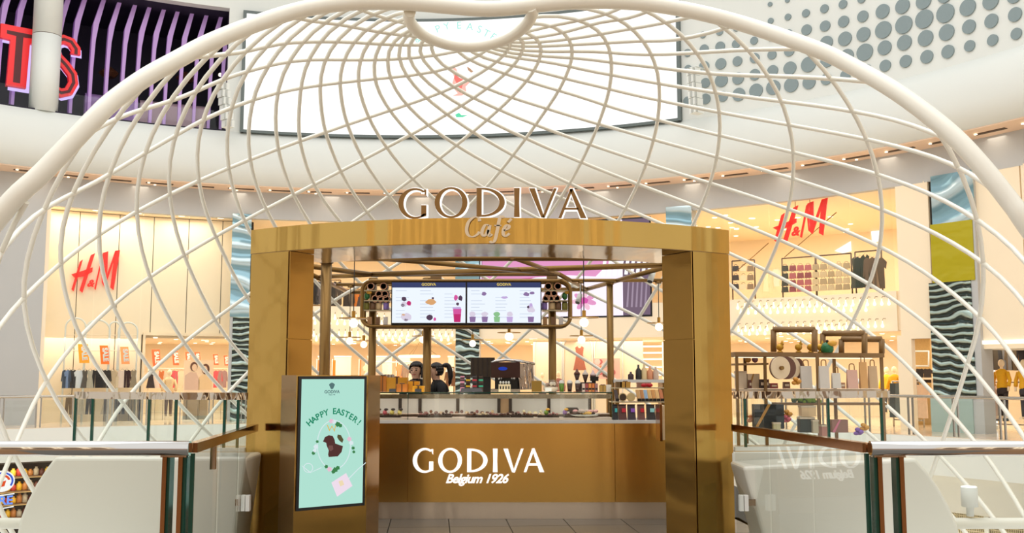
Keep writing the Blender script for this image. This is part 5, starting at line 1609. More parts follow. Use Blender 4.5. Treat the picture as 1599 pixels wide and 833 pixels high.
# cup caddy before it
x = cX(788, 10.85)
t = thing('cup_caddy', 'cream caddy with four white spoons before the espresso machine', 'caddy', (x, 10.85, zT))
MB().box((x, 10.85, zT + .04), (.13, .06, .08)).build('caddy_body', mat('caddy_cream', (224, 208, 170), .5), t)
for i in range(4):
    MB().ball((x - .045 + i * .03, 10.85, zT + .1), .012, 8, 1, 1, 1.3).tube([(x - .045 + i * .03, 10.85, zT + .07), (x - .045 + i * .03, 10.85, zT + .095)], .004, 5).build('spoon', WHITE, t)
    MB().box((x - .045 + i * .03, 10.818, zT + .045), (.014, .004, .03)).build('dark_mark', BLACK, t)
# dark drum behind the machine
x, _, z = V(754, 581, 12.6)
t = thing('grinder_hopper', 'dark brown striped grinder hopper behind the espresso machine', 'grinder', (x, 12.6, 1.0))
MB().box((x, 12.6, 1.6), (.30, .25, .24)).build('hopper', mat('hopper_brown', (70, 56, 42), .4, noise=.3, nscale=10), t)
for i in range(5):
    MB().box((x - .12 + i * .06, 12.47, 1.6), (.02, .02, .23)).build('slat', DARK, t)
MB().box((x, 12.6, 1.24), (.2, .2, .48)).build('stand', BLACK, t)
# gold card, bowl, drinks, cones
x = cX(838); o = MB().hexa([(x - .055, YT - .02, zT), (x + .055, YT - .02, zT), (x + .055, YT + .02, zT), (x - .055, YT + .02, zT)], [(x - .055, YT + .01, zT + .118), (x + .055, YT + .01, zT + .118), (x + .055, YT + .018, zT + .118), (x - .055, YT + .018, zT + .118)]).build('menu_card', mat('gold_card', (150, 118, 52), .35, .6))
tag(o, 'upright dull gold card right of the espresso machine', 'card')
x = cX(860)
t = thing('truffle_bowl', 'clear domed bowl of truffles with a white label on the counter', 'bowl', (x, YT, zT))
MB().lathe([(.05, 0), (.085, .02), (.09, .07), (.07, .11), (.03, .13)], (x, YT, zT), 18).build('bowl', GLASS, t)
MB().lathe([(.045, .002), (.078, .02), (.08, .05), (.0, .06)], (x, YT, zT), 16).build('filling', mat('cream_filling', (220, 200, 176), .7), t)
for i in range(7):
    a = i * 2.4
    MB().ball((x + .04 * cos(a), YT + .04 * sin(a) - .01, zT + .065 + .01 * (i % 3)), .022, 9).build('truffle', mat('truffle_%d' % (i % 3), [(120, 92, 70), (160, 130, 110), (206, 190, 170)][i % 3], .5), t)
MB().box((x - .03, YT - .095, zT + .025), (.07, .004, .04)).build('label_card', WHITE, t)
for px, c_, n_ in ((877, (92, 128, 40), 'green'), (889.5, (60, 36, 30), 'dark brown'), (902, (70, 44, 36), 'second dark brown')):
    x = cX(px)
    t = thing('drink_cup', '%s iced drink in a domed clear cup on the counter' % n_, 'cup', (x, YT, zT))
    MB().lathe([(.022, 0), (.03, .09), (0, .09)], (x, YT, zT), 14).build('drink', mat('drink_' + n_[:5] + n_[-5:], c_, .3), t)
    MB().lathe([(.032, .09), (.031, .105), (.018, .122), (.006, .126)], (x, YT, zT), 14).build('dome_lid', mat('dome_clear', (210, 206, 200), .1), t)
stand = thing('cone_stand', 'dark stand of dipped cones behind the drinks', 'stand', (cX(914, 11.15), 11.15, zT))
MB().box((cX(914, 11.15), 11.15, zT + .05), (.2, .1, .1)).build('block', DARK, stand)
for i, (px, py, c_) in enumerate([(901, 585, (96, 56, 44)), (914, 586, (206, 196, 186)), (926, 587, (214, 190, 190))]):
    x, _, z = V(px, py, 11.15)
    c0 = MB().lathe([(.004, -.10), (.034, 0), (.0, .0)], (x, 11.15, z), 12).build('cone', mat('cone_dark', (66, 40, 30), .5), stand)
    MB().lathe([(.036, 0), (.03, .02), (.018, .03), (.012, .05), (.0, .062)], (x, 11.15, z), 10).build('topping', mat('topping_%d' % i, c_, .5), c0)
for i, (px, c_, n_) in enumerate([(911, (214, 190, 176), 'cream'), (916, (150, 70, 70), 'dark red'), (921, (206, 130, 60), 'orange'), (926, (196, 110, 50), 'rust'), (931, (150, 110, 110), 'mauve')]):
    x = cX(px)
    t = thing('chocolate_bar', '%s wrapped chocolate bar standing in the row right of the drinks' % n_, 'bar', (x, YT, zT))
    MB().box((x, YT, zT + .045), (.03, .05, .09)).build('wrapper', mat('bar_%d' % i, c_, .5), t)
    MB().box((x, YT - .026, zT + .03), (.026, .003, .02)).build('bar_label', BLACK, t)
tag(MB().box((cX(928, 11.15), 11.15, zT + .135), (.09, .06, .04)).box((cX(928, 11.15), 11.15, zT + .158), (.1, .07, .008)).box((cX(928, 11.15), 11.15, zT + .06), (.03, .03, .12)).build('tray_lid', BLACK), 'small black lidded tray beside the cones', 'tray')

# ---- chocolates in the case
YD = YC + .22
zD = zM + .0235
tray_me = MB().box((0, 0, .012), (.12, .14, .024)).mesh('chocolate_tray', mat('tray_brown', (48, 36, 30), .4))
shapes = [MB().lathe([(.016, 0), (.017, .008), (.01, .016), (0, .018)], (0, 0, 0), 8).mesh('praline', DARK), MB().box((0, 0, .007), (.03, .03, .014), 0, .8).mesh('praline_square', DARK), MB().ball((0, 0, .014), .014, 8).mesh('truffle_ball', DARK)]
pc = [((70, 42, 32), 'dark'), ((122, 80, 56), 'milk'), ((214, 186, 150), 'white'), ((150, 96, 90), 'rose'), ((96, 54, 40), 'brown')]
n_t = 0
for px in (583, 600, 617, 662, 680, 697, 736, 754, 771, 788, 806, 824, 848, 864, 888):
    x = V(px, 652, YD)[0]
    o = inst('chocolate_tray', tray_me, None, (x, YD, zD))
    tag(o, 'small dark chocolate tray in the glass case, %s from the left' % ORD[n_t], 'tray', 'trays in the chocolate case')
    c_, nm = pc[n_t % 5]
    for k_ in range(3):
        q = inst('praline', shapes[(n_t + k_) % 3], mat('praline_' + nm, c_, .35), (x - .035 + .035 * k_, YD + random.uniform(-.03, .03), zD + .0245), 0, (1.15, 1.15, 1.15))
        tag(q, '%s chocolate praline, %s on the %s tray from the left' % (nm, ['left', 'middle', 'right'][k_], ORD[n_t]), 'praline', 'pralines in the glass case')
    n_t += 1
YD2 = YC + .42
sh_ = MB().box((gm, YD2, zM + .055), (gx[-1] - gx[0], .14, .008)).build('rear_step', mat('pale_pink_deck', (226, 204, 188), .4), ctr)
MB().box((gm, YD2 + .06, zM + .035), (gx[-1] - gx[0], .01, .04)).build('step_riser', mat('pale_pink_deck', (226, 204, 188), .4), ctr)
i = 0
for px in list(range(657, 775, 8)) + list(range(800, 850, 9)):
    x = V(px, 645, YD2)[0]
    c_, nm = pc[(i * 3) % 5] if px < 812 else ((232, 218, 176), 'pale')
    q = inst('praline', shapes[i % 3], mat('praline_' + nm, c_, .35), (x, YD2, zM + .0595), 0, (1.3, 1.3, 1.3))
    tag(q, '%s chocolate on the rear step of the glass case, number %s of the row' % (nm, ORD[i % 18] if i < 18 else 'last ' + ORD[i - 18]), 'praline', 'chocolates on the rear step')
    i += 1
for px, c1, n_ in ((590, (214, 120, 140), 'pink'), (601, (206, 96, 110), 'red'), (612, (226, 206, 110), 'pale yellow'), (624, (232, 214, 130), 'yellow'), (853, (120, 150, 60), 'green and yellow'), (882, (150, 110, 180), 'purple and yellow')):
    x = V(px, 648, YD - .03)[0]
    t = thing('foil_egg', '%s foil egg with a bow inside the glass case' % n_, 'egg', (x, YD - .03, zD + .025))
    MB().ball((x, YD - .03, zD + .052), .034, 10, .75, .75, .8).build('egg', mat('cegg_' + n_.replace(' ', '_'), c1, .35), t)
    MB().ball((x + .015, YD - .05, zD + .085), .02, 8, 1.2, .6, .7).build('bow', mat('bow_gold' if px > 800 else 'bow_dark', (222, 166, 60) if px > 800 else (50, 34, 30), .4), t)
x = V(905, 645, YD)[0]
t = thing('truffle_platter', 'platter of dark, pink and golden treats at the right end of the case', 'platter', (x + .05, YD, zD))
MB().lathe([(.06, 0), (.15, .02), (.155, .03), (0, .028)], (x + .05, YD, zD), 20).build('plate', WHITE, t)
for i in range(16):
    a, r_ = i * 2.399, .03 * sqrt(i * 1.3)
    MB().ball((x + .05 + r_ * cos(a), YD + r_ * sin(a) * .6, zD + .045 + .02 * (i % 2)), .026, 8, 1.2, 1, .7).build('treat', mat('treat_%d' % (i % 4), [(80, 56, 48), (214, 160, 160), (222, 170, 60), (190, 170, 160)][i % 4], .45), t)
tag(MB().box((V(893, 640, YD + .1)[0], YD + .1, zD + .075), (.14, .1, .03)).box((V(893, 640, YD + .1)[0], YD + .1, zD + .095), (.12, .09, .012)).box((V(893, 640, YD + .1)[0], YD + .1, zD + .03), (.05, .05, .06)).build('slab_stack', mat('dark_slab', (50, 44, 42), .4)), 'stack of dark chocolate slabs near the right end of the case', 'chocolate')

# ---- open shelf with bags and boxes at the right end of the counter
xr0, xr1 = V(958, 640, YC)[0], V(1046, 640, YC)[0]
z2 = V(1000, 629, YC)[2]; z3 = V(1000, 607, YC)[2]
rk = thing('counter_rack', 'open glass tiered rack at the right end of the counter', 'rack', ((xr0 + xr1) / 2, YC + .3, zM))
MB().box(((xr0 + xr1) / 2, YC + .32, z2), (xr1 - xr0, .36, .012)).build('tier', mat('glass_shelf', (176, 160, 128), .2), rk)
MB().box(((xr0 + xr1) / 2, YC + .40, z3), (xr1 - xr0, .26, .012)).build('tier', mat('glass_shelf', (176, 160, 128), .2), rk)
for x in (xr0 + .01, xr1 - .01):
    MB().box((x, YC + .48, (zM + z3) / 2), (.015, .015, z3 - zM)).build('upright', BRONZE, rk)
for i, (px, w, c_, b_, n_) in enumerate([(960.5, 8, (40, 40, 44), (70, 190, 196), 'black with a teal label'), (972, 12, (92, 56, 52), (214, 50, 70), 'brown with a red label'), (986, 12, (58, 48, 56), (150, 96, 200), 'dark with a violet label'), (1001, 11, (110, 70, 64), (206, 44, 60), 'reddish with a red label'), (1016, 13, (44, 40, 40), (150, 214, 214), 'black with a pale teal label'), (1028, 8, (128, 88, 76), (196, 150, 130), 'rosy brown')]):
    x = V(px, 640, YC + .16)[0]
    w_ = w * YC / F; h_ = 24 * YC / F
    t = thing('chocolate_bag', 'chocolate bag, %s, in the lowest tier of the right rack' % n_, 'bag', (x, YC + .16, zM))
    MB().hexa([(x - w_ / 2, YC + .11, zM), (x + w_ / 2, YC + .11, zM), (x + w_ / 2, YC + .21, zM), (x - w_ / 2, YC + .21, zM)], [(x - w_ / 2 - .005, YC + .155, zM + h_), (x + w_ / 2 - .005, YC + .155, zM + h_), (x + w_ / 2 - .005, YC + .165, zM + h_), (x - w_ / 2 - .005, YC + .165, zM + h_)]).build('bag_body', mat('bagc_%d' % i, c_, .35, noise=.25, nscale=30), t)
    MB().box((x + w_ * .12, YC + .122, zM + h_ * .62), (w_ * .5, .006, h_ * .25)).build('bag_label', mat('bagl_%d' % i, b_, .4), t)
    MB().box((x, YC + .155, zM + h_ * .97), (w_, .016, h_ * .06)).build('seal', BLACK, t)
for i, (px, c_, n_) in enumerate([(963, (60, 44, 40), 'dark'), (997, (196, 150, 90), 'tan'), (1003, (180, 120, 60), 'caramel'), (1009, (140, 170, 200), 'pale blue'), (1015, (214, 170, 100), 'golden'), (1021, (200, 140, 70), 'amber'), (1027, (222, 176, 110), 'honey'), (1033, (190, 110, 60), 'copper')]):
    x = V(px, 618, YC + .26)[0]
    t = thing('chocolate_bar', '%s chocolate bar in the middle tier of the right rack' % n_, 'bar', (x, YC + .26, z2 + .006))
    h_ = 19 * YC / F
    MB().hexa([(x - .017, YC + .2, z2 + .006), (x + .017, YC + .2, z2 + .006), (x + .017, YC + .24, z2 + .006), (x - .017, YC + .24, z2 + .006)], [(x - .03, YC + .26, z2 + h_), (x + .006, YC + .26, z2 + h_), (x + .006, YC + .29, z2 + h_), (x - .03, YC + .29, z2 + h_)]).build('wrapper', mat('tbar_%d' % i, c_, .5), t)
    MB().box((x, YC + .195, z2 + .022), (.036, .01, .03)).build('holder', BLACK, t)
for i, (px, c_, n_) in enumerate([(972, (70, 54, 44), 'brown'), (985, (206, 182, 130), 'cream')]):
    x, _, z = V(px, 615, YC + .24)
    t = thing('round_tin', 'round %s chocolate tin in the middle tier of the right rack' % n_, 'tin', (x, YC + .24, z2 + .006))
    fr = FR((x, YC + .26, z2 + .006 + .045), (1, 0, 0), (0, 0, 1), (0, -1, 0))
    MB().poly(ell(0, 0, .045, .045, 0, 2 * pi, 20)[:-1], fr, 0, .05).build('tin_body', mat('tin_rim', (214, 190, 140), .4), t)
    MB().poly(ell(0, 0, .036, .036, 0, 2 * pi, 20)[:-1], fr, .05, .054).build('tin_face', mat('tinf_%d' % i, c_, .4), t)
for i, (px, w, h_, c_, n_) in enumerate([(941, 10, 10, (190, 150, 70), 'golden'), (950, 8, 11, (226, 220, 210), 'white'), (966, 9, 9, (110, 84, 50), 'olive'), (976, 16, 9, (196, 150, 70), 'ribboned golden'), (1005, 22, 8, (160, 120, 100), 'pinkish brown')]):
    x = V(px, 600, YC + .38)[0]
    base_z = z3 + .006 if px > 958 else zT
    giftbox(px - w / 2, px + w / 2, h_ * YC / F, mat('tb_%d' % i, c_, .45), '%s small gift box on the top tier at the right end of the counter' % n_, YC + .38, .08, i in (0, 3), base_z)
x, _, z = V(1010, 602, YC + .30)
t = thing('ribbon_bow', 'bright red ribbon bow on the top tier of the right rack', 'bow', (x, YC + .30, z3 + .006))
MB().ball((x - .03, YC + .30, z3 + .03), .026, 10, 1.4, .7, .8).build('loop', mat('red_ribbon', (190, 24, 36), .4), t)
MB().ball((x + .03, YC + .30, z3 + .03), .026, 10, 1.4, .7, .8).build('loop', mat('red_ribbon', (190, 24, 36), .4), t)
MB().ball((x, YC + .29, z3 + .035), .016, 8).build('knot', mat('red_ribbon', (190, 24, 36), .4), t)
# back table with bottles behind the right part of the counter
xb0, xb1 = V(955, 600, 12.9)[0], V(1040, 600, 12.9)[0]
bt = thing('back_table', 'pale back table with bottles behind the right rack', 'table', ((xb0 + xb1) / 2, 12.9, 0))
zbt = V(1000, 593, 12.9)[2]
MB().box(((xb0 + xb1) / 2, 12.9, zbt - .02), (xb1 - xb0, .5, .04)).build('table_top', MARBLE, bt)
for x in (xb0 + .05, xb1 - .05):
    MB().box((x, 12.9, (zbt - .04) / 2), (.05, .4, zbt - .04)).build('leg', BRONZE, bt)
for i, (px, h_, c_, n_) in enumerate([(985, .10, (60, 40, 44), 'short dark'), (997, .19, (40, 40, 40), 'tall black'), (1006, .2, (226, 200, 150), 'pale amber'), (1015, .17, (222, 150, 110), 'peach'), (1024, .16, (206, 180, 160), 'clear beige')]):
    x = V(px, 590, 12.85)[0]
    o = MB().lathe([(.035, 0), (.038, .01), (.038, h_ * .6), (.014, h_ * .78), (.014, h_), (0, h_)], (x, 12.85, zbt), 12).build('bottle', mat('bottle_%d' % i, c_, .2))
    tag(o, '%s bottle on the back table behind the right rack' % n_, 'bottle')

# ================================================================== RIGHT WING DISPLAY SHELVES
BRN = mat('brown_wood_frame', (142, 108, 64), .5, noise=.08, nscale=12)
YW = 9.35
def bar3(mb, p, q, w):
    return mb.tube([p, q], w, 4)
ws = thing('display_shelving', 'brown framed display shelving on the right wing of the kiosk', 'shelving', (V(1265, 600, YW)[0], YW, zWb2))
def frame_rect(px0, px1, py0, py1, Y0, Y1, w=.028):
    a, b = V(px0, py1, Y0), V(px1, py1, Y1)
    c, d = V(px1, py0, Y1), V(px0, py0, Y0)
    mb = MB()
    for p, q in ((a, d), (d, c), (c, b)):
        mb.tube([p, q], w, 4)
    mb.build('square_frame', BRN, ws)
frame_rect(1208, 1272, 515, 550, 9.5, 9.2)
frame_rect(1285, 1350, 521, 552, 9.5, 9.25)
frame_rect(1314, 1377, 530, 552, 9.75, 9.5)
pL, pR = V(1148, 550, 9.2), V(1381, 552, 9.45)
def slab(name, p, q, th, dep, m):
    MB().hexa([(p[0], p[1], p[2] - th), (q[0], q[1], q[2] - th), (q[0], q[1] + dep, q[2] - th), (p[0], p[1] + dep, p[2] - th)], [p, q, (q[0], q[1] + dep, q[2]), (p[0], p[1] + dep, p[2])]).build(name, m, ws)
slab('top_shelf', pL, pR, .04, .38, BRN)
slab('shelf_light', (pL[0], pL[1] + .05, pL[2] - .045), (pR[0] - .1, pR[1] + .05, pR[2] - .045), .008, .02, glow('shelf_led', (255, 236, 200), 1.5))
slab('middle_shelf', V(1148, 568, 9.3), V(1200, 567, 9.32), .018, .3, BRN)
slab('low_shelf', V(1148, 608, 9.3), V(1385, 608, 9.5), .02, .35, mat('pale_shelf', (214, 196, 172), .4))
slab('under_shelf', V(1218, 630, 9.3), V(1385, 630, 9.5), .02, .3, BRN)
for px, Y in ((1150, 9.25), (1163, 9.5), (1194, 9.3), (1276, 9.3), (1302, 9.55), (1376, 9.5)):
    a, b = V(px, 556, Y), V(px, 672, Y)
    MB().box((a[0], Y, (a[2] + zWb2) / 2), (.026, .026, a[2] - zWb2)).build('upright', BRN, ws)
# spools of ribbon
for i, (px, rad, Y, n_) in enumerate([(1218, 17.5, 9.1, 'front large cream'), (1227, 17.5, 9.2, 'second brown edged'), (1234, 17.5, 9.3, 'third brown edged'), (1241, 17, 9.4, 'rear brown edged')]):
    x, _, z = V(px, 575, Y)
    t = thing('ribbon_spool', '%s ribbon spool hanging on the right display shelving' % n_, 'spool', (x, Y, z - rad * Y / F))
    r_ = rad * Y / F
    fr = FR((x, Y, z), (.94, .34, 0), (0, 0, 1), (.34, -.94, 0))
    MB().poly(ell(0, 0, r_, r_, 0, 2 * pi, 28)[:-1], fr, 0, .012).build('flange', mat('spool_cream', (236, 214, 180), .5) if i % 2 == 0 else mat('spool_cocoa', (110, 70, 54), .5), t)
    MB().strip(ell(0, 0, r_, r_, 0, 2 * pi, 28)[:-1], ell(0, 0, r_ * .95, r_ * .95, 0, 2 * pi, 28)[:-1], fr, -.02, .0, True).build('rim', mat('spool_brown', (96, 58, 44), .5), t)
    MB().poly(ell(0, 0, .018, .018, 0, 2 * pi, 12)[:-1], fr, .012, .04 if i == 0 else .016).build('peg', BRONZE, t)
# golden eggs and the green pot on the top shelf
for i, (px, n_) in enumerate([(1218, 'leftmost'), (1247, 'second'), (1266, 'third'), (1281, 'fourth')]):
    x, _, z = V(px, 549, 9.4)
    z = pL[2] + (pR[2] - pL[2]) * (x - pL[0]) / (pR[0] - pL[0])
    t = thing('golden_bird', 'small golden bird shaped chocolate on the right top shelf, %s' % n_, 'figurine', (x, 9.4, z))
    MB().lathe([(.02, 0), (.03, .005), (.014, .02)], (x, 9.4, z), 10).build('foot', mat('gold_foil', (206, 158, 60), .3, .6), t)
    MB().ball((x, 9.4, z + .052), .036, 12, 1, .8, .95).build('body', mat('gold_foil', (206, 158, 60), .3, .6), t)
    MB().lathe([(.018, 0), (.012, .025), (0, .05)], (x + .022, 9.4, z + .07), 8).build('tail', mat('gold_foil', (206, 158, 60), .3, .6), t)
x = V(1292, 549, 9.35)[0]
z = pL[2] + (pR[2] - pL[2]) * (x - pL[0]) / (pR[0] - pL[0])
t = thing('foil_egg', 'large green foil egg with a golden bow on the right top shelf', 'egg', (x, 9.35, z))
MB().lathe([(.045, 0), (.056, .02), (.058, .05), (.04, .085), (.015, .1), (0, .1)], (x, 9.35, z), 16).build('egg', mat('egg_emerald', (34, 112, 64), .25), t)
MB().ball((x + .035, 9.31, z + .085), .035, 10, 1.3, .6, .8).build('bow', mat('bow_gold', (222, 166, 60), .4), t)
MB().ball((x - .005, 9.33, z + .108), .014, 8).build('knot', DARK, t)
for px, Y, c_, n_ in ((1168, 9.4, (206, 150, 70), 'amber bear shaped'), (1179, 9.4, (150, 110, 130), 'mauve and green bunch shaped')):
    x, _, z = V(px, 567, Y)
    t = thing('chocolate_figure', '%s chocolate figure on the small middle shelf' % n_, 'figurine', (x, Y, z))
    MB().ball((x, Y, z + .03), .03, 10).build('body', mat('fig_%d' % px, c_, .4), t)
    MB().ball((x, Y, z + .068), .02, 10).build('head', mat('fig_%d' % px, c_, .4), t)
# hanging paper and translucent bags
def carrier(px, py0, py1, w, Y, rgb, lab, alpha=False):
    x, _, z1 = V(px, py0, Y); z0 = V(px, py1, Y)[2]
    w_ = w * Y / F
    t = thing('carrier_bag', lab, 'bag', (x, Y, z0))
    MB().hexa([(x - w_ / 2, Y - .03, z0), (x + w_ / 2, Y - .03, z0), (x + w_ / 2, Y + .03, z0), (x - w_ / 2, Y + .03, z0)], [(x - w_ / 2, Y - .008, z1), (x + w_ / 2, Y - .008, z1), (x + w_ / 2, Y + .008, z1), (x - w_ / 2, Y + .008, z1)]).build('bag_body', mat('carrier_%d' % int(px), rgb, .5, noise=.06, nscale=14), t)
    MB().tube(smooth([(x - w_ * .25, Y, z1), (x - w_ * .2, Y, z1 + .05), (x + w_ * .2, Y, z1 + .05), (x + w_ * .25, Y, z1)], 4), .005, 5).build('handle', BRN, t)
carrier(1258, 572, 607, 17, 9.3, (208, 200, 190), 'grey white paper bag hanging right of the ribbon spools')
carrier(1286, 572, 607, 15, 9.2, (214, 206, 196), 'pale grey paper bag hanging by the middle upright')
carrier(1305, 583, 607, 13, 9.3, (220, 214, 204), 'small pale bag with a gold tag on the right shelving')
carrier(1330, 578, 607, 16, 9.35, (222, 178, 160), 'rose coloured bag on the right shelving')
carrier(1347, 566, 607, 11, 9.4, (220, 170, 110), 'amber ribbon bag on the right shelving')
carrier(1362, 572, 607, 13, 9.45, (206, 176, 140), 'striped beige bag at the right end of the shelving')
# boxes on the low shelf and below
def lbox(px0, px1, py0, py1, Y, rgb, lab, ribbon=None):
    a, b = V(px0, py1, Y), V(px1, py0, Y)
    t = thing('gift_box', lab, 'box', ((a[0] + b[0]) / 2, Y + .05, a[2]))
    MB().box(((a[0] + b[0]) / 2, Y + .05, (a[2] + b[2]) / 2), (b[0] - a[0], .1, b[2] - a[2])).build('box_body', mat('lbox_%d_%d' % (px0, py0), rgb, .5), t)
    if ribbon:
        fr = FR(((a[0] + b[0]) / 2, Y, (a[2] + b[2]) / 2), (1, 0, 0), (0, 0, 1), (0, -1, 0))
        h_, w_ = b[2] - a[2], b[0] - a[0]
        MB().strip([(-w_ / 2, -h_ * .45), (-w_ * .05, h_ / 2)], [(-w_ / 2 + .02, -h_ * .5), (w_ * .05, h_ / 2)], fr, 0, .006).build('ribbon', mat('rib_' + ribbon, {'gold': (190, 140, 70), 'pink': (220, 130, 160)}[ribbon], .4), t)
    else:
        MB().box(((a[0] + b[0]) / 2, Y + .05, b[2] - .008), (b[0] - a[0] + .006, .106, .016)).build('lid', mat('lbox_lid', (222, 204, 180), .5), t)
    return t
lbox(1179, 1224, 632, 670, 8.95, (26, 34, 38), 'large black gift box with a gold diagonal ribbon behind the right case glass', 'gold')
lbox(1151, 1166, 580, 607, 9.4, (240, 222, 196), 'cream carton at the left end of the low shelf')
lbox(1168, 1186, 584, 607, 9.4, (238, 214, 180), 'cream gift box with a gold ribbon on the low shelf', 'gold')
lbox(1250, 1272, 652, 676, 9.0, (44, 54, 46), 'dark green box behind the right case glass')
lbox(1252, 1274, 634, 651, 9.1, (240, 206, 160), 'peach carton above the dark green box')
lbox(1270, 1278, 656, 677, 8.95, (200, 186, 160), 'narrow beige carton beside the dark green box')
lbox(1284, 1293, 664, 682, 9.1, (196, 140, 130), 'rose carton near the middle glass edge')
lbox(1300, 1324, 656, 676, 9.2, (160, 120, 108), 'mauve box with a white diamond behind the right case glass', 'pink')
lbox(1208, 1219, 660, 672, 8.9, (200, 190, 150), 'small beige price card before the black gift box')
for i, (px, py, c_, n_) in enumerate([(1174, 655, (214, 130, 70), 'orange and red'), (1230, 647, (214, 150, 60), 'golden'), (1228, 655, (214, 90, 110), 'coral'), (1341, 675, (140, 100, 190), 'violet'), (1350, 668, (222, 160, 60), 'amber'), (1244, 596, (214, 150, 60), 'honey')]):
    x, _, z = V(px, py, 9.05)
    t = thing('wrapped_sweet', '%s wrapped sweet cluster behind the right case glass' % n_, 'sweets', (x, 9.05, z - .03))
    for k_ in range(4):
        MB().ball((x + .02 * cos(k_ * 1.9), 9.05 + .01 * k_, z + .022 * sin(k_ * 1.9)), .024, 8, 1.1, 1, .8).build('sweet', mat('sweet_%d' % i, c_, .35), t)
for i, (px, py, w, h_, c_, n_) in enumerate([(1196, 601, 9, 14, (96, 60, 50), 'brown'), (1190, 588, 8, 14, (60, 44, 40), 'dark arched'), (1208, 603, 12, 8, (150, 60, 60), 'red striped'), (1228, 600, 10, 10, (120, 80, 60), 'cocoa'), (1315, 602, 8, 9, (176, 130, 100), 'tan'), (1171, 600, 4, 13, (110, 60, 50), 'slim maroon')]):
    x, _, z = V(px, 607, 9.35)
    t = thing('chocolate_packet', '%s chocolate packet standing on the low shelf at the right' % n_, 'packet', (x, 9.35, z))
    MB().box((x, 9.35, z + h_ * 9.35 / F / 2), (w * 9.35 / F, .05, h_ * 9.35 / F), 0, .92).build('packet_body', mat('cpk_%d' % i, c_, .45), t)
    MB().box((x, 9.322, z + h_ * 9.35 / F / 2), (w * 6 / F, .004, h_ * 3 / F)).build('packet_label', mat('packet_label', (226, 206, 180), .5), t)
# leafy greens under the low shelf
x, _, z = V(1255, 628, 9.4)
o = MB()
for i in range(40):
    a = random.uniform(0, 6.28); rr_ = random.uniform(0, .12)
    o.ball((x + rr_ * cos(a) * 1.3, 9.42 + .05 * sin(a), z + random.uniform(0, .07)), random.uniform(.015, .03), 6)
o = o.build('green_filler', mat('grass_green', (130, 170, 40), .6))
tag(o, 'bright green paper grass under the low shelf at the right', 'paper grass', None, 'stuff')

# ================================================================== CLOTHES
GF = FR((0, 0, 0), (1, 0, 0), (0, 0, 1), (0, -1, 0))
OUT = {'shirt': [(-.16, 0), (-.07, -.04), (.07, -.04), (.16, 0), (.40, -.16), (.34, -.38), (.25, -.32), (.26, -1), (-.26, -1), (-.25, -.32), (-.34, -.38), (-.40, -.16)],
       'coat': [(-.15, 0), (0, -.05), (.15, 0), (.30, -.08), (.38, -.62), (.30, -.64), (.26, -.35), (.28, -1), (.02, -1), (0, -.2), (-.02, -1), (-.28, -1), (-.26, -.35), (-.30, -.64), (-.38, -.62), (-.30, -.08)],
       'dress': [(-.10, 0), (-.04, -.08), (.04, -.08), (.10, 0), (.20, -.06), (.15, -.36), (.30, -1), (-.30, -1), (-.15, -.36), (-.20, -.06)],
       'trousers': [(-.17, 0), (.17, 0), (.22, -1), (.04, -1), (0, -.30), (-.04, -1), (-.22, -1)]}
GM = {}
for k_, P in OUT.items():
    mb = MB(); mb.poly(P[::-1], GF, -.035, .035)
    GM[k_] = mb.mesh(k_, WHITE)
HANG = MB().tube([(-.16, 0, -.03), (0, 0, .05), (.16, 0, -.03)], .008, 4).tube([(0, 0, .05), (0, 0, .1)], .006, 4).mesh('hanger', STEEL)
CNAME = {}
def garment(kind, rgb, cname, px, py, h, r, where, turn=0.0, wide=1.0, hanger=True):
    az, z = W(px, py, r)
    key = 'cloth_%d_%d_%d' % rgb
    o = inst(kind if kind != 'trousers' else 'pair_of_trousers', GM[kind], mat(key, rgb, .85, noise=.12, nscale=9), CP(az, z, r), -az + turn, (h * wide, h, h))
    kn = {'shirt': 'shirt', 'coat': 'jacket', 'dress': 'dress', 'trousers': 'trousers'}[kind]
    tag(o, '%s %s %s' % (cname, kn, where), kn, 'clothes ' + where.split(',')[0])
    if hanger:
        a = bpy.data.objects.new('hanger', HANG); COL.objects.link(a); a.parent = o
    return o
def rail(px0, px1, py, r, floor_z, lab, name='clothes_rail', m=None):
    a0, z = W(px0, py, r); a1, _ = W(px1, py, r)
    t = thing(name, lab, 'clothes rail', CP((a0 + a1) / 2, floor_z, r))
    m = m or CREAM
    MB().tube([CP(a0 + (a1 - a0) * i / 6, z, r) for i in range(7)], .025, 6).build('rail', m, t)
    for a in (a0, a1):
        MB().tube([CP(a, floor_z, r), CP(a, z, r)], .025, 6).build('upright', m, t)
    MB().tube([CP(a0, floor_z + .2, r), CP(a1, floor_z + .2, r)], .02, 6).build('foot_bar', m, t)
    return t
ru = 30.5 / F   # metres per pixel near the shop fronts
# left window: arched racks with clothes
RA = RS + .62
for i, (x0, x1, yt) in enumerate([(101, 133, 497), (132, 171, 500), (170, 186, 503), (184, 214, 504)]):
    a0, a1 = AZ(x0, 540, RA), AZ(x1, 540, RA)
    ztp = W((x0 + x1) / 2, yt, RA)[1]
    wv = (a1 - a0) / 2
    pts = [CP(a0, 0, RA)] + [CP((a0 + a1) / 2 - wv * cos(pi * k / 12), ztp - wv * RA + wv * RA * sin(pi * k / 12), RA) for k in range(13)] + [CP(a1, 0, RA)]
    t = thing('arched_rack', 'cream arched display frame in the left window, %s from the left' % ORD[i], 'rack', CP((a0 + a1) / 2, 0, RA))
    MB().tube(pts, .028, 6).build('arch', WHITE, t)
    zb = W((x0 + x1) / 2, 548, RA)[1]
    for zz in (zb, zb + .5, 1.65):
        MB().tube([CP(a0, zz, RA), CP(a1, zz, RA)], .016, 6).build('crossbar', CREAM, t)
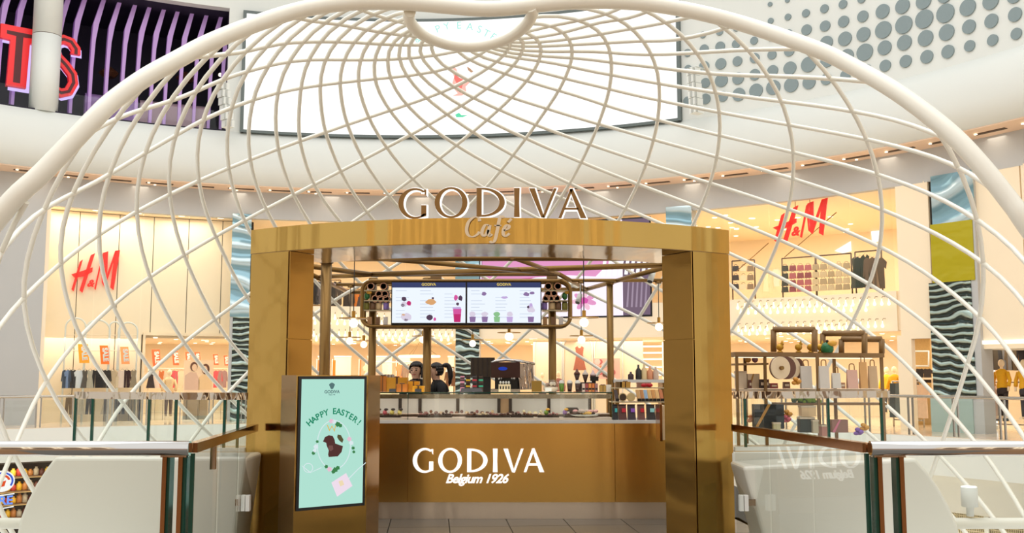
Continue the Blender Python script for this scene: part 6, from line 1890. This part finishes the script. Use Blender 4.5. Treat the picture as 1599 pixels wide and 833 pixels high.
c_list = [(104, 'coat', (70, 80, 96), 'slate blue'), (108.5, 'shirt', (120, 140, 176), 'denim blue'), (114, 'coat', (60, 56, 54), 'charcoal'), (124, 'shirt', (216, 220, 224), 'white'), (133, 'dress', (92, 84, 76), 'dark taupe'), (141, 'dress', (176, 168, 150), 'patterned grey'), (149, 'coat', (40, 36, 36), 'black'), (158, 'dress', (34, 30, 32), 'deep black'), (167, 'coat', (52, 46, 44), 'soft black'), (176, 'shirt', (196, 172, 140), 'beige'), (184, 'dress', (222, 200, 168), 'cream'), (191, 'shirt', (230, 206, 190), 'blush'), (198, 'coat', (56, 30, 34), 'maroon black'), (209, 'dress', (150, 134, 112), 'khaki')]
for (px, k_, c_, n_) in c_list:
    garment(k_, c_, n_, px, 578, .58, RA - .02, 'hanging on the arched racks of the left window', random.uniform(-.3, .3), .7)
for i, (px, k_, c_, n_) in enumerate([(108, 'trousers', (120, 100, 80), 'brown'), (126, 'dress', (214, 196, 170), 'pale'), (140, 'trousers', (60, 54, 52), 'charcoal'), (166, 'dress', (206, 186, 160), 'sand'), (190, 'trousers', (44, 40, 44), 'black')]):
    garment(k_, c_, n_, px, 617, .62, RA - .02, 'hanging in the lower tier of the left window racks', 0, .8)
def sale(px0, px1, py0, py1, r, rgb, lab, lean=.12):
    az, z = W((px0 + px1) / 2, (py0 + py1) / 2, r)
    p = CP(az, z, r); s_ = hypot(p[0], p[1]) / F
    w, h = (px1 - px0) * s_ * .7, (py1 - py0) * s_
    t = thing('sale_sign', lab, 'sign', CP(az, z - h / 2, r))
    fr = wallframe(az, z, r)
    MB().poly([(-w / 2 + lean * h / 2, -h / 2), (w / 2 + lean * h / 2, -h / 2), (w / 2 - lean * h / 2, h / 2), (-w / 2 - lean * h / 2, h / 2)], fr, 0, .02).build('panel', mat('sale_%d_%d_%d' % rgb, rgb, .5, emit=rgb, es=.35), t)
    me = textmesh('SALE', h * .34, 0, .004, .01)
    me.materials.append(WHITE)
    o = link('lettering', me, t)
    from mathutils import Matrix, Euler
    q = fr(-w * .16 + .0, 0, .03)
    o.location = tuple(o.location[i] + q[i] for i in range(3))
    o.rotation_euler = (Matrix.Rotation(-az, 4, 'Z') @ Euler((pi / 2, 0, 0)).to_matrix().to_4x4() @ Matrix.Rotation(-pi / 2 + lean, 4, 'Z')).to_euler()
    return t
for a_ in [(121, 140, 539, 566, (238, 150, 30), 'yellow orange SALE sign, leftmost in the left window'), (155, 171, 541, 568, (236, 110, 30), 'orange SALE sign, second in the left window'), (187, 203, 543, 568, (240, 150, 90), 'pale orange SALE sign, third in the left window')]:
    sale(*a_[:4], RA - .1, *a_[4:])
R2 = RS + 3.2
for i, (x0, x1, y0, y1) in enumerate([(236, 252, 547, 571), (268, 280, 549, 570), (289, 299, 551, 567), (303, 314, 551, 567), (332, 342, 554, 570), (349, 357, 556, 571)]):
    sale(x0, x1, y0, y1, R2, (232, 96, 52), 'red orange SALE sign in the recess right of the left window, %s' % ORD[i])
rail(232, 356, 576, R2 + .05, 0, 'white clothes rail in the recess right of the left window')
i = 0
for px in range(236, 356, 8):
    if 285 < px < 334: continue
    c_, n_ = random.choice([((222, 206, 180), 'cream'), ((60, 52, 54), 'black'), ((206, 120, 70), 'rust'), ((214, 90, 100), 'coral'), ((230, 214, 204), 'ivory'), ((160, 130, 130), 'mauve')])
    garment(random.choice(['shirt', 'dress', 'coat']), c_, n_, px, 579, .62, R2, 'on the rail in the recess right of the left window, %s along' % ORD[i], random.uniform(-.3, .3), .8)
    i += 1
az0, z0 = W(286, 610, RS + 2.1); az1, z1 = W(334, 563, RS + 2.1)
zb = .0
po = thing('poster_stand', 'tall poster of two people in pale coats in the left shop recess', 'poster', CP((az0 + az1) / 2, 0, RS + 2.1))
MB().arc(az0, az1, .1, z1, RS + 2.1, RS + 2.16, 4).build('panel', mat('poster_paper', (250, 222, 190), .5), po)
MB().arc(az0, az1, 0, .1, RS + 2.0, RS + 2.3, 4).build('base', WHITE, po)
frp = wallframe((az0 + az1) / 2, z1, RS + 2.1)
W_ = (az1 - az0) * (RS + 2.1)
def pp(P, m, w0=.005, w1=.01): MB().poly(P[::-1], frp, w0, w1).build('print', m, po)
def el_(cx, cy, rx, ry): return [(cx + rx * cos(-2 * pi * i / 14), cy + ry * sin(-2 * pi * i / 14)) for i in range(14)]
k_ = W_ / 48
PR1 = mat('print_coat', (224, 190, 170), .6); PR2 = mat('print_coat2', (240, 206, 160), .6); PRH = mat('print_hair', (110, 70, 56), .6); PRS = mat('print_skin', (240, 206, 176), .6)
pp([(-22 * k_, -50 * k_), (-22 * k_, -26 * k_), (-14 * k_, -20 * k_), (-4 * k_, -21 * k_), (2 * k_, -34 * k_), (2 * k_, -50 * k_)][::-1], PR1)
pp([(0 * k_, -50 * k_), (0, -30 * k_), (6 * k_, -24 * k_), (16 * k_, -24 * k_), (22 * k_, -32 * k_), (22 * k_, -50 * k_)][::-1], PR2)
pp(el_(-8 * k_, -11 * k_, 6 * k_, 8 * k_), PRH, .010, .013); pp(el_(-7 * k_, -12.5 * k_, 4.2 * k_, 6 * k_), PRS, .013, .016)
pp(el_(11 * k_, -15 * k_, 6.5 * k_, 9 * k_), PRH, .010, .013); pp(el_(9.5 * k_, -15.5 * k_, 4.4 * k_, 6 * k_), PRS, .013, .016)
# mannequins
def mannequin(px, ytop, r, h, top, bottom, lab, tn):
    az, zt = W(px, ytop, r)
    c = CP(az, 0, r)
    zb = zt - h
    t = thing('mannequin', lab, 'mannequin', (c[0], c[1], zb))
    k_ = h / 1.75
    IV = mat('mannequin_ivory', (250, 226, 190), .4)
    q = lambda dx, dy, z: (c[0] + (dx * cos(az) - dy * sin(az)) * k_, c[1] + (-dx * sin(az) - dy * cos(az)) * k_, zb + z * k_)
    MB().ball(q(0, 0, 1.62), .105 * k_, 14, .85, .95, 1.15).build('head', IV, t)
    MB().tube([q(0, 0, 1.40), q(0, 0, 1.55)], .045 * k_, 10).build('neck', IV, t)
    mb = MB()
    prof = [(.13, .86), (.15, .95), (.12, 1.08), (.15, 1.25), (.17, 1.36), (.10, 1.43), (.05, 1.46)]
    mb.lathe([(a * k_, b * k_) for a, b in prof], (c[0], c[1], zb), 16, True, 1.15, .75)
    for s in (-1, 1):
        mb.tube([q(s * .17, 0, 1.36), q(s * .25, .02, 1.12), q(s * .23, .08, .95)], [.062 * k_, .055 * k_, .06 * k_], 8)
    mb.build('top', mat('top_' + tn, top, .7, noise=.12, nscale=20), t)
    mb = MB()
    mb.lathe([(a * k_, b * k_) for a, b in [(.145, .70), (.155, .80), (.135, .90)]], (c[0], c[1], zb), 14, True, 1.1, .8)
    for s in (-1, 1):
        mb.tube([q(s * .075, 0, .74), q(s * .085, 0, .42), q(s * .085, 0, .06)], [.085 * k_, .065 * k_, .05 * k_], 8)
    mb.build('trousers', mat('bot_%d_%d_%d' % bottom, bottom, .8), t)
    for s in (-1, 1):
        MB().tube([q(s * .235, .09, .93), q(s * .23, .1, .80)], .032 * k_, 6).build('hand', IV, t)
        MB().box(q(s * .085, .05, .035), (.09 * k_, .22 * k_, .07 * k_), -az).build('foot', IV, t)
mannequin(265, 577, RS + 2.4, 1.62, (236, 206, 160), (150, 120, 100), 'mannequin in a cream jumper in the left shop recess', 'cream')
mannequin(1563, 561, RS + .9, 1.55, (238, 176, 20), (56, 46, 44), 'mannequin in a bright yellow blouse and dark trousers at the right', 'yellow')
mannequin(1598, 561, RS + .9, 1.55, (236, 172, 24), (60, 54, 56), 'mannequin in a yellow blouse cut off by the right edge', 'yellow2')
mannequin(1396, 572, RS + 2.5, 1.5, (240, 180, 30), (80, 70, 60), 'small mannequin in yellow right of the display shelving', 'yellow3')
mannequin(1384, 573, RS + 3.7, 1.5, (236, 190, 40), (90, 80, 70), 'mannequin in mustard partly hidden by the display shelving', 'yellow4')
# upper shop seen through the portal, left
RU = RS + 2.6
for i, (px, k2, c_, n_, h_) in enumerate([(491, 'coat', (44, 42, 44), 'black', .85), (499, 'trousers', (60, 56, 58), 'charcoal', .8), (505, 'coat', (90, 84, 90), 'grey', .85), (520, 'dress', (46, 42, 42), 'black', .9), (527, 'coat', (70, 60, 56), 'brown', .85), (541, 'dress', (52, 44, 44), 'soft black', .7), (547, 'coat', (110, 96, 84), 'taupe', .7), (555, 'shirt', (206, 120, 50), 'orange', .6), (562, 'dress', (70, 60, 62), 'dark', .6), (569, 'shirt', (206, 60, 70), 'red', .6)]):
    garment(k2, c_, n_, px, 440 if px < 535 else 455, h_, RU, 'in the upper shop left of the menu board, %s' % ORD[i], random.uniform(-.4, .4), .7)
rail(486, 532, 437, RU + .05, ZU, 'dark clothes rail in the upper shop beside the left bronze post', 'clothes_rail', BRONZE)
rail(537, 575, 452, RU + .05, ZU, 'dark clothes rail in the upper shop left of the menu board', 'clothes_rail', BRONZE)
# magenta LED wall behind the right half of the kiosk
m0, m1 = AZ(750, 440, RS - .12), AZ(1014, 440, RS - .12)
zz0, zz1 = W(900, 494, RS - .12)[1], W(900, 347, RS - .12)[1]
lw = thing('pink_led_wall', 'pink and white LED wall behind the right half of the kiosk', 'screen', CP((m0 + m1) / 2, zz0, RS - .1))
mid = AZ(972, 440, RS - .12)
dpl = MB().arc(m0, mid, zz0, zz1, RS - .12, RS - .04, 16).build('display', glow('led_lavender', (250, 236, 255), 1.1), lw)
dp2 = MB().arc(mid + .0006, m1, zz0, zz1, RS - .12, RS - .04, 6).build('display', glow('led_mauve', (140, 118, 138), .7), lw)
MB().arc(m0 - .003, m1 + .003, zz0 - .06, zz1 + .06, RS - .04, RS - .03, 16).build('casing', BLACK, lw)
def led(P, m, par, w=.004):
    aC, zC_ = W(P[0][0], P[0][1], RS - .125)
    q = []
    for (x, y) in P:
        a, z = W(x, y, RS - .125)
        q.append((a, z))
    vs = [CP(a, z, RS - .125 - w) for a, z in q] + [CP(a, z, RS - .1205) for a, z in q]
    n = len(q)
    MB().add(vs, [tuple(range(n)), tuple(reversed(range(n, 2 * n)))] + [((i + 1) % n, i, n + i, n + (i + 1) % n) for i in range(n)]).build('led_picture', m, par)
MAG = glow('led_magenta', (226, 96, 178), .9); MAG2 = glow('led_pink2', (234, 158, 204), .95); DKM = glow('led_dark_mauve', (96, 62, 92), .7); LW_ = glow('led_pure', (255, 255, 255), 1.2)
led([(752, 350), (960, 350), (960, 402), (930, 432), (885, 430), (752, 440)], MAG2, dpl)
led([(790, 398), (830, 396), (850, 430), (812, 440), (780, 425)], MAG, dpl, .006)
led([(800, 405), (815, 400), (828, 425), (812, 432)], DKM, dpl, .008)
led([(752, 400), (778, 398), (770, 432), (752, 436)], DKM, dpl, .006)
led([(893, 402), (912, 400), (918, 415), (905, 424), (893, 418)], MAG, dpl, .006)
for k in range(7):
    a = 2 * pi * k / 7 + .3
    cx, cy = 912 + 12 * cos(a), 470 + 9 * sin(a)
    led([(cx + 8 * cos(a) * cos(t_) - 4 * sin(a) * sin(t_), cy + 6.5 * sin(a) * cos(t_) + 4 * cos(a) * sin(t_)) for t_ in [2 * pi * i / 10 for i in range(10)]], [MAG2, glow('led_rose', (246, 196, 216), 1.0)][k % 2], dpl, .006 + .001 * k)
led([(905, 467), (912, 464), (919, 468), (917, 474), (908, 475)], MAG, dpl, .016)
for x in range(939, 1012, 9):
    y0 = 408 - (x - 939) * .09
    led([(x, y0 + 24), (x + 3, y0), (x + 8, y0), (x + 5, y0 + 24)], LW_, dpl if x < 965 else dp2, .01)
for x in range(978, 1010, 7):
    led([(x, 480), (x + 3, 435), (x + 5, 435), (x + 3, 480)], glow('led_mauve_light', (178, 158, 178), .8), dp2, .006)
# ground floor behind the kiosk: arches, dress, picture, bright shelves
RG = RS + 2.4
gw = struct('wall_arched', MB().arc(AZ(832, 560, RG), AZ(1003, 560, RG), 0, ZG, RG + .03, RG + .12, 10), CREAM)
for i, (x0, x1) in enumerate(((834, 878), (880, 925), (928, 972))):
    a0, a1 = AZ(x0, 560, RG), AZ(x1, 560, RG)
    wv = (a1 - a0) / 2
    ztp = W(x0, 521, RG)[1]
    pts = [CP(a0, .05, RG)] + [CP((a0 + a1) / 2 - wv * cos(pi * k / 14), ztp - wv * RG + wv * RG * sin(pi * k / 14), RG) for k in range(15)] + [CP(a1, .05, RG)]
    MB().tube(pts, .03, 6).build('arch_moulding', WHITE, gw)
garment('dress', (184, 112, 90), 'terracotta', 905, 541, .85, RG - .3, 'hanging between the arches right of the menu board', 0, .9)
a0, z0 = W(926, 592, RG - .5); a1, z1 = W(968, 560, RG - .5)
pc_ = thing('food_poster', 'poster of pink pastries and chocolates behind the right bronze post', 'poster', CP((a0 + a1) / 2, z0, RG - .5))
MB().arc(a0, a1, z0, z1, RG - .5, RG - .45, 4).build('panel', mat('poster_rose', (240, 196, 180), .5), pc_)
fq = wallframe((a0 + a1) / 2, (z0 + z1) / 2, RG - .5)
for i in range(14):
    cx, cy = random.uniform(-.36, .36), random.uniform(-.25, .25)
    rr_ = random.uniform(.05, .11)
    MB().poly([(cx + rr_ * cos(2 * pi * k / 10), cy + rr_ * sin(2 * pi * k / 10)) for k in range(10)], fq, .004 + .001 * i, .006 + .001 * i).build('print', mat('pastry_%d' % (i % 4), [(206, 110, 110), (110, 70, 56), (232, 160, 110), (246, 214, 206)][i % 4], .5), pc_)
MB().tube([CP((a0 + a1) / 2, 0, RG - .45), CP((a0 + a1) / 2, z0, RG - .45)], .03, 6).build('stand', BRONZE, pc_)
bs = thing('lit_shelving', 'bright white lit shelving at the back right of the portal', 'shelving', CP(AZ(1006, 580, RS + 4), 0, RS + 4))
a0, a1 = AZ(985, 560, RS + 4), AZ(1034, 560, RS + 4)
for py in (530, 540, 550, 560, 572, 584):
    z = W(1010, py, RS + 4)[1]
    MB().arc(a0, a1, z - .03, z, RS + 4, RS + 4.4, 4).build('shelf', WHITE, bs)
    MB().arc(a0, a1, z - .06, z - .035, RS + 4.0, RS + 4.05, 4).build('light_strip', glow('shelf_white', (255, 250, 240), 1.8), bs)
for a in (a0, a1):
    MB().arc(a, a + .002, 0, W(1010, 526, RS + 4)[1], RS + 4, RS + 4.4, 1).build('side', WHITE, bs)
for i, px in enumerate((495, 519, 561, 571, 619)):
    az, z1 = W(px, 563, RS + 4); z0 = W(px, 588, RS + 4)[1]
    a1 = AZ(px + (3 if i in (2, 4) else 5), 570, RS + 4)
    t = thing('orange_banner', 'narrow orange banner in the ground floor shop left of the staff, %s' % ORD[i], 'banner', CP(az, z0, RS + 4))
    MB().arc(az, a1, z0, z1, RS + 4, RS + 4.03, 2).build('cloth', mat('banner_%d' % (i % 2), [(232, 120, 70), (240, 112, 24)][i % 2], .6, emit=(240, 112, 24), es=.2), t)
    MB().tube([CP(az, 0, RS + 4), CP(az, z1 + .05, RS + 4)], .015, 5).build('pole', WHITE, t)
for i, (x0, x1) in enumerate(((497, 508), (522, 548), (574, 612), (622, 640), (700, 709))):
    r_ = RS + 5
    a0, a1 = AZ(x0, 570, r_), AZ(x1, 570, r_)
    t = thing('shop_partition', 'pale lit partition of the ground floor shop behind the counter, %s' % ORD[i], 'partition', CP((a0 + a1) / 2, 0, r_))
    MB().arc(a0, a1, 0, 2.2, r_, r_ + .1, 3).build('panel', mat('partition_pale', (250, 232, 204), .5), t)
    MB().arc(a0 - .001, a1 + .001, 2.2, 2.26, r_ - .02, r_ + .12, 3).build('cap', WHITE, t)
az, z = W(655, 557, RS + 4)
t = thing('ring_chandelier', 'glowing ring chandelier in the shop behind the staff', 'lamp', CP(az, z, RS + 4))
c = CP(az, z, RS + 4)
MB().tube([(c[0] + .75 * cos(2 * pi * k / 28), c[1] + .75 * sin(2 * pi * k / 28), z) for k in range(28)], .05, 6, closed=True).build('ring', glow('ring_glow', (255, 240, 210), 2.0), t)
for k in range(3):
    a = 2 * pi * k / 3
    MB().tube([(c[0] + .75 * cos(a), c[1] + .75 * sin(a), z), (c[0], c[1], ZG)], .006, 4).build('wire', BRONZE, t)
# ---- upper right shop: racks of bags and clothes
RQ = RS + 3.2
rk_ = [(1143, 1178, 408, 'dark rack at the left end of the upper right shop'), (1221, 1273, 404, 'dark rack with maroon bags in the upper right shop'), (1274, 1329, 400, 'dark rack with taupe bags in the upper right shop'), (1335, 1376, 394, 'dark rack at the right end of the upper right shop')]
for a_ in rk_:
    rail(a_[0], a_[1], a_[2], RQ + .1, ZU, a_[3], 'bag_rack', mat('rack_dark', (70, 54, 42), .5))
bag_me = MB().hexa([(-.5, -.2, 0), (.5, -.2, 0), (.5, .2, 0), (-.5, .2, 0)], [(-.44, -.08, .8), (.44, -.08, .8), (.44, .08, .8), (-.44, .08, .8)]).mesh('hand_bag', WHITE)
hnd_me = MB().tube(smooth([(-.25, 0, .78), (-.18, 0, 1.0), (.18, 0, 1.0), (.25, 0, .78)], 3), .03, 5).mesh('bag_handle', DARK)
def bag(px, py, w, r, rgb, lab, grp):
    az, z = W(px, py, r)
    p = CP(az, z, r); s_ = w * hypot(p[0], p[1]) / F
    o = inst('hand_bag', bag_me, mat('bagm_%d_%d_%d' % rgb, rgb, .6, noise=.15, nscale=6), p, -az, (s_, s_ * .6, s_))
    tag(o, lab, 'bag', grp)
    a = bpy.data.objects.new('handle', hnd_me); COL.objects.link(a); a.parent = o
rows = ['top', 'second', 'third', 'bottom']
for ri, py in enumerate((424, 436, 447, 457)):
    for ci, px in enumerate(range(1226, 1328, 12)):
        if px < 1236: c_, n_ = (52, 54, 52), 'charcoal'
        elif px < 1272: c_, n_ = random.choice([((120, 62, 74), 'maroon'), ((150, 84, 96), 'rose')])
        else: c_, n_ = random.choice([((150, 138, 116), 'taupe'), ((176, 164, 140), 'sand')])
        bag(px, py - (px - 1226) * .045, 10.5, RQ, c_, '%s bag in the %s row of the upper right shop racks, %s column' % (n_, rows[ri], ORD[ci]), 'bags in the upper right shop')
for ri, py in enumerate((424, 438, 452)):
    for ci, (px, c_, n_) in enumerate([(1149, (44, 44, 50), 'black'), (1161, (206, 190, 166), 'cream'), (1172, (120, 104, 88), 'brown')]):
        bag(px, py, 10, RQ, c_, '%s bag in the %s row at the left end of the upper right shop' % (n_, rows[ri]), 'bags at the left of the upper right shop')
for i, (px, k2, c_, n_, py) in enumerate([(1196, 'dress', (240, 220, 190), 'ivory', 428), (1204, 'dress', (236, 206, 170), 'peach', 430), (1212, 'shirt', (226, 214, 196), 'pale', 420), (1336, 'dress', (70, 76, 74), 'slate', 402), (1343, 'coat', (44, 56, 56), 'dark teal', 401), (1351, 'dress', (40, 52, 50), 'deep green', 398), (1358, 'coat', (96, 84, 76), 'brown', 402), (1365, 'dress', (120, 104, 90), 'taupe', 402), (1372, 'shirt', (90, 80, 72), 'dark khaki', 402)]):
    garment(k2, c_, n_, px, py, 1.0 if px > 1300 else .6, RQ - .1, 'in the upper right shop, %s along' % ORD[i], random.uniform(-.3, .3), .6)
o = MB().arc(AZ(1190, 450, RS + .3), AZ(1398, 450, RS + .3), ZU + .02, W(1300, 412, RS + .3)[1], RS + .3, RS + .32, 10).build('glass_balustrade', SHOPGLASS)
tag(o, 'clear glass balustrade inside the upper right shop window', 'balustrade')
# skylight-like white frames
for i, (P, n_) in enumerate([([(1303, 392), (1328, 377), (1329, 392), (1316, 396)], 'lower'), ([(1360, 362), (1373, 354), (1374, 376), (1362, 380)], 'upper')]):
    a = [W(x, y, RB - .06) for x, y in P]
    o = MB().add([CP(q[0], q[1], RB - .06) for q in a] + [CP(q[0], q[1], RB - .02) for q in a], [(0, 1, 2, 3), (7, 6, 5, 4), (1, 0, 4, 5), (2, 1, 5, 6), (3, 2, 6, 7), (0, 3, 7, 4)]).build('light_panel', glow('panel_white', (255, 252, 244), 1.3))
    tag(o, '%s slanted white light panel in the upper right shop' % n_, 'light')
# ---- ground floor right
RR_ = RS + 1.7
rail(1393, 1440, 596, RR_, 0, 'clothes rail with dark trousers beside the display shelving', 'clothes_rail', STEEL)
for i, (px, c_, n_) in enumerate([(1398, (70, 76, 76), 'slate grey'), (1407, (96, 104, 102), 'faded grey'), (1416, (84, 94, 94), 'washed grey'), (1426, (40, 42, 46), 'black'), (1435, (222, 190, 160), 'pale peach')]):
    garment('trousers' if i < 4 else 'shirt', c_, n_, px, 599, 1.0, RR_ - .05, 'on the rail beside the display shelving', random.uniform(-.2, .2), .9)
tb = thing('display_table', 'low display table with folded dark tops in the right shop', 'table', CP(AZ(1438, 600, RS + 2.6), 0, RS + 2.6))
azt = AZ(1438, 590, RS + 2.6); ztb = W(1438, 590, RS + 2.6)[1]
MB().box(CP(azt, ztb - .03, RS + 2.6), (1.1, .6, .06), -azt).build('table_top', CREAM, tb)
for dx in (-.45, .45):
    q = CP(azt, ztb / 2 - .03, RS + 2.6)
    MB().box((q[0] + dx * cos(azt), q[1] - dx * sin(azt), q[2]), (.06, .5, ztb - .06), -azt).build('leg', CREAM, tb)
for i, px in enumerate((1424, 1436, 1448)):
    garment('shirt', [(56, 40, 42), (44, 38, 40), (60, 50, 48)][i], ['maroon black', 'soft black', 'dark brown'][i], px, 576, .42, RS + 2.5, 'standing on the low display table in the right shop', 0, 1.0, False)
fw = thing('mesh_panel', 'tan mesh panel behind a white frame left of the mirrored column', 'panel', CP(AZ(1436, 560, RS + 3.2), 0, RS + 3.2))
a0, a1 = AZ(1421, 560, RS + 3.2), AZ(1453, 560, RS + 3.2)
MB().arc(a0, a1, 0, W(1436, 527, RS + 3.2)[1], RS + 3.2, RS + 3.25, 3).build('mesh', mat('tan_mesh', (178, 146, 90), .7, noise=.2, nscale=30), fw)
q0, q1, q2, q3 = [CP(*W(x, y, RS + 2.2), RS + 2.2) for x, y in ((1422, 572), (1422, 549), (1450, 549), (1450, 572))]
MB().tube([q0, q1, q2, q3, q0], .03, 6).build('white_frame', WHITE, fw)
rail(1522, 1600, 597, RS + 1.3, 0, 'clothes rail with pale pink shirts at the far right', 'clothes_rail', STEEL)
for i, px in enumerate((1527, 1534, 1541, 1548)):
    garment('shirt', [(232, 196, 176), (236, 206, 190), (226, 190, 170), (240, 212, 196)][i], ['dusty pink', 'pale pink', 'rose beige', 'blush pink'][i], px, 599, .95, RS + 1.25, 'on the far right rail, %s' % ORD[i], -.6, .9)
garment('trousers', (70, 80, 80), 'dark grey', 1562, 602, .95, RS + 1.25, 'on the far right rail beside the pink shirts', 0, .8)
garment('coat', (226, 92, 50), 'bright orange', 1532, 568, .6, RS + 1.6, 'hanging above the pink shirts at the far right', 0, 1.0)
for i, (px, c_, n_) in enumerate([(1552, (60, 62, 66), 'black'), (1560, (84, 78, 66), 'spotted dark'), (1570, (126, 130, 134), 'grey'), (1580, (110, 96, 74), 'olive brown'), (1590, (50, 48, 52), 'jet black'), (1598, (226, 160, 40), 'amber')]):
    garment('coat', c_, n_, px, 536, .75, RS + 2.2, 'on the back wall behind the yellow mannequins, %s' % ORD[i], random.uniform(-.2, .2), .8)
lp = thing('lit_wall_panel', 'tall white lit wall panel beside the yellow mannequin', 'panel', CP(AZ(1545, 560, RS + 2.4), 0, RS + 2.4))
MB().arc(AZ(1540, 560, RS + 2.4), AZ(1550, 560, RS + 2.4), 0, W(1545, 531, RS + 2.4)[1], RS + 2.4, RS + 2.5, 2).build('diffuser', glow('panel_soft', (255, 248, 236), 1.2), lp)
MB().arc(AZ(1539.5, 560, RS + 2.4), AZ(1550.5, 560, RS + 2.4), 0, .1, RS + 2.36, RS + 2.52, 2).build('plinth', WHITE, lp)
# ---- more of the ground floor shop behind the counter
rail(572, 648, 566, RS + 3.3, 0, 'pale clothes rail in the ground floor shop left of the staff', 'clothes_rail', WHITE)
for i, (px, k2, c_, n_) in enumerate([(576, 'shirt', (240, 214, 184), 'peach'), (584, 'dress', (226, 200, 176), 'sand'), (592, 'coat', (206, 176, 150), 'camel'), (601, 'dress', (244, 226, 204), 'ivory'), (627, 'shirt', (222, 150, 100), 'apricot'), (635, 'coat', (150, 124, 104), 'brown'), (643, 'dress', (238, 220, 196), 'cream')]):
    garment(k2, c_, n_, px, 569, .7, RS + 3.25, 'on the pale rail left of the staff, %s along' % ORD[i], random.uniform(-.3, .3), .8)
mannequin(872, 580, RS + 1.6, 1.5, (150, 96, 84), (206, 180, 150), 'mannequin in a brown top right of the espresso machine', 'brown')
mannequin(847, 582, RS + 2.0, 1.45, (236, 206, 170), (120, 100, 90), 'mannequin in a beige top behind the espresso machine', 'beige')
rail(700, 709, 574, RS + 2.6, 0, 'short rail beside the mirrored column behind the staff', 'clothes_rail', BRONZE)
garment('coat', (110, 76, 50), 'dark brown fur', 704, 580, .55, RS + 2.55, 'on the short rail behind the staff', 0, 1.2)
az, z = W(716, 583, RS + 3.0)
t = thing('dome_lamp', 'pale dome lamp on a stem left of the mirrored column', 'lamp', CP(az - .012, 0, RS + 3.0))
c = CP(az - .012, z, RS + 3.0)
MB().lathe([(.22, 0), (.21, .1), (.15, .2), (.05, .25), (0, .25)], c, 16).build('dome', glow('dome_glow', (255, 240, 212), 1.1), t)
MB().tube([(c[0], c[1], 0), (c[0], c[1], z)], .02, 6).build('stem', WHITE, t)
# strings of light and a track in the upper right shop
for i, (x0, y0, x1, y1) in enumerate(((1225, 402, 1306, 332), (1150, 424, 1200, 380))):
    a = [CP(*W(x0, y0, RS + 2.2), RS + 2.2), CP(*W(x1, y1, RS + .8), RS + .8)]
    o = MB().tube(a, .015, 5).build('ceiling_cable', BRONZE)
    tag(o, 'thin %s cable slanting across the upper right shop window' % ['long', 'short'][i], 'cable')
